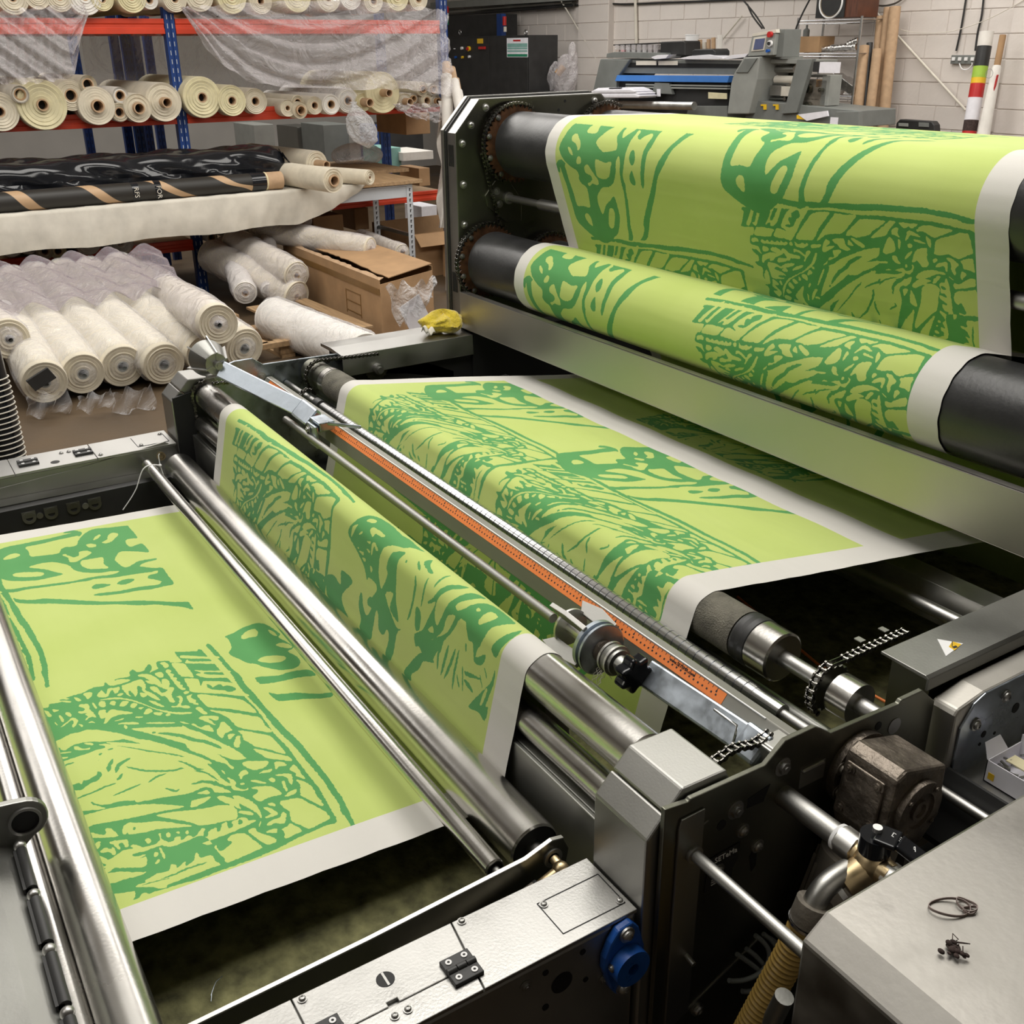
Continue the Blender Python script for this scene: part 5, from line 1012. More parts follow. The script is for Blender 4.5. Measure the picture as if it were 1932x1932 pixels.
# small white carton with screws in it, standing open in the tray
def carton(loc, sx, sy, sz, label, cat='box'):
    r_ = root('small_carton', loc, label, cat); x, y, z = loc; t = .0015
    q = MB(); q.box(x, x + sx, y, y + t, z, z + sz); q.box(x, x + sx, y + sy - t, y + sy, z, z + sz * 1.35); q.box(x, x + t, y, y + sy, z, z + sz); q.box(x + sx - t, x + sx, y, y + sy, z, z + sz); q.box(x, x + sx, y, y + sy, z, z + t); q.build('carton_walls', M['paper'], r_)
    q = MB(); q.add([(x, y, z + sz), (x, y + sy * .6, z + sz), (x - .012, y + sy * .5, z + sz + .022), (x - .012, y + .006, z + sz + .022)], [(0, 1, 2, 3)]); q.build('carton_flap', M['paper'], r_, solid=.001)
    q = MB()
    for i in range(26): px_, py_ = x + random.uniform(.006, sx - .01), y + random.uniform(.006, sy - .008); a = random.uniform(0, 3); q.beam((px_, py_, z + sz * .62 + random.uniform(0, .01)), (px_ + .016 * math.cos(a), py_ + .016 * math.sin(a), z + sz * .66), .003, .003)
    q.build('loose_clips', M['steel_dark'], r_, kind='stuff')
    q = MB(); q.box(x + .012, x + sx - .01, y + sy * .35, y + sy * .62, z + sz * .80, z + sz * .86); q.build('paper_slip', M['cloth_y'], r_)
    q = MB(); q.box(x + .006, x + .016, y - .0006, y, z + sz * .2, z + sz * .5); q.build('yellow_mark', M['yellowp'], r_)
    text('carton_text', 'VIS', M['red'], r_, (x - .0006, y + .030, z + sz * .2), (0, -1, 0), (0, 0, 1), .016); return r_
cp = at(1862, 1455, 'z', Z(-1.028)); carton((-.700, 1.285, Z(-1.029)), .10, .085, .038, 'small open white carton full of metal clips in the black tray')
carton((-.598, 1.215, Z(-1.1448)), .030, .15, .020, 'low flat white carton leaning beside the tray edge at the right border')

# ---------------------------------------------------------------- small things on the machine
yc = root('yellow_rag', (-2.985, 1.615, Z(-.862)), 'crumpled yellow microfibre cloth on the far steel rail cover', 'cloth')
q = MB(); c = Vector((-2.985, 1.612, Z(-.862)))
def ragf(u, v):
    t = u * 2 * math.pi; ph = v * math.pi; r_ = .066 * (1 + .13 * math.sin(3 * t + 1) * math.sin(ph) + .09 * math.sin(5 * t + 4 * ph) + .05 * math.sin(9 * ph + 2 * t)); z_ = math.cos(ph)
    return c + Vector((r_ * .72 * math.sin(ph) * math.cos(t), r_ * 1.12 * math.sin(ph) * math.sin(t), max(0.0, .034 + .036 * z_ * (1 + .25 * math.sin(2 * t)) - .012 * math.exp(-((math.sin(t) - .2) / .22) ** 2) * (z_ > 0))))
q.grid(ragf, 56, 28); q.build('rag_bulk', M['yellow'], yc)
q = MB(); q.grid(lambda u, v: c + Vector((.012 + .030 * v, -.088 + .035 * u, .0015 + .034 * math.sin(math.pi * (.15 + .7 * v)) * (1 - .3 * u) + .006 * math.sin(u * 9))), 14, 14); q.build('rag_edge', M['offwhite'], yc, solid=.002)
ty = MB(); k0 = at(302, 878, 'x', -2.80)
ty.tube(bez(k0, k0 + Vector((.0, -.05, .02)), at(268, 890, 'x', -2.80), at(258, 920, 'x', -2.80), 10) + bez(at(258, 920, 'x', -2.80), at(250, 938, 'x', -2.80), at(240, 950, 'x', -2.80), at(232, 962, 'x', -2.80), 6)[1:], .0017, 6)
ty.tube([k0, k0 + Vector((0, 0, .03)), at(301, 856, 'x', -2.80)], .0016, 6); ty.tube([k0, at(306, 890, 'x', -2.80), at(311, 903, 'x', -2.80)], .0016, 6); ty.ball(k0, .0045, 10, 8)
tyo = ty.build('cable_tie', M['pwhite'], None); tag(tyo, 'thin white cable tie looped at the far end of the guide rods', 'cable tie')
q = MB(); q.tube([at(398, 1890, 'z', Z(-1.2)), at(400, 1870, 'z', Z(-1.2)), at(408, 1852, 'z', Z(-1.195)), at(420, 1842, 'z', Z(-1.19))], .0008, 5); q.tube([at(405, 1858, 'z', Z(-1.198)), at(398, 1878, 'z', Z(-1.199))], .0007, 5); th_ = q.build('thread', M['zinc'], None); tag(th_, 'short pale blue thread on the olive blanket near the bottom edge', 'thread')
q = MB(); q.tube(bez(at(1600, 1250, 'z', Z(-1.25)), at(1660, 1225, 'z', Z(-1.25)), at(1690, 1225, 'z', Z(-1.25)), at(1705, 1182, 'z', Z(-1.25)), 16) + bez(at(1612, 1235, 'z', Z(-1.25)), at(1590, 1275, 'z', Z(-1.25)), at(1640, 1275, 'z', Z(-1.25)), at(1600, 1262, 'z', Z(-1.25)), 12), .0008, 5)
th2 = q.build('thread', M['belt'], None); tag(th2, 'loose grey thread curled on the dark area beside the sleeved roller', 'thread')
th2.data.materials[0] = M['steel_dark']

# ================================================================ the room (room axes)
def rm(): return MB(room=True)
def S(name, mb, m, **k): o = mb.build(name, M[m], None, **k); o['kind'] = 'structure'; return o
S('floor', rm().box(-17, 4.5, -6, 10.42, -.05, 0), 'floor'); S('ceiling', rm().box(-17, 4.5, -6, 10.42, 4.2, 4.25), 'ceil')
S('wall_left', rm().box(-17.1, -17, -6, 10.42, 0, 4.2), 'wallgrey'); S('wall_right', rm().box(4.5, 4.6, -6, 10.42, 0, 4.2), 'wallgrey'); S('wall_front', rm().box(-17, 4.5, -6.1, -6, 0, 4.2), 'wallgrey')
WY = 10.3; MZ = atr(1698, 67, 'y', WY).z
back = S('wall_back', rm().box(-17, 4.5, WY + .006, WY + .12, 0, 4.2), 'mortar')
bm = None
def blockmesh(w_, h, d=.010):
    me = bpy.data.meshes.new('block'); t = .004
    vs = [(-w_ / 2, 0, -h / 2), (w_ / 2, 0, -h / 2), (w_ / 2, 0, h / 2), (-w_ / 2, 0, h / 2), (-w_ / 2 + t, -d, -h / 2 + t), (w_ / 2 - t, -d, -h / 2 + t), (w_ / 2 - t, -d, h / 2 - t), (-w_ / 2 + t, -d, h / 2 - t)]
    vs = [tuple(r2w(v)) for v in vs]
    me.from_pydata(vs, [], [(4, 5, 6, 7), (0, 1, 5, 4), (1, 2, 6, 5), (2, 3, 7, 6), (3, 0, 4, 7)]); me.materials.append(M['white_wall']); return me
bme = blockmesh(.442, .217); bmh = blockmesh(.217, .217)
org = Vector(back['_org'])
for k in range(-6, 4):
    zc = MZ + (k + .5) * .225
    for i in range(25):
        x = -16.6 + i * .45 + (.225 if k % 2 else 0)
        if x > -5.6: continue
        o = bpy.data.objects.new('block', bme); COL.objects.link(o); o.parent = back; o.location = r2w((x, WY + .006 + random.uniform(0, .0025), zc)) - org
for n_, (pa, pb) in enumerate((((1906, 60), (2040, 60)), ((1091, 60), (1148, 60)))):
    xa, xb = atr(pa[0], pa[1], 'y', WY - .10).x, atr(pb[0], pb[1], 'y', WY - .10).x
    pil = S('trim_%d' % (n_ + 1), rm().box(xa, xb, WY - .10, WY + .004, 0, 2.95), 'mortar'); o2 = Vector(pil['_org'])
    pm = blockmesh(xb - xa - .008, .217)
    for k in range(-6, 4):
        o = bpy.data.objects.new('block', pm); COL.objects.link(o); o.parent = pil; o.location = r2w(((xa + xb) / 2, WY - .10, MZ + (k + .5) * .225)) - o2
def solo(mb, name, m, label, cat, group=None, **k):
    o = mb.build(name, M[m] if isinstance(m, str) else m, None, **k); tag(o, label, cat, group); return o
def pw(pts, y=WY): return [atr(px, py, 'y', y) for px, py in pts]
def catmull(p, k=6):
    o = []; p = [p[0]] + list(p) + [p[-1]]
    for i in range(1, len(p) - 2):
        for j in range(k): t = j / k; o.append(.5 * (2 * p[i] + (p[i + 1] - p[i - 1]) * t + (2 * p[i - 1] - 5 * p[i] + 4 * p[i + 1] - p[i + 2]) * t * t + (3 * p[i] - p[i - 1] - 3 * p[i + 1] + p[i + 2]) * t ** 3))
    return o + [p[-2]]
# pipes and trunking along the wall head
z0 = atr(1000, 10, 'y', WY - .08).z
solo(rm().box(-16.8, atr(1092, 8, 'y', WY - .1).x, WY - .12, WY - .01, z0 + .03, z0 + .13), 'cable_trunking', 'greylight', 'grey cable trunking along the top of the block wall', 'trunking')
solo(rm().cyl((-16.8, WY - .08, z0 - .03), (atr(1090, 14, 'y', WY).x, WY - .08, z0 + .0), .032, 16), 'service_pipe', 'steel_dark', 'dull grey pipe under the wall trunking above the black cabinets', 'pipe')
solo(rm().cyl((-16.8, WY - .10, z0 - .09), (atr(1090, 14, 'y', WY).x, WY - .10, z0 - .04), .016, 12), 'service_pipe', 'black', 'thin black pipe lowest of the wall head pipes', 'pipe')
solo(rm().tube(catmull(pw([(1085, 10), (1130, 6), (1180, 8), (1250, 5), (1330, 2), (1420, -2), (1560, -6)], WY - .03)), .012, 8), 'wall_cable', 'black', 'black cable clipped along the top of the wall', 'cable')
solo(rm().cyl(*[Vector((p.x, WY - .04, p.z)) for p in (atr(1203, -20, 'y', WY), atr(1207, 215, 'y', WY))], .022, 12), 'wall_conduit', 'offwhite', 'white vertical conduit on the wall left of the black box', 'pipe')
solo(rm().cyl(*pw([(1052, -10), (1131, 122)], WY - .10), .011, 10), 'wall_brace', 'offwhite', 'thin white diagonal brace running down behind the printer end', 'brace')
solo(rm().cyl(*pw([(1632, 0), (1822, 208)], WY - .06), .012, 10), 'wall_brace', 'offwhite', 'thin white diagonal brace between the cardboard tubes and poster tubes', 'brace')
solo(rm().cyl(*pw([(1400, 30), (1360, 78)], WY - .05), .010, 10), 'wall_brace', 'offwhite', 'short white diagonal brace above the printer bucket', 'brace')
solo(rm().tube(catmull(pw([(1628, 14), (1655, 38), (1700, 56), (1740, 62), (1790, 60), (1850, 42), (1900, 18), (1940, -5)], WY - .12)), .0035, 6), 'string', 'offwhite', 'thin sagging string across the right part of the wall', 'string')
solo(rm().tube(catmull(pw([(1634, -5), (1650, 8), (1668, 11), (1690, 6), (1708, -6)], WY - .05)), .010, 8), 'hoop', 'steel_dark', 'lower arc of a dark ring on the wall above the cardboard tubes', 'ring')
for p, l in (([(1823, -5), (1814, 50), (1804, 96)], 'black cable running down to the left socket'), ([(1856, -5), (1852, 30), (1845, 60), (1840, 96)], 'black cable running down to the right socket end')):
    o = solo(rm().tube(catmull(pw(p, WY - .03)), .010, 8), 'wall_cable', 'black', l, 'cable')
A, B = atr(1795, 104, 'y', WY - .04), atr(1842, 121, 'y', WY - .04)
so = root('double_socket', Vector((A.x, WY - .04, B.z)), 'grey four gang wall socket with white switches between two black cables', 'socket', room=True)
rm().box(A.x, B.x, WY - .04, WY, B.z, A.z).build('socket_box', M['greyplastic'], so, bevel=.004)
for i, u in enumerate((.12, .36, .60, .84)):
    x = A.x + (B.x - A.x) * u; q = rm(); q.box(x - .018, x + .018, WY - .055, WY - .04, B.z + .03, A.z - .02); q.build('switch' if i % 2 == 0 else 'plug', M['pwhite'], so, bevel=.003)
q = rm(); q.tube(catmull(pw([(1810, 120), (1815, 130), (1825, 131), (1833, 124), (1834, 118)], WY - .06)), .006, 6); q.build('white_flex', M['pwhite'], so)
# black control cabinets
def pbox(p0, p1, y0, y1, m, name='panel', parent=None, bev=.004, **k):
    """box whose front face spans measured corners p0 (top left) .. p1 (bottom right) on the plane y0"""
    a, b_ = atr(p0[0], p0[1], 'y', y0), atr(p1[0], p1[1], 'y', y0); q = rm(); q.box(min(a.x, b_.x), max(a.x, b_.x), y0, y1, min(a.z, b_.z), max(a.z, b_.z)); return q.build(name, M[m] if isinstance(m, str) else m, parent, bevel=bev, **k)
def pprism(pts, y0, y1, m, name, parent, bev=.003):
    q = rm(); q.prism([(p.x, p.z) for p in pw(pts, y0)], 'y', y0, y1); return q.build(name, M[m] if isinstance(m, str) else m, parent, bevel=bev)
CY = 9.2
cc = root('control_cabinet', atr(920, 200, 'y', CY), 'black steel control cabinet with buttons and a white instruction sheet', 'cabinet', room=True); cc['_org'] = tuple(cc.location)
a, b_ = atr(846, 66, 'y', CY), atr(998, 66, 'y', CY); q = rm(); q.box(a.x, b_.x, CY, CY + .5, 0, b_.z); q.build('cabinet_body', M['black'], cc, bevel=.006)
x1 = atr(924, 66, 'y', CY).x; q = rm(); q.box(a.x + .02, x1 - .006, CY - .015, CY, .3, b_.z - .02); q.build('cabinet_door', M['black'], cc, bevel=.004); q = rm(); q.box(x1 + .006, b_.x - .015, CY - .015, CY, .3, b_.z - .02); q.build('cabinet_door', M['black'], cc, bevel=.004)
for px, py, r, m_ in ((873, 91, .020, 'pwhite'), (886, 92, .034, 'yellowp'), (861, 108, .018, 'blue'), (874, 108, .018, 'yellowp'), (887, 107, .018, 'pwhite'), (859, 92, .006, 'pwhite')):
    p = atr(px, py, 'y', CY - .015); q = rm(); q.cyl(p, p + Vector((0, -.03, 0)), r, 16); bt = q.build('push_button', M[m_], cc)
    if r > .03: q = rm(); q.cyl(p + Vector((0, -.03, 0)), p + Vector((0, -.05, 0)), .022, 16); q.build('stop_button', M['red'], cc)
pbox((900, 73), (911, 82), CY - .02, CY - .015, 'yellowp', 'yellow_label', cc, .001); pbox((902, 88), (914, 93), CY - .04, CY - .015, 'red', 'main_switch', cc, .003)
sh = pbox((956, 72), (996, 108), CY - .019, CY - .015, 'paper', 'instruction_sheet', cc, .0)
for t0, t1, m_ in ((82, 89, 'teal'), (90, 93, 'teal'), (95, 98, 'teal'), (102, 107, 'green')): pbox((957, t0), (995, t1), CY - .0195, CY - .019, m_, 'sheet_band', sh, 0)
pbox((968, 75), (982, 78), CY - .0198, CY - .019, 'red', 'sheet_heading', sh, 0)
for px in (868, 992):
    p = atr(px, 61, 'y', CY + .2); q = rm(); q.tube([p + Vector((.03 * math.cos(t), 0, .03 * math.sin(t))) for t in [2 * math.pi * i / 14 for i in range(14)]], .008, 6, closed=True); q.build('lifting_eye', M['chrome'], cc)
q = rm(); a2 = atr(998, 172, 'y', CY); b2_ = atr(1018, 182, 'y', CY); q.box(a2.x, b2_.x, CY, CY + .3, .9, a2.z); q.build('side_box', M['black'], cc, bevel=.004)
q = rm(); a2, b2_ = atr(846, 31, 'y', 9.75), atr(940, 31, 'y', 9.75); q.box(a2.x, b2_.x, 9.72, 10.1, 0, a2.z); u = solo(q, 'rear_cabinet', 'black', 'taller black cabinet with a blue side strip behind the control cabinet', 'cabinet', bevel=.006)
q = rm(); q.box(b2_.x, atr(949, 31, 'y', 9.75).x, 9.72, 9.80, 0, a2.z); q.build('blue_strip', M['rackblue'], u)
st_ = root('signal_tower', atr(840, 64, 'y', 9.1), 'small red, white and green signal lamp stack left of the black cabinet', 'lamp', room=True)
for t0, t1, m_ in ((12, 24, 'red'), (25, 35, 'pwhite'), (36, 47, 'green'), (48, 66, 'black')):
    p0, p1 = atr(842, t0, 'y', 9.1), atr(842, t1, 'y', 9.1); q = rm(); q.cyl(Vector((p0.x, 9.1, p1.z)), Vector((p0.x, 9.1, p0.z)), .035, 16); q.build('lamp_ring', M[m_], st_)
p = atr(952, 48, 'y', 9.7); solo(rm().cyl(p, p + Vector((0, 0, .12)), .03, 14), 'beacon', 'red', 'small red beacon lamp right of the rear black cabinet', 'lamp')
p = atr(953, 60, 'y', 9.7); solo(rm().cyl(p, p + Vector((0, 0, .07)), .025, 12), 'lifting_ring', 'offwhite', 'small pale fitting below the red beacon lamp', 'fitting')
# bag of film by the wall
bg = root('film_bag', atr(1060, 175, 'y', 9.6), 'large crumpled clear film bag with a cardboard core against the wall', 'bag', room=True)
def bagf(cx, cz, rx, rz, ry, seed, y=9.6):
    c_ = atr(cx, cz, 'y', y); k = 6.6e-3
    def f(u, v):
        t = u * 2 * math.pi; ph = v * math.pi; n_ = 1 + .16 * math.sin(3 * t + seed + 4 * ph) + .08 * math.sin(7 * t + 9 * ph + seed)
        return c_ + Vector((rx * k * n_ * math.sin(ph) * math.cos(t), ry * n_ * math.sin(ph) * math.sin(t), rz * k * math.cos(ph) * (1 + .06 * math.sin(5 * t))))
    return f
for a_2, nm in (((1068, 145, 30, 42, .12, 1), 'bag_body'), ((1048, 150, 16, 34, .10, 3), 'bag_fold'), ((1080, 110, 10, 30, .06, 5), 'bag_neck')):
    q = rm(); q.grid(bagf(*a_2), 36, 20); q.build(nm, M['film2'], bg)
p = atr(1056, 133, 'y', 9.55); q = rm(); q.pipe(p + Vector((-.02, -.03, -.05)), p + Vector((.02, .05, .05)), .05, .035, 18); q.build('core_tube', M['card'], bg)

# ---------------------------------------------------------------- textile printer
PY = 8.9
pr_ = root('wide_printer', Vector((atr(1260, 150, 'y', PY).x, PY, 0)), 'grey wide format textile printer with a long blue strip', 'printer', room=True)
pprism([(1108, 215), (1117, 178), (1132, 113), (1134, 111), (1188, 112), (1163, 148), (1160, 215)], PY, PY + .6, 'greyplastic', 'end_housing', pr_, .01)
pprism([(1188, 112), (1404, 115), (1384, 141), (1166, 138)], PY + .05, PY + .5, 'greyplastic', 'lid', pr_, .004)
pprism([(1190, 118), (1396, 121), (1392, 128), (1184, 127)], PY + .04, PY + .06, 'darkgap', 'lid_window', pr_, .001)
pprism([(1200, 115), (1238, 115), (1238, 123), (1200, 123)], PY + .03, PY + .04, 'offwhite', 'window_patch', pr_, .001); pprism([(1242, 115), (1278, 115), (1278, 123), (1242, 123)], PY + .03, PY + .04, 'offwhite', 'window_patch', pr_, .001)  # two off-white patches in front of the lid window
bs = pprism([(1164, 142), (1376, 143), (1372, 156), (1160, 153)], PY - .02, PY + .05, 'printblue', 'front_strip', pr_, .004); lbl(bs, 'bright blue front strip')
pprism([(1160, 153), (1374, 156), (1372, 215), (1162, 215)], PY + .05, PY + .5, 'black', 'print_bed', pr_, .004)
for t0, t1 in ((158, 161), (163, 166)): pprism([(1180, t0), (1372, t0 + 3), (1372, t1 + 3), (1180, t1)], PY, PY + .05, 'greylight', 'guide_rail', pr_, .002)
pprism([(1235, 156), (1262, 157), (1268, 178), (1230, 176)], PY - .01, PY + .04, 'greyplastic', 'carriage', pr_, .004); pprism([(1239, 168), (1246, 168), (1246, 182), (1239, 182)], PY - .015, PY - .01, 'paper', 'tag', pr_, .0)
pprism([(1336, 174), (1371, 176), (1371, 187), (1336, 186)], PY - .01, PY, 'cloth_y', 'ruler_plate', pr_, .001)
q = rm(); p0, p1 = atr(1140, 197, 'y', PY - .12), atr(1310, 200, 'y', PY - .12); q.cyl(p0, p1, .045, 20); q.build('take_up_bar', M['alu'], pr_)
pprism([(1372, 215), (1379, 158), (1384, 140), (1403, 108), (1433, 107), (1428, 150), (1412, 215)], PY - .08, PY + .6, 'greylight', 'control_housing', pr_, .01)
pprism([(1388, 137), (1405, 111), (1428, 110), (1410, 137)], PY - .095, PY - .08, 'greyplastic', 'button_panel', pr_, .003)
pprism([(1300, 200), (1372, 200), (1372, 230), (1290, 230)], PY, PY + .4, 'greyplastic', 'leg_panel', pr_, .004); pprism([(1020, 205), (1300, 208), (1300, 230), (1020, 230)], PY + .1, PY + .4, 'plate', 'lower_beam', pr_, .004)
tr = root('ink_rack', atr(1200, 104, 'y', PY + .1), 'row of clear ink cartridges in a dark rack on the printer', 'rack', room=True)
pprism([(1144, 106), (1145, 101), (1160, 98), (1256, 100), (1256, 110), (1144, 109)], PY + .02, PY + .4, 'greyplastic', 'rack_base', tr, .004); pprism([(1157, 84), (1244, 80), (1244, 82), (1157, 86)], PY + .1, PY + .3, 'black', 'rack_top', tr, .001)
for i in range(8):
    x = 1160 + i * 10.4; m_ = ('card', 'red', 'greyplastic', 'greylight', 'greyplastic', 'greylight', 'sprocket', 'lint')[i]
    pprism([(x, 84), (x + 7.5, 84), (x + 7.5, 103), (x, 103)], PY + .1, PY + .28, 'film2', 'cartridge', tr, .003); pprism([(x + 1, 94), (x + 6.5, 94), (x + 6.5, 102), (x + 1, 102)], PY + .12, PY + .26, m_, 'ink', tr, .002)
def stand(name, pts, y0, y1, m, label, cat, bev=.004, group=None): o = pprism(pts, y0, y1, m, name, None, bev); tag(o, label, cat, group); return o
stand('black_case', [(1246, 79), (1290, 77), (1292, 79), (1292, 105), (1246, 105)], PY + .1, PY + .35, 'black', 'black box standing between the ink rack and the white bucket', 'box', .01)
stand('flat_case', [(1305, 96), (1310, 93), (1345, 92), (1349, 96), (1349, 105), (1305, 105)], PY + .02, PY + .25, 'black', 'low black case in front of the small roll cores', 'case', .01)
p = atr(1304, 105, 'y', PY + .4); q = rm(); q.lathe(p + Vector((0, 0, -.01)), (0, 0, 1), [(0, .001), (0, .065), (.22, .078), (.225, .082), (.235, .082), (.235, .001)], 28); solo(q, 'bucket', 'pwhite', 'white plastic bucket on top of the printer', 'bucket')
for i, (px, t, r, m_, l) in enumerate(((1321, 75, .024, 'cardpale', 'shortest brown core left in the row of cores on the printer'), (1329, 80, .026, 'offwhite', 'short white roll between the brown cores on the printer'), (1337, 74, .024, 'cardpale', 'brown core in the middle of the row on the printer'), (1346, 71, .025, 'cardpale', 'taller brown core beside the white cone roll'), (1357, 66, .032, 'cloth_w', 'tall white tapered roll at the right end of the cores'))):
    p0, p1 = atr(px, 104, 'y', PY + .45), atr(px + (2 if i == 4 else 0), t, 'y', PY + .45); q = rm(); q.pipe(p0, p1, r, r * .7, 16); solo(q, 'roll_core', m_, l, 'roll', 'small cores standing on the printer')
for pts, l in (([(1228, 108), (1240, 104), (1262, 103), (1256, 110), (1235, 112)], 'white rag lying on the printer edge below the black box'), ([(1282, 110), (1300, 106), (1335, 103), (1362, 108), (1365, 111), (1290, 112)], 'loose white papers on the printer top'), ([(1365, 110), (1380, 104), (1412, 101), (1405, 108), (1372, 112)], 'pale sheet at the right end of the printer top')):
    stand('loose_paper', pts, PY - .02, PY + .2, 'paper', l, 'paper', .002)
sk = None
for i, (xa, xb, t, y_) in enumerate(((1116, 1208, 178, 0), (1120, 1206, 173, .01), (1117, 1200, 169, .0), (1123, 1196, 166, .02))):
    o = stand('folded_cloth', [(xa, t + 7), (xa - 3, t + 4), (xa + 4, t), (xb - 12, t - 1), (xb, t + 3), (xb - 4, t + 7)], PY - .32 + y_, PY - .04, 'paper', ['lowest white folded cloth of the pile at the printer end', 'second lowest white folded cloth at the printer end', 'third white folded cloth from the bottom at the printer end', 'topmost white folded cloth with a dark print at the printer end'][i], 'cloth', .012, 'folded white cloths at the printer')
    if i == 3: pprism([(1150, 165.6), (1172, 165.2), (1170, 167), (1148, 167.2)], PY - .31, PY - .10, 'black', 'dark_print', o, 0)
# the machine with the touch screen
m2 = root('finishing_unit', Vector((atr(1490, 180, 'y', PY).x, PY, 0)), 'open grey finishing unit with rollers beside the printer', 'machine', room=True)
pprism([(1404, 240), (1410, 188), (1620, 209), (1620, 240)], PY + .02, PY + .6, 'greyplastic', 'base', m2, .006)
pprism([(1472, 215), (1480, 206), (1504, 112), (1533, 111), (1502, 213)], PY - .02, PY + .04, 'greyplastic', 'slanted_panel', m2, .004)
pprism([(1434, 111), (1532, 113), (1530, 121), (1434, 119)], PY + .1, PY + .5, 'greylight', 'top_beam', m2, .003); pprism([(1434, 119), (1500, 121), (1500, 205), (1420, 200)], PY + .40, PY + .44, 'plate', 'rear_plate', m2, .002)
for t, xa, xb, r, m_ in ((144, 1428, 1466, .014, 'chrome'), (157, 1456, 1492, .028, 'steel_dark'), (171, 1450, 1490, .03, 'steel'), (186, 1430, 1480, .02, 'steel_dark'), (150, 1464, 1500, .04, 'offwhite'), (130, 1462, 1500, .035, 'steel_dark')):
    q = rm(); q.cyl(atr(xa, t, 'y', PY + .2), atr(xb, t + .5, 'y', PY + .2), r, 16); q.build('roller', M[m_], m2)
for xa, xb, t0, t1, m_ in ((1453, 1472, 161, 181, 'steel'), (1474, 1490, 163, 182, 'offwhite'), (1434, 1443, 172, 186, 'steel_dark'), (1512, 1560, 140, 146, 'steel_dark'), (1540, 1550, 150, 165, 'card'), (1510, 1555, 150, 205, 'motor'), (1552, 1561, 142, 200, 'greylight'), (1500, 1545, 184, 190, 'steel_dark')):
    pbox((xa, t0), (xb, t1), PY + .12, PY + .3, m_, 'inner_part', m2, .004)
for px, t, r in ((1521, 167, .045), (1521, 200, .04), (1546, 170, .02)):
    q = rm(); p = atr(px, t, 'y', PY + .06); q.cyl(p, p + Vector((0, .05, 0)), r, 20); q.cyl(p - Vector((0, .01, 0)), p, r * .4, 12); q.build('pulley', M['plate'], m2)
for px in (1439, 1462):
    pprism([(px - 4, 197), (px + 5, 197), (px + 5, 207), (px + 1, 207), (px + 1, 200), (px - 4, 200)], PY - .0, PY + .02, 'yellowp', 'yellow_clip', m2, .001)
pprism([(1505, 216), (1560, 209), (1562, 219), (1522, 228)], PY - .03, PY - .01, 'paper', 'note', m2, .0); pprism([(1503, 217), (1522, 219), (1520, 226), (1503, 224)], PY - .025, PY - .01, 'yellowp', 'yellow_note', m2, .0)
pbox((1547, 117), (1582, 138), PY - .04, PY - .02, 'paper', 'sign_card', m2, 0); pbox((1535, 116), (1548, 136), PY - .03, PY, 'black', 'sign_clip', m2, .002)
pprism([(1577, 211), (1620, 210), (1621, 245), (1575, 245)], PY - .06, PY, 'greyplastic', 'side_bin', m2, .004); pbox((1567, 221), (1580, 236), PY - .065, PY - .06, 'paper', 'bin_label', m2, 0)
ts_ = root('touch_screen_unit', atr(1445, 107, 'y', PY - .05), 'grey tilted touch screen control box with red knob', 'control box', room=True)
pprism([(1411, 106), (1419, 68), (1422, 65), (1464, 55), (1481, 55), (1477, 108)], PY, PY + .25, 'greyplastic', 'box_body', ts_, .005)
pprism([(1411, 106), (1419, 68), (1464, 63), (1459, 104)], PY - .05, PY, 'greylight', 'front_panel', ts_, .004); pprism([(1420, 64), (1464, 55), (1465, 62), (1420, 69)], PY - .055, PY, 'offwhite', 'header', ts_, .002)
pprism([(1417, 97), (1422, 71), (1446, 68), (1441, 95)], PY - .06, PY - .05, 'offwhite', 'screen_frame', ts_, .002); pprism([(1421, 94), (1425, 74), (1443, 72), (1439, 92)], PY - .065, PY - .06, 'screen', 'screen', ts_, 0)
for px, py, r, m_ in ((1454, 82, .030, 'pwhite'), (1454, 82, .017, 'black'), (1455, 65, .028, 'red'), (1451, 96, .016, 'blue')):
    p = atr(px, py, 'y', PY - .06); q = rm(); q.cyl(p, p + Vector((0, -.02 - (.015 if m_ != 'pwhite' else 0), 0)), r, 16); q.build('knob', M[m_], ts_)
for p in ([(1410, 8), (1420, 30), (1438, 54)], [(1402, 0), (1425, 28), (1442, 54)], [(1530, -5), (1512, 30), (1500, 62), (1503, 95)]):
    o = solo(rm().tube(catmull(pw(p, PY + .5)), .009, 6), 'hanging_cable', 'black', {1410: 'left black cable hanging above the touch screen', 1402: 'right black cable hanging above the touch screen', 1530: 'curved dark cable beside the wire shelf post'}[p[0][0]], 'cable')
# wire shelf with speaker and foil
WSY = 9.75
ws = root('wire_shelf', Vector((atr(1565, 100, 'y', WSY).x, WSY, 0)), 'chrome wire shelving unit under the loudspeaker', 'shelf', room=True)
zt_ = atr(1560, 36, 'y', WSY).z; xl, xr = atr(1507, 36, 'y', WSY).x, atr(1626, 36, 'y', WSY).x
for x in (xl, xr):
    for y in (WSY, WSY + .42): q = rm(); q.cyl((x, y, 0), (x, y, zt_ + .02), .014, 12); q.build('post', M['chrome'], ws)
for t in (38, 101, 180):
    z = atr(1560, t, 'y', WSY).z; q = rm()
    for y in (WSY, WSY + .42): q.cyl((xl, y, z), (xr, y, z), .006, 8); q.cyl((xl, y, z - .03), (xr, y, z - .03), .005, 8)
    for x in (xl, xr): q.cyl((x, WSY, z), (x, WSY + .42, z), .006, 8)
    for i in range(30): x = xl + (xr - xl) * (i + .5) / 30; q.cyl((x, WSY, z), (x, WSY + .42, z), .0028, 5)
    q.build('wire_shelf_level', M['chrome'], ws, kind='stuff')
lp = root('loudspeaker', Vector((atr(1570, 34, 'y', WSY).x, WSY, zt_ + .02)), 'old brown loudspeaker with a round cone standing on the wire shelf', 'loudspeaker', room=True)
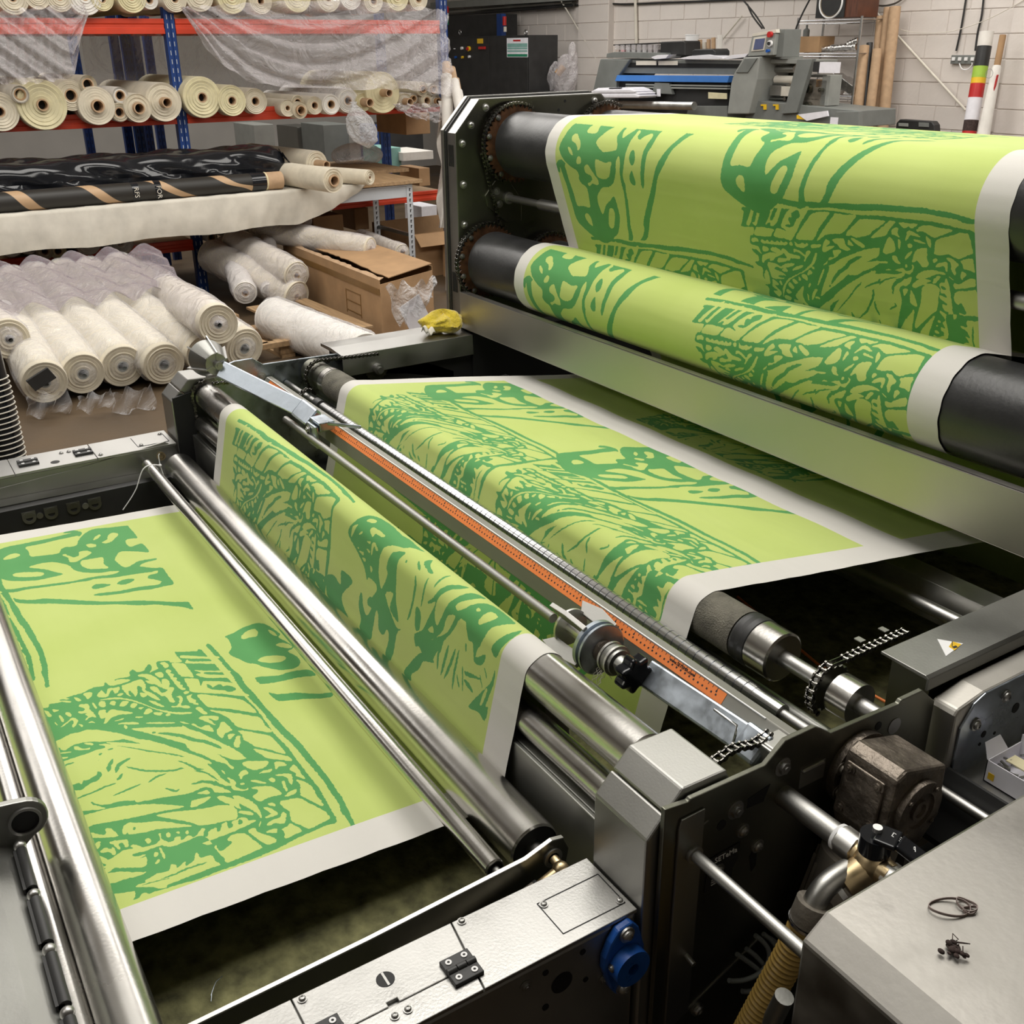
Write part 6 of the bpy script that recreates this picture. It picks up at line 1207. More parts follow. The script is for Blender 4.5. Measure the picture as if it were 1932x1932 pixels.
xa, xb, xc = atr(1539, 36, 'y', WSY).x, atr(1592, 36, 'y', WSY).x, atr(1628, 36, 'y', WSY + .3).x
q = rm(); q.box(xa, xb + .16, WSY + .005, WSY + .34, zt_ + .01, zt_ + .55); q.build('speaker_box', M['brownwood'], lp, bevel=.004); q = rm(); q.box(xa, xb, WSY - .012, WSY + .006, zt_ + .01, zt_ + .55); q.build('baffle', M['black'], lp, bevel=.003)
p = atr(1568, 5, 'y', WSY - .012); q = rm(); q.lathe(p, (0, -1, 0), [(0, .155), (.012, .15), (.012, .142), (0, .138)], 40); q.build('surround', M['pwhite'], lp); q = rm(); q.lathe(p, (0, -1, 0), [(.004, .138), (-.04, .05), (-.02, .001)], 36); q.build('cone', M['cone'], lp)
pbox((1508, 69), (1544, 99), WSY + .05, WSY + .3, 'card', 'storage_box', None, .004); o = bpy.data.objects[-1] if False else None
for ob in list(COL.objects):
    if ob.name.startswith('storage_box') and ob.parent is None and 'label' not in ob: tag(ob, 'pinkish clear storage box on the middle wire shelf', 'box')
def foilroll(name, p0, p1, r, label, y=WSY + .12):
    a, b_ = atr(*p0, 'y', y), atr(*p1, 'y', y); q = rm(); n_ = 24; pts = [a.lerp(b_, i / n_) for i in range(n_ + 1)]; q.tube(pts, [r * (1 + .25 * math.sin(i * 2.1) * math.cos(i * 5.3)) for i in range(n_ + 1)], 12); solo(q, name, 'foil', label, 'foil')
foilroll('foil_roll', (1520, 95), (1617, 88), .035, 'crumpled silver foil roll along the middle wire shelf'); foilroll('foil_end', (1600, 84), (1620, 76), .03, 'raised silver end of the foil on the wire shelf')
for i, (cx, cy_, l) in enumerate(((1572, 163, 'left fold of silver foil bags on the lower wire shelf'), (1590, 155, 'middle fold of silver foil bags on the lower wire shelf'), (1604, 162, 'right fold of silver foil bags on the lower wire shelf'))):
    c_ = atr(cx, cy_, 'y', WSY + .1); q = rm(); q.obox(c_, (.10, .0, -.05), (0, .08, 0), (.02, 0, .045)); solo(q, 'foil_bag', 'foil', l, 'foil', 'foil bags on the wire shelf', bevel=.01)
p = atr(1521, 66, 'y', WSY + .2); q = rm(); q.lathe(p, (0, 0, 1), [(-.03, .001), (-.03, .035), (.05, .035), (.07, .012), (.10, .012), (.10, .001)], 16); solo(q, 'spray_bottle', 'greyplastic', 'small grey bottle behind the storage box', 'bottle')
# leaning cardboard tubes
def leantube(name, ta, tb, ba, bb, y, m, label, hole=True, group='cardboard tubes leaning on the wall', core=None):
    """top edge px ta..tb, bottom edge px ba..bb"""
    a0, a1 = atr(*ta, 'y', y + .12), atr(*tb, 'y', y + .12); top = (a0 + a1) / 2; r = (a1 - a0).length / 2
    bb0, bb1 = atr(*ba, 'y', y), atr(*bb, 'y', y); bot = (bb0 + bb1) / 2; d = (bot - top).normalized(); k = (top.z - .01) / max(.01, -d.z); foot = top + d * k
    foot.y = min(foot.y, WY - .05); q = rm(); q.pipe(foot, top, r, r * .88, 22); return q, foot, top, r
for ta, tb, ba, bb, y, l in (((1680, 13), (1698, 13), (1657, 240), (1674, 240), 9.95, 'tallest and rightmost cardboard tube leaning on the wall'), ((1669, 14), (1681, 14), (1645, 240), (1656, 240), 9.98, 'tall slim cardboard tube left of the tallest one'),
                             ((1655, 31), (1668, 31), (1640, 200), (1652, 200), 10.0, 'cardboard tube behind the short one'), ((1648, 93), (1663, 93), (1631, 239), (1645, 239), 9.8, 'short cardboard tube in front of the tall tubes'), ((1623, 87), (1639, 87), (1611, 210), (1626, 210), 9.8, 'short cardboard tube left of the black tube')):
    q, *_ = leantube('t', ta, tb, ba, bb, y, None, l); solo(q, 'cardboard_tube', 'cardpale', l, 'tube', 'cardboard tubes leaning on the wall')
q, *_ = leantube('t', (1636, 82), (1646, 80), (1626, 235), (1634, 235), 9.85, None, ''); solo(q, 'black_tube', 'black', 'black tube between the two short cardboard tubes', 'tube')
q, ft, tp2, r = leantube('t', (1850, 60), (1874, 60), (1818, 250), (1840, 250), 9.85, None, '')
pt = root('poster_tube', ft, 'white tube with a colourful black, green and red print leaning on the wall', 'tube', room=True); q.build('tube_body', M['cloth_w'], pt)
for t0, t1, m_, off in ((.10, .24, 'black', -.25), (.24, .32, 'printlime', -.2), (.32, .36, 'yellowp', 0), (.36, .46, 'red', -.3), (.46, .62, 'paper', -.3), (.62, .70, 'lint', -.3), (.70, .78, 'red', -.1), (.80, .93, 'black', -.2)):
    if m_ == 'printlime': M['printlime'] = M.get('printlime') or mat('lime_ink', (.35, .55, .06), .5)
    q = rm(); d = (ft - tp2) * (.62); q.cyl(tp2 + d * t0, tp2 + d * t1, r * 1.02, 22, caps=False); q.build('print_band', M[m_], pt)
q, ft, tp2, r = leantube('t', (1885, 66), (1900, 66), (1841, 250), (1872, 250), 9.8, None, ''); r2_ = (atr(1872, 250, 'y', 9.8) - atr(1841, 250, 'y', 9.8)).length / 2
ct = root('wrapped_tube', ft, 'cream wrapped cloth tube with printed rings and a brown core, nearest the pilaster', 'tube', room=True); q = rm(); q.tube([ft, tp2.lerp(ft, .14), tp2.lerp(ft, .13)], [r2_ * 1.05, r * 1.0, r * .8], 22); q.build('cloth_wrap', M['cloth_w'], ct); q = rm(); q.pipe(tp2.lerp(ft, .2), tp2, r * .75, r * .6, 18); q.build('core_tube', M['card'], ct)
for t in (.22, .62):
    p = tp2.lerp(ft, t * .75) + Vector((-.01, -r2_ * 1.0, 0)); q = rm(); q.tube([p + Vector((.035 * math.cos(a), 0, .04 * math.sin(a))) for a in [2 * math.pi * i / 20 for i in range(20)]], .0022, 5, closed=True); q.build('printed_ring', M['greylight'], ct)
p = tp2.lerp(ft, .17) + Vector((.05, -r, 0)); q = rm(); q.beam(p, p + Vector((-.01, 0, -.14)), .02, .01); q.build('red_mark', M['red'], ct)
cr_ = root('folded_crate', atr(1727, 240, 'y', 9.9), 'dark folding crate standing by the wall right of the tubes', 'crate', room=True)
pprism([(1688, 250), (1691, 232), (1697, 225), (1758, 229), (1763, 236), (1764, 252)], 9.85, 9.95, 'black', 'crate_body', cr_, .01); pprism([(1695, 232), (1713, 233), (1713, 239), (1695, 238)], 9.84, 9.85, 'greylight', 'crate_slot', cr_, .002); pprism([(1733, 231), (1752, 232), (1752, 240), (1733, 239)], 9.84, 9.85, 'greyplastic', 'crate_slot', cr_, .002)
q = rm(); a, b_ = atr(1688, 250, 'y', 9.85), atr(1764, 252, 'y', 9.85); q.box(a.x + .02, b_.x - .02, 9.86, 9.94, 0, a.z); q.build('crate_base', M['black'], cr_)

# ================================================================ the rack, the table and the rolls (room axes)
RX, RXB = -9.0, -10.2
Y0, Y1, Y2 = .45, 3.02, 5.57
rk = root('pallet_rack', (RX, Y1, 0), 'tall blue and orange red warehouse rack full of cloth rolls', 'rack', room=True)
def post(x, y, z1=2.75, w_=.085):
    """perforated folded post"""
    q = rm(); q.box(x - .03, x + .03, y - w_ / 2, y - w_ / 2 + .004, 0, z1); q.box(x - .03, x + .03, y + w_ / 2 - .004, y + w_ / 2, 0, z1); q.box(x + .026, x + .03, y - w_ / 2, y - .008, 0, z1); q.box(x + .026, x + .03, y + .008, y + w_ / 2, 0, z1); q.box(x + .018, x + .022, y - .01, y + .01, 0, z1); o = q.build('post', M['rackblue'], rk)
    s = rm()
    for i in range(int(z1 / .065)):
        for sx in (-.019, .019): s.box(x + .0302, x + .0312, y + sx - .003, y + sx + .003, .03 + i * .065, .065 + i * .065)
    s.build('post_slots', M['darkgap'] if x < RX - .1 else M['whitegrey'], o, kind='stuff')
for x in (RX, RXB):
    for y in (Y0, Y1, Y2): post(x, y)
for p, x in (((218, 100), -10.35), ((258, 100), -10.5), ((281, 100), -10.75), ((146, 130), -11.0)): y = atr(p[0], p[1], 'x', x).y; post(x, y, 2.6, .075)
def beam_(x, ya, yb, z0, z1, nm='beam'):
    q = rm(); h = z1 - z0; pr = [(0, 0), (0, h * .32), (-.008, h * .38), (-.008, h * .62), (0, h * .68), (0, h), (-.045, h), (-.045, 0)]
    q.prism([(x + .034 + a, z0 + b_) for a, b_ in pr], 'y', ya, yb); q.build(nm, M['rackred'], rk, bevel=.002)
for x in (RX, RXB):
    for ya, yb in ((Y0, Y1), (Y1, Y2)):
        beam_(x, ya + .045, yb - .045, 2.070, 2.180); beam_(x, ya + .045, yb - .045, 1.400, 1.505)
    beam_(x, Y0 + .045, Y1 - .045, .385, .475); beam_(x, Y1 + .045, Y2 - .045, .600, .690)
for z, ya, yb in ((2.14, Y0, Y2), (1.465, Y0, Y2), (.435, Y0, Y1), (.65, Y1, Y2)):
    n_ = max(2, int((yb - ya) / .28)); w_ = (yb - ya) / n_
    for i in range(n_): q = rm(); q.box(RXB + .04, RX - .02, ya + i * w_ + .004, ya + (i + 1) * w_ - .004, z, z + .018); q.build('deck_board', M['ply'], rk)
# white backing film at the back of the upper bays
for pa, pb, l in (((150, 60), (318, 150), 'cloudy film hung at the back of the left upper rack bay'), ((325, 60), (830, 160), 'cloudy film hung at the back of the right upper rack bay')):
    a, b_ = atr(*pa, 'x', -10.05), atr(*pb, 'x', -10.05); q = rm(); q.grid(lambda u, v: Vector((-10.05 + .04 * math.sin(u * 23) * math.cos(v * 3), a.y + (b_.y - a.y) * u, 2.12 - .62 * v)), 60, 8); solo(q, 'backing_film', 'film2', l, 'film')
# ---- cloth rolls
ORD = ['first', 'second', 'third', 'fourth', 'fifth', 'sixth', 'seventh', 'eighth', 'ninth', 'tenth', 'eleventh', 'twelfth', 'thirteenth', 'fourteenth', 'fifteenth', 'sixteenth', 'seventeenth', 'eighteenth', 'nineteenth', 'twentieth']
def clothroll(c, axis, r, L, rc, m, label, group=None, stub=.0, wrap=None, core='cardpale', name='cloth_roll', n=36, seed=0):
    """c: centre of the near end; axis: unit vector pointing into the stack"""
    c, ax_ = Vector(c), Vector(axis).normalized(); rt = root(name, c, label, 'cloth roll', group, room=True)
    rnd = random.Random(seed); prof = [(0, rc)]; k = 5
    for i in range(1, k + 1): rr = rc + (r - rc) * i / k; prof += [(.0 + rnd.uniform(-.006, .004), rr - (r - rc) / k * .25), (.005, rr - (r - rc) / k * .1)]
    prof[-1] = (.006, r * .99); prof += [(.02, r), (L * .3, r * 1.005), (L * .6, r * .995), (L - .01, r), (L, r * .9), (L, rc)]
    q = rm(); q.lathe(c, ax_, prof, n); q.build('cloth_body', M[m], rt)
    q = rm(); q.pipe(c - ax_ * stub, c + ax_ * .08, rc, rc * .78, 20); co = q.build('core_tube', M[core], rt); q = rm(); q.cyl(c + ax_ * .07, c + ax_ * .075, rc * .8, 18); q.build('core_hole', M['darkgap'], co)
    if wrap:
        def f(u, v):
            t = u * 2 * math.pi; a = ax_.orthogonal().normalized(); b_ = ax_.cross(a); e = v
            rr = r * (1.085 + .05 * math.sin(3 * t + seed) * math.sin(v * 12 + seed) + .025 * math.sin(9 * t + 21 * v))
            if v < .04: rr *= v / .04 * .9 + .1
            return c - ax_ * (.035 - L * 1.0 * v) + rr * (a * math.cos(t) + b_ * math.sin(t))
        q = rm(); q.grid(f, 36, 40); q.build('film_wrap', M[wrap], rt)
    return rt
INX = Vector((-1, 0, 0))
mid = [(0, 211, 30, 9, 'cloth', 0), (80, 198, 39, 10, 'cloth_y', .02), (38, 178, 14, 10, 'offwhite', .0), (134, 180, 24, 11, 'cloth', 0), (166, 159, 14, 10, 'cloth', 0), (183, 200, 30, 11, 'cloth', .04), (227, 180, 13, 9, 'cloth_w', 0), (226, 212, 15, 9, 'cloth', 0), (260, 204, 23, 10, 'cloth', .05), (309, 193, 31, 9, 'cloth', .08), (382, 184, 33, 9, 'cloth_y', 0), (438, 190, 25, 8, 'cloth_y', 0), (482, 191, 21, 8, 'cloth', 0),
       (543, 204, 14, 5, 'cloth', 0), (566, 208, 14, 9, 'cloth', .03), (562, 193, 12, 7, 'cloth', 0), (594, 199, 15, 7, 'cloth', 0), (625, 197, 17, 8, 'cloth_w', 0), (657, 190, 20, 8, 'cloth_w', 0), (686, 193, 15, 8, 'cloth_y', .12), (722, 175, 34, 7, 'cloth_y', .12), (764, 192, 14, 7, 'cloth', .1), (797, 168, 12, 7, 'cloth', .02), (817, 169, 10, 7, 'cloth_w', .02), (779, 186, 9, 6, 'offwhite', .02), (806, 190, 12, 7, 'cloth', 0), (823, 191, 10, 6, 'offwhite', .04)]
LB = ['big pale roll cut by the left picture edge on the middle rack shelf', 'largest yellowish roll near the left end of the middle shelf', 'small white roll lying above the largest yellowish roll', 'medium roll behind and right of the largest yellowish roll', 'small roll lying on top above the medium roll', 'large roll with a torn core left of the two small stacked rolls', 'upper of two small stacked rolls with thin white walls', 'lower of two small stacked rolls', 'medium roll with a protruding core left of the blue post', 'large roll with a protruding core touching the blue post', 'large yellowish roll just right of the blue post', 'second yellowish roll right of the blue post', 'loose whitish roll left of the clover shaped core', 'thin roll with a small clover shaped core hole', 'thin roll with protruding brown core in the right bay', 'thin roll behind the protruding brown core', 'thin white roll right of the brown core roll', 'thin roll left of the bagged roll', 'bagged roll above the hanging clear bag', 'short roll with long brown core right of the bagged roll', 'largest roll in the right rack bay with a long core', 'thin film covered roll right of the largest roll', 'upper left core in the film covered cluster', 'upper right core in the film covered cluster', 'small grey core beside the film covered roll', 'lower middle core in the film covered cluster', 'rightmost core in the film covered cluster']
for i, (px, py, r, rc, m_, stb) in enumerate(mid):
    x = -8.86 + (i % 3) * .02; c = atr(px, py, 'x', x); k = (c - Vector((0, 0, CAMZ))).length / F_PX
    clothroll(c, INX + Vector((0, random.uniform(-.02, .03), 0)), r * k, 1.35, min(rc, r - 2) * k * .92, m_, LB[i], 'cloth rolls on the middle rack shelf', stb, 'film' if i in (18, 21) else None, seed=i, core='cardpale' if m_ != 'offwhite' else 'card')
top = [(24, -4, 24, 'cloth', 'leftmost roll on the top rack shelf'), (70, -8, 20, 'cloth', 'second roll from the left on the top rack shelf'), (112, -6, 22, 'cloth', 'roll under the left film on the top shelf'), (160, -6, 27, 'cloth_w', 'white roll left of the brown core roll on the top shelf'), (193, -2, 18, 'cloth_y', 'yellowish roll on the top shelf'), (248, -6, 24, 'cloth_y', 'large yellowish roll on the top shelf left of the blue post'), (282, 0, 14, 'cloth_w', 'small white roll next to the blue post top'), (330, -2, 20, 'cloth', 'roll right of the blue post top under the film'), (376, -8, 24, 'cloth', 'film covered roll on the top shelf above the big drape'), (437, -6, 26, 'cloth_y', 'yellowish film covered roll on the top shelf'), (492, 2, 20, 'cloth', 'film covered roll with a dark core on the top shelf'), (560, -8, 26, 'cloth_y', 'film covered roll on the top shelf above the right drape'), (620, -4, 22, 'cloth', 'film covered roll in the middle of the right top shelf'), (662, -6, 20, 'cloth_w', 'white film covered roll left of the small core on the top shelf'), (705, 2, 18, 'cloth', 'small film covered roll on the top shelf near the right'), (750, -6, 22, 'cloth_y', 'second last roll on the top rack shelf'), (790, -2, 18, 'cloth', 'last roll at the right end of the top rack shelf')]
for i, (px, py, r, m_, l) in enumerate(top):
    c = atr(px, py, 'x', -8.88); k = (c - Vector((0, 0, CAMZ))).length / F_PX; clothroll(c, INX, r * k, 1.3, 6 * k, m_, l, 'cloth rolls on the top rack shelf', 0, None, seed=40 + i, n=28)
low = [(127, 452, 11, 'cloth_w'), (90, 455, 12, 'cloth'), (166, 457, 22, 'cloth_w'), (110, 474, 14, 'cloth_y'), (85, 474, 14, 'cloth'), (20, 462, 20, 'cloth_w'), (52, 462, 16, 'cloth_w'), (228, 458, 21, 'cloth_w'), (400, 448, 10, 'cloth_w'), (448, 434, 10, 'cloth_w'), (449, 448, 8, 'offwhite'), (490, 431, 12, 'cloth_w'), (572, 416, 18, 'cloth_w')]
LL = ['small roll high on the lower shelf left', 'thin walled roll on the lower shelf left', 'large white roll on the lower shelf left of the posts', 'yellowish thin roll low on the lower shelf', 'thin roll beside the yellowish one on the lower shelf', 'leftmost bagged roll under the table cloth edge', 'bagged roll second from the left under the table cloth edge', 'bagged end of a roll between the blue posts', 'thin roll right of the blue posts on the lower shelf', 'upper thin roll of the pair right of the blue posts', 'lower thin roll of the pair right of the blue posts', 'roll end left of the bagged roll under the table', 'bagged roll under the middle of the table']
for i, (px, py, r, m_) in enumerate(low):
    c = atr(px, py, 'x', -8.93); k = (c - Vector((0, 0, CAMZ))).length / F_PX; clothroll(c, INX + Vector((0, 0, 0)), r * k, 1.2, min(7, r - 3) * k, m_, LL[i], 'cloth rolls on the lower rack shelf', 0, 'film2' if i in (5, 6, 7, 12) else None, seed=70 + i, n=28)
# ---- film drapes over the front
def drape(name, xa, xb, top_, bot, label, x=-8.72, nu=90, nv=26, amp=.035):
    px = [p[0] for p in bot]; pyb = [p[1] for p in bot]; pxt = [p[0] for p in top_]; pyt = [p[1] for p in top_]
    def f(u, v):
        X = xa + (xb - xa) * u; t, b_ = np.interp(X, pxt, pyt), np.interp(X, px, pyb); a, c = atr(X, t, 'x', x), atr(X + (b_ - t) * .06, b_, 'x', x); p = a.lerp(c, v)
        s1 = v * 1.0 + (2 * u - 1) ** 2 * .75 if nu > 60 and xa > 100 else v * .8 - u * .9; w_ = amp * (math.sin(s1 * 24) + .6 * math.sin(s1 * 55 + u * 6) + .35 * math.sin(u * 60 + v * 5)); return p + Vector((w_ * .8 + .05 * v, .0, .008 * math.sin(s1 * 40)))
    q = rm(); q.grid(f, nu, nv); return solo(q, name, 'film2', label, 'film drape')
drape('film_drape', -10, 160, [(-10, 22), (60, 14), (160, 8)], [(-10, 158), (60, 156), (110, 150), (128, 140), (160, 26)], 'clear crinkled film draped over the left part of the top shelf')
drape('film_drape', 342, 842, [(342, 14), (500, 4), (700, 0), (842, 20)], [(342, 20), (372, 78), (410, 125), (470, 158), (560, 166), (650, 168), (740, 168), (800, 172), (842, 190)], 'wide clear film draped in folds over the right rack bay')
drape('film_skirt', 742, 836, [(742, 196), (836, 196)], [(742, 204), (770, 222), (815, 230), (836, 225)], 'low film hanging below the cores at the rack end', nu=30, nv=8)
hb = root('hanging_bag', atr(690, 215, 'x', -8.6), 'clear knotted plastic bag hanging from the bagged roll', 'bag', room=True)
def hbf(u, v):
    t = u * 2 * math.pi; prof = np.interp(v, [0, .06, .14, .35, .65, .85, 1], [.035, .018, .05, .115, .135, .11, .01]); a, b_ = atr(666, 192, 'x', -8.6), atr(696, 279, 'x', -8.6); n_ = 1 + .12 * math.sin(3 * t + v * 5) + .06 * math.sin(8 * t + v * 11)
    return a.lerp(b_, v) + Vector((prof * .6 * n_ * math.sin(t), prof * n_ * math.cos(t), 0))
q = rm(); q.grid(hbf, 40, 36); q.build('bag_skin', M['bag'], hb)
# ---- table in front with cloth cover
TZ = .90; TX0, TX1 = -8.95, -8.22
tb_ = root('packing_table', (-8.6, 4.6, 0), 'long packing table with brown board top and light grey metal frame', 'table', room=True)
ye = atr(797, 337, 'x', TX1).y
q = rm(); q.box(TX0, TX1, .2, ye, TZ - .032, TZ); q.build('table_top', M['wood'], tb_, bevel=.003)
q = rm(); q.box(TX1 - .045, TX1 - .035, .2, ye - .14, TZ - .145, TZ - .04); q.box(TX1 - .045, TX1 - .020, .2, ye - .14, TZ - .048, TZ - .040); q.build('apron', M['whitegrey'], tb_, bevel=.002)
def tleg(x, y, nm='leg'):
    q = rm(); q.box(x - .03, x + .0, y - .002, y + .002, 0, TZ - .036); q.box(x - .004, x, y - .058, y + .002, 0, TZ - .036); o = q.build(nm, M['whitegrey'], tb_); s = rm()
    for i in range(18): s.box(x + .0002, x + .0012, y - .033, y - .024, .04 + i * .045, .065 + i * .045); s.box(x + .0002, x + .0012, y - .033, y - .018, .058 + i * .045, .065 + i * .045)
    s.build('leg_slots', M['black'], o, kind='stuff')
tleg(TX1 - .03, ye - .09); tleg(TX0 + .06, ye - .09); tleg(TX1 - .03, .3); tleg(TX0 + .06, .3)
q = rm(); q.beam((TX1 - .05, ye - .10, .42), (TX0 + .06, ye - .10, .42), .02, .03); q.build('side_rail', M['steel_dark'], tb_)
q = rm(); q.box(-10.15, TX0 - .14, 3.12, 5.2, TZ - .03, TZ); sb_ = q.build('inner_board', M['wood'], rk)
# cover sheet: flat on the board, folds over the front edge, ends in a slanting corner
yA, yB = .25, atr(560, 372, 'x', TX1).y; yC = atr(688, 350, 'x', TX1).y
def cov(u, v):
    y = yA + (yC - yA) * u; k = min(1, max(0, (y - yB) / (yC - yB))); drop = .265 * (1 - .0 * k) * (1 - k) ** .8 + .008; wv = .006 * math.sin(y * 23) + .004 * math.sin(y * 51 + v * 9); slope = .03 * math.sin(y * 2.1)
    if v < .5: t = v / .5; x = TX0 + .05 + (TX1 - TX0 - .05) * t; return Vector((x if k == 0 else x - .12 * k * (1 - t), y, TZ + .004 + .002 * math.sin(y * 31 + x * 27)))
    t = (v - .5) / .5; return Vector((TX1 + .006 + wv * t * (1 + k) + .014 * math.sin(t * 3), y + .03 * t * math.sin(y * 5), TZ + .003 - (drop + .01 * math.sin(y * 7)) * t))
q = rm(); q.grid(cov, 150, 24); solo(q, 'cover_sheet', 'sheet', 'stained off white dust sheet hanging over the front of the table', 'sheet')
st2 = bpy.data.objects[-1]
# black film bundle and striped tube, three rolls
bk = root('black_bundle', (-8.62, 2.2, TZ), 'long bundle wrapped in glossy black film on the table', 'bundle', room=True)
yl, yr = .9, atr(540, 330, 'x', -8.5).y
def bund(u, v):
    y = yl + (yr - yl) * u; t = v * 2 * math.pi; a, b_ = .19, .150; e = 1 - max(0, (u - .97) / .03) ** 2 * .35
    cr1 = .016 * math.sin(11 * y + 3 * t) * math.sin(2 * t + 1) + .016 * abs(math.sin(8 * y + 3 * math.sin(t * 2))); sq = (abs(math.cos(t)) ** 3 + abs(math.sin(t)) ** 3) ** (-1 / 3)
    return Vector((-8.64 + (a * sq * e + cr1) * math.cos(t), y + .02 * math.sin(3 * t), TZ + .166 + (b_ * sq * e + cr1 * .8) * math.sin(t)))
q = rm(); q.grid(bund, 160, 40); yv = [bund(1, i / 40) for i in range(40)]; q.add([Vector((-8.64, yr, TZ + .16))] + yv, [(0, 1 + (i + 1) % 40, 1 + i) for i in range(40)]); bb_ = q.build('film_bundle', M['blackgloss'], bk)
q = rm(); q.grid(lambda u, v: Vector((-8.50 + .09 * v + .01 * math.sin(u * 9), yr - .05 + .27 * u, TZ + .30 - .29 * u ** .8 - .03 * v + .01 * math.sin(v * 8 + u * 5))), 16, 10); q.build('film_tail', M['blackgloss'], bk)
sx_, sr2 = -8.325, .070; ys, ye2 = .7, atr(532, 336, 'x', -8.30).y
sp3 = root('striped_tube', (sx_, 2.2, TZ), 'long dark tube with diagonal tan stripes and black tape on the table front', 'tube', room=True)
def stripemat():
    m, nt, b = newmat('dark_paper_with_tan_stripes'); L = nt.links; tc = N(nt, 'TexCoord'); sp = N(nt, 'SeparateXYZ'); L.new(tc.outputs['Object'], sp.inputs[0])
    def mt(op, a, b_=None):
        n = N(nt, 'Math', operation=op)
        for i, x in enumerate((a, b_)):
            if x is None: continue
            if isinstance(x, (int, float)): n.inputs[i].default_value = x
            else: L.new(x, n.inputs[i])
        return n.outputs[0]
    ph = mt('ARCTAN2', sp.outputs[2], sp.outputs[0]); t = mt('FRACT', mt('ADD', mt('MULTIPLY', sp.outputs[1], 1.9), mt('MULTIPLY', ph, .16))); L.new(ramp(nt, t, [(0.0, (.022, .02, .017)), (.74, (.022, .02, .017)), (.75, (.50, .33, .19)), (.93, (.50, .33, .19)), (.94, (.022, .02, .017))]), b.inputs['Base Color']); b.inputs['Roughness'].default_value = .5; return m
M['stripe'] = stripemat()
sp3.location = r2w((sx_, 2.2, TZ + sr2)); sp3['_org'] = tuple(sp3.location)
q = rm(); q.cyl((sx_, ys, TZ + sr2 + .006), (sx_, ye2 - .17, TZ + sr2 + .006), sr2, 36); q.build('tube_wrap', M['stripe'], sp3)
q = rm(); q.cyl((sx_, ye2 - .18, TZ + sr2 + .006), (sx_, ye2, TZ + sr2 + .006), sr2 * .98, 36); q.build('bare_end', M['cardpale'], sp3)
for ya, wd in ((ye2 - .27, .12), (ye2 - 1.22, .05), (ye2 - 1.05, .05), (1.0, .1)): q = rm(); q.cyl((sx_, ya, TZ + sr2 + .006), (sx_, ya + wd, TZ + sr2 + .006), sr2 * 1.02, 36); q.build('tape_band', M['blackgloss'], sp3)
q = rm(); q.cyl((sx_, ye2 - .145, TZ + sr2 + .006), (sx_, ye2 - .135, TZ + sr2 + .006), sr2 * 1.02, 30); q.build('elastic_band', M['cloth_y'], sp3)
text('tape_text', 'RFS', M['offwhite'], sp3, (sx_ + sr2 * 1.05, ye2 - 1.21, TZ + .115), (0, 0, -1), (0, 1, 0), .05, .0004, room=True); text('tape_text', 'FOR', M['offwhite'], sp3, (sx_ + sr2 * 1.05, ye2 - 1.04, TZ + .115), (0, 0, -1), (0, 1, 0), .05, .0004, room=True)
for (px, py, r, rc, m_, stb, L_, l) in ((598, 309, 25, 8, 'cloth', .16, 1.2, 'thick cream roll with a scalloped end on the table'), (629, 341, 21, 10, 'cloth', .02, 1.25, 'cream roll lying nearest on the table with an open cardboard core'), (698, 335, 14, 3, 'cloth', .0, .95, 'thin cream roll with its end tied in pink at the table end')):
    k = 8.7 / F_PX; c = atr(px, py, 'z', TZ + r * k + .008); clothroll(c, Vector((-1, -.12 if r > 20 else -.35, 0)), r * k, L_, rc * k, m_, l, None, stb, None, seed=100 + r)

# ---- things seen between the posts at the back
def atb(px, py, x): return atr(px, py, 'x', x)
def rbox(p0, p1, x0, x1, m, name, label, cat, bev=.005):
    a, b_ = atb(p0[0], p0[1], x1), atb(p1[0], p1[1], x1); q = rm(); q.box(x0, x1, min(a.y, b_.y), max(a.y, b_.y), max(0, min(a.z, b_.z)), max(a.z, b_.z)); return solo(q, name, m, label, cat, bevel=bev)
rbox((609, 236), (662, 305), -12.2, -11.6, 'greyplastic', 'grey_cabinet', 'dark grey cabinet seen below the right rack bay', 'cabinet')
rbox((478, 236), (520, 280), -12.4, -11.8, 'greylight', 'grey_bin', 'grey bin seen between the rack beams left of the dark cabinet', 'bin')
rbox((560, 240), (604, 296), -12.8, -12.2, 'steel_dark', 'machine_part', 'jumbled metal machine parts seen through the rack', 'machine')
rbox((700, 236), (718, 300), -11.6, -11.3, 'rackblue', 'blue_locker', 'narrow blue locker behind the hanging bag', 'locker')
rbox((720, 236), (800, 300), -13.2, -12.6, 'black', 'dark_locker', 'black locker far behind the rack at the right', 'locker')
rbox((724, 280), (758, 318), -11.2, -10.7, 'teal', 'teal_box', 'pale teal box behind the table end', 'box'); rbox((760, 288), (818, 300), -11.2, -10.6, 'cloth_w', 'white_cloth_stack', 'white cloth stack with green edge behind the table', 'cloth')
rbox((765, 215), (812, 252), -10.0, -9.4, 'card', 'cardboard_box', 'cardboard box under the cores at the rack end', 'box')
rbox((790, 318), (812, 350), -10.0, -9.6, 'card', 'cardboard_box', 'small cardboard box right of the table corner', 'box'); rbox((668, 394), (697, 432), -10.0, -9.5, 'card', 'cardboard_box', 'cardboard box with black marks behind the table leg', 'box')
rbox((795, 390), (826, 440), -11.4, -11.0, 'paper', 'paper_stack', 'pale paper boxes behind the rack right end', 'box'); rbox((590, 410), (650, 450), -9.6, -9.0, 'card', 'cardboard_box', 'shadowed cardboard box under the table behind the rolls', 'box')
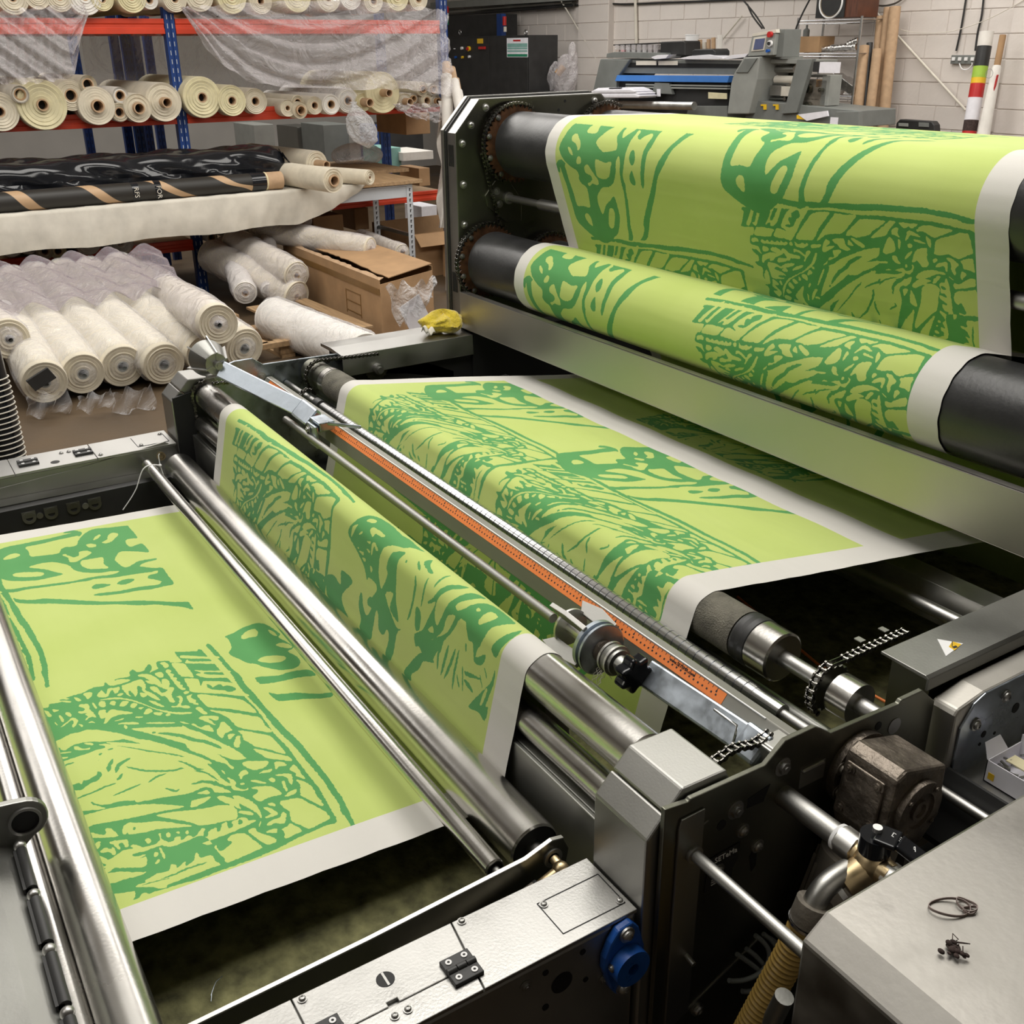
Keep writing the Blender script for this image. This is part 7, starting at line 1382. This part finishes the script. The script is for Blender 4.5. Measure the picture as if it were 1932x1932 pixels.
q = rm(); q.grid(bagf(672, 288, 26, 14, .25, 2, 5.6) if False else (lambda u, v: atb(676, 292, -9.9) + Vector((.22 * math.sin(v * math.pi) * math.cos(u * 6.283), .26 * (1 + .1 * math.sin(u * 20)) * math.sin(v * math.pi) * math.sin(u * 6.283), .12 * math.cos(v * math.pi)))), 30, 16); solo(q, 'film_heap', 'film2', 'heap of clear film on the board under the hanging bag', 'film')
for i, (p0, p1, r, l) in enumerate((((842, 120), (850, 440), 10, 'long white roll leaning at the rack end, leftmost'), ((853, 130), (882, 290), 8, 'white roll leaning beside the black cabinet'), ((862, 150), (890, 300), 6, 'slim roll with bare cardboard top leaning by the cabinet'))):
    a, b_ = atr(*p0, 'x', -8.9), atr(*p1, 'x', -8.0); d = (b_ - a).normalized(); f_ = a + d * ((a.z - .01) / -d.z); k = (a - Vector((0, 0, CAMZ))).length / F_PX; rt = root('leaning_roll', f_, l, 'cloth roll', 'white rolls leaning at the rack end', room=True)
    q = rm(); q.tube([f_, a.lerp(f_, .06)], r * k, 18); q.build('cloth_body', M['cloth_w'], rt); q = rm(); q.pipe(a.lerp(f_, .08), a, r * k * .75, r * k * .6, 16); q.build('core_tube', M['cardpale'], rt)
q = rm(); q.grid(lambda u, v: atr(826 + 20 * u + 14 * v * (1 - v), 190 + 240 * v, 'x', -8.75) + Vector((.05 * math.sin(u * 9 + v * 14), 0, 0)), 16, 30); solo(q, 'white_sheet', 'cloth_w', 'white cloth hanging down at the right end of the rack', 'cloth')

# ---- floor group: pallet, wrapped rolls, long cartons
pa = root('pallet', (-7.2, 2.5, 0), 'worn wooden pallet under the rolls on the floor', 'pallet', room=True)
for i in range(5): q = rm(); y = 1.02 + i * .40; q.box(-7.75, -6.62, y + .85 - .15, y + .85 + .11 - .15, .105, .125); q.build('top_board', M['wood'], pa, bevel=.003)
for y in (1.2, 2.0, 2.76):
    for x in (-7.68, -7.18, -6.70): q = rm(); q.box(x - .06, x + .06, y - .05, y + .05, .022, .105); q.build('block', M['wood'], pa, bevel=.003)
    q = rm(); q.box(-7.75, -6.62, y - .05, y + .05, 0, .022); q.build('base_board', M['wood'], pa)
q = rm(); q.box(-6.66, -6.60, 1.15, 2.83, .085, .125); q.build('edge_board', M['wood'], pa, bevel=.004)
fl_ = [((85, 722), 38, (-20, 540), 'leftmost wrapped roll of the front row on the floor, with a black tape end'), ((157, 706), 37, (22, 532), 'second wrapped roll from the left in the front row on the floor'), ((232, 692), 38, (66, 526), 'wrapped roll with an orange brown paper behind it on the floor'), ((310, 688), 38, (116, 519), 'fourth wrapped roll in the front row, behind the machine corner'), ((386, 668), 36, (166, 515), 'wrapped roll hidden behind the chrome hub'), ((462, 658), 38, (222, 508), 'rightmost wrapped roll beside the wooden pallet')]
for i, ((px, py), r, bk_, l) in enumerate(fl_):
    c = atr(px, py, 'z', .155); k = (c - Vector((0, 0, CAMZ))).length / F_PX; ax = atr(*bk_, 'x', -8.3) - c; clothroll(c, ax, r * k, ax.length, 10 * k, 'cloth', l, 'wrapped rolls stacked on the floor', 0, 'film', core='greylight', seed=120 + i, n=44)
for i, ((px, py), bk_, r, zc, l) in enumerate((((412, 612), (268, 520), 36, .42, 'wrapped roll lying on top of the front row at the right'), ((18, 640), (-90, 560), 34, .36, 'back row wrapped roll at the left picture edge'))):
    c = atr(px, py, 'z', zc); k = (c - Vector((0, 0, CAMZ))).length / F_PX; ax = atr(*bk_, 'x', -8.5) - c; clothroll(c, ax, r * k, ax.length, 8 * k, 'cloth', l, 'wrapped rolls stacked on the floor', 0, 'film2', core='greylight', seed=140 + i, n=44)
q = rm(); q.grid(lambda u, v: Vector((-7.25 - .85 * v, .95 + 1.35 * u + .12 * v, .405 + .16 * v + .05 * abs(math.sin(u * 17 + v * 2)) + .018 * math.sin(v * 23 + u * 31))), 80, 26); solo(q, 'film_cover', 'filmp', 'loose purple tinted film spread over the rolls on the floor', 'film')
for i, (pxs, l) in enumerate((((95, 770, 60, 34), 'crumpled film end hanging below the leftmost floor roll'), ((185, 770, 50, 26), 'crumpled film end below the second floor roll'), ((255, 762, 60, 40), 'crumpled film end below the third floor roll'))):
    px, py, w_, h_ = pxs; c = atr(px, py, 'z', .06); q = rm(); q.grid(lambda u, v: c + Vector((.05 * math.sin(u * 11 + v * 5) - .05 * v, (u - .5) * w_ * .0040, max(-.055, .09 - h_ * .0042 * v + .012 * math.sin(u * 19)))), 26, 12); solo(q, 'film_end', 'film', l, 'film')
q = rm(); a = atr(70, 718, 'x', -6.40); q.obox(a + Vector((.02, .02, .01)), (.01, 0, 0), (0, .065, .03), (0, -.02, .035)); solo(q, 'black_tape', 'black', 'black tape patch on the leftmost wrapped floor roll', 'tape', bevel=.004)
q = rm(); a = atr(215, 665, 'x', -6.70); q.grid(lambda u, v: a + Vector((-.10 + .2 * v, -.14 + .28 * u, .015 + .05 * math.sin(u * math.pi))), 12, 4); solo(q, 'brown_paper', 'card', 'orange brown paper between two wrapped floor rolls', 'paper')
for i, (px, py, r, bk_, l) in enumerate(((463, 553, 13, (-8.95, 3.25, .40), 'roll end under the table left of the thin pair'), (510, 550, 11, (-8.6, 3.4, .42), 'lower thin roll end of the pair under the table'), (521, 538, 10, (-8.6, 3.5, .48), 'upper thin roll end of the pair under the table'))):
    c = atr(px, py, 'x', -7.9); k = (c - Vector((0, 0, CAMZ))).length / F_PX; ax = Vector(bk_) - c; clothroll(c, ax, r * k * (1.6 if i == 0 else 1.4), ax.length, r * .5 * k, 'cloth_w', l, 'dim rolls under the table', 0, 'film2', seed=160 + i)
for i, (p0, p1, r, l) in enumerate((((395, 480), (560, 560), 30, 'grey shadowed long wrapped roll under the table, nearer one'), ((440, 455), (560, 520), 26, 'grey shadowed long wrapped roll under the table, farther one'), ((480, 430), (700, 470), 22, 'long film covered roll lying below the table leg'), ((680, 445), (760, 475), 14, 'pale roll lying behind the long carton'))):
    a, b_ = atr(*p0, 'x', -8.75), atr(*p1, 'x', -7.75); a.z = max(a.z, .2); k = 8.5 / F_PX; clothroll(b_, a - b_, r * k, (a - b_).length, 6 * k, 'cloth', l, None, 0, 'film2', seed=170 + i)
a, b_ = atr(515, 600, 'z', .15), atr(690, 672, 'z', .15); clothroll(b_, a - b_, .15, (a - b_).length, .04, 'cloth_w', 'film wrapped roll on the floor between pallet and long carton', None, 0, 'film', seed=180)
# long torn carton
lc = root('long_carton', (-7.7, 3.8, 0), 'long torn cardboard carton on the floor with clear film hanging out', 'carton', room=True)
NC, EC = atr(722, 640, 'z', 0), atr(845, 598, 'z', 0); dv = (EC - NC); dv.z = 0; dv = dv.normalized(); back_ = Vector((-1, .06, 0)).normalized(); W_, L_, H_ = .62, 1.95, .43
def quadb(q, p, a, b_, t=.006): n = a.cross(b_).normalized() * t; v = [p, p + a, p + a + b_, p + b_]; q.add(v + [x + n for x in v], [(3, 2, 1, 0), (4, 5, 6, 7), (0, 1, 5, 4), (1, 2, 6, 5), (2, 3, 7, 6), (3, 0, 4, 7)])
up = Vector((0, 0, H_))
q = rm(); quadb(q, NC, back_ * L_, up); q.build('side_panel', M['card'], lc); q = rm(); quadb(q, NC + dv * W_, back_ * L_, up); q.build('side_panel', M['card'], lc)
q = rm(); quadb(q, NC, dv * W_, up * .93); q.build('end_panel', M['card'], lc); q = rm(); quadb(q, NC + back_ * L_, dv * W_, up); q.build('end_panel', M['card'], lc); q = rm(); quadb(q, NC, back_ * L_, dv * W_); q.build('base_panel', M['card'], lc)
q = rm(); n_ = 34; e = [NC + up + back_ * L_ * (i / n_) + dv * (.08 + .05 * math.sin(math.pi * i / n_) + random.uniform(0, .025)) for i in range(n_ + 1)]; f2 = [NC + up + Vector((0, 0, .02)) + back_ * L_ * (i / n_) + dv * W_ for i in range(n_ + 1)]
q.add(e + f2, [(i, i + 1, n_ + 2 + i, n_ + 1 + i) for i in range(n_)]); q.build('top_flap', M['card'], lc, solid=.006)
q = rm(); e = [NC + up + back_ * L_ * (i / n_) for i in range(n_ + 1)]; f2 = [p + Vector((0, 0, .012)) + dv * (.02 + random.uniform(0, .03)) for p in e]; q.add(e + f2, [(i, i + 1, n_ + 2 + i, n_ + 1 + i) for i in range(n_)]); q.build('torn_edge', M['cardpale'], lc, solid=.004)
q = rm(); q.beam(NC + up * .80 + dv * -.004, NC + up * .80 + back_ * L_ - dv * .004, .003, .045); q.build('tape_strip', M['tape'], lc)
q = rm()
for i in range(3): q.beam(NC + up * (.25 + .18 * i) + back_ * .35 - dv * .003, NC + up * (.25 + .18 * i) + back_ * .62 - dv * .003, .002, .006)
q.beam(NC + up * .2 + back_ * .35 - dv * .003, NC + up * .62 + back_ * .35 - dv * .003, .002, .006); q.beam(NC + up * .2 + back_ * .62 - dv * .003, NC + up * .62 + back_ * .62 - dv * .003, .002, .006); q.build('printed_mark', M['tape'], lc)
fp = atr(790, 545, 'x', NC.x + .1); q = rm(); q.grid(lambda u, v: fp + Vector((.03 * math.sin(u * 12 + v * 7) + .05, (-.30 + .42 * u) * (1 - .3 * v), .06 - .30 * v * (1 - .5 * u) + .03 * math.sin(u * 21))), 24, 18); solo(q, 'film_scrap', 'bag', 'clear crumpled film scrap hanging from the torn carton end', 'film')
pp_ = atr(783, 592, 'x', NC.x + .12); q = rm(); q.obox(pp_, (.004, 0, 0), (0, .085, .04), (0, -.045, .10)); solo(q, 'paper_sheet', 'paper', 'white paper sheet hanging on the torn carton end', 'paper')
for (p0, w2, h2, l2, l) in ((atr(700, 545, 'z', 0), 1.15, .40, .9, 'open cardboard carton behind the long torn carton'), (atr(800, 560, 'z', .0), .6, .3, .5, 'cardboard carton behind the end of the steel rail')):
    oc = root('open_carton', p0, l, 'carton', room=True); p0 = p0 + Vector((-.15, .55, 0)); a = Vector((-l2, .05, 0)); b2 = Vector((0, w2, 0)); u2 = Vector((0, 0, h2))
    for nm, pp, aa, bb3 in (('side_panel', p0, a, u2), ('side_panel', p0 + b2, a, u2), ('end_panel', p0, b2, u2), ('end_panel', p0 + a, b2, u2), ('base_panel', p0, a, b2), ('flap', p0 + u2, b2, Vector((.12, 0, -.10))), ('flap', p0 + u2 + b2, a, Vector((0, .16, .07)))): q = rm(); quadb(q, pp, aa, bb3); q.build(nm, M['card'], oc)
# black ribbed duct at the left edge
du = root('ribbed_duct', (-3.41, .28, 0), 'black ribbed air duct with white ribs standing at the left picture edge', 'duct')
cx = atr if False else None; c0, c1, c2_ = Vector((-3.42, .272, 0)), Vector((-3.42, .272, .95)), Vector((-3.435, .262, 1.24)); R_ = .062
q = MB(); pts = [c0.lerp(c1, i / 20) for i in range(20)] + [c1.lerp(c2_, i / 10) for i in range(11)]; q.tube(pts, R_ * .96, 28); q.build('duct_body', M['blackgloss'], du)
q = MB()
for i in range(46):
    z = .30 + i * .0165; k = max(0, (z - .95) / .29); c = Vector((-3.42 - .015 * k, .272 - .01 * k, z)); q.tube([c + Vector((R_ * math.cos(t), R_ * math.sin(t), .006 * math.sin(t + 1))) for t in [2 * math.pi * j / 26 for j in range(26)]], .0022, 5, closed=True)
q.build('duct_ribs', M['offwhite'], du, kind='stuff')
q = MB(); t0 = Vector((-3.432, .264, 1.07)); q.lathe(t0, (c2_ - c1), [(0, R_ * 1.03), (.02, R_ * 1.02), (.05, R_ * .96), (.075, R_ * 1.0), (.11, R_ * .93), (.17, R_ * .90), (.22, R_ * .86), (.26, R_ * .80)], 28); q.build('tape_cuff', M['blackgloss'], du)
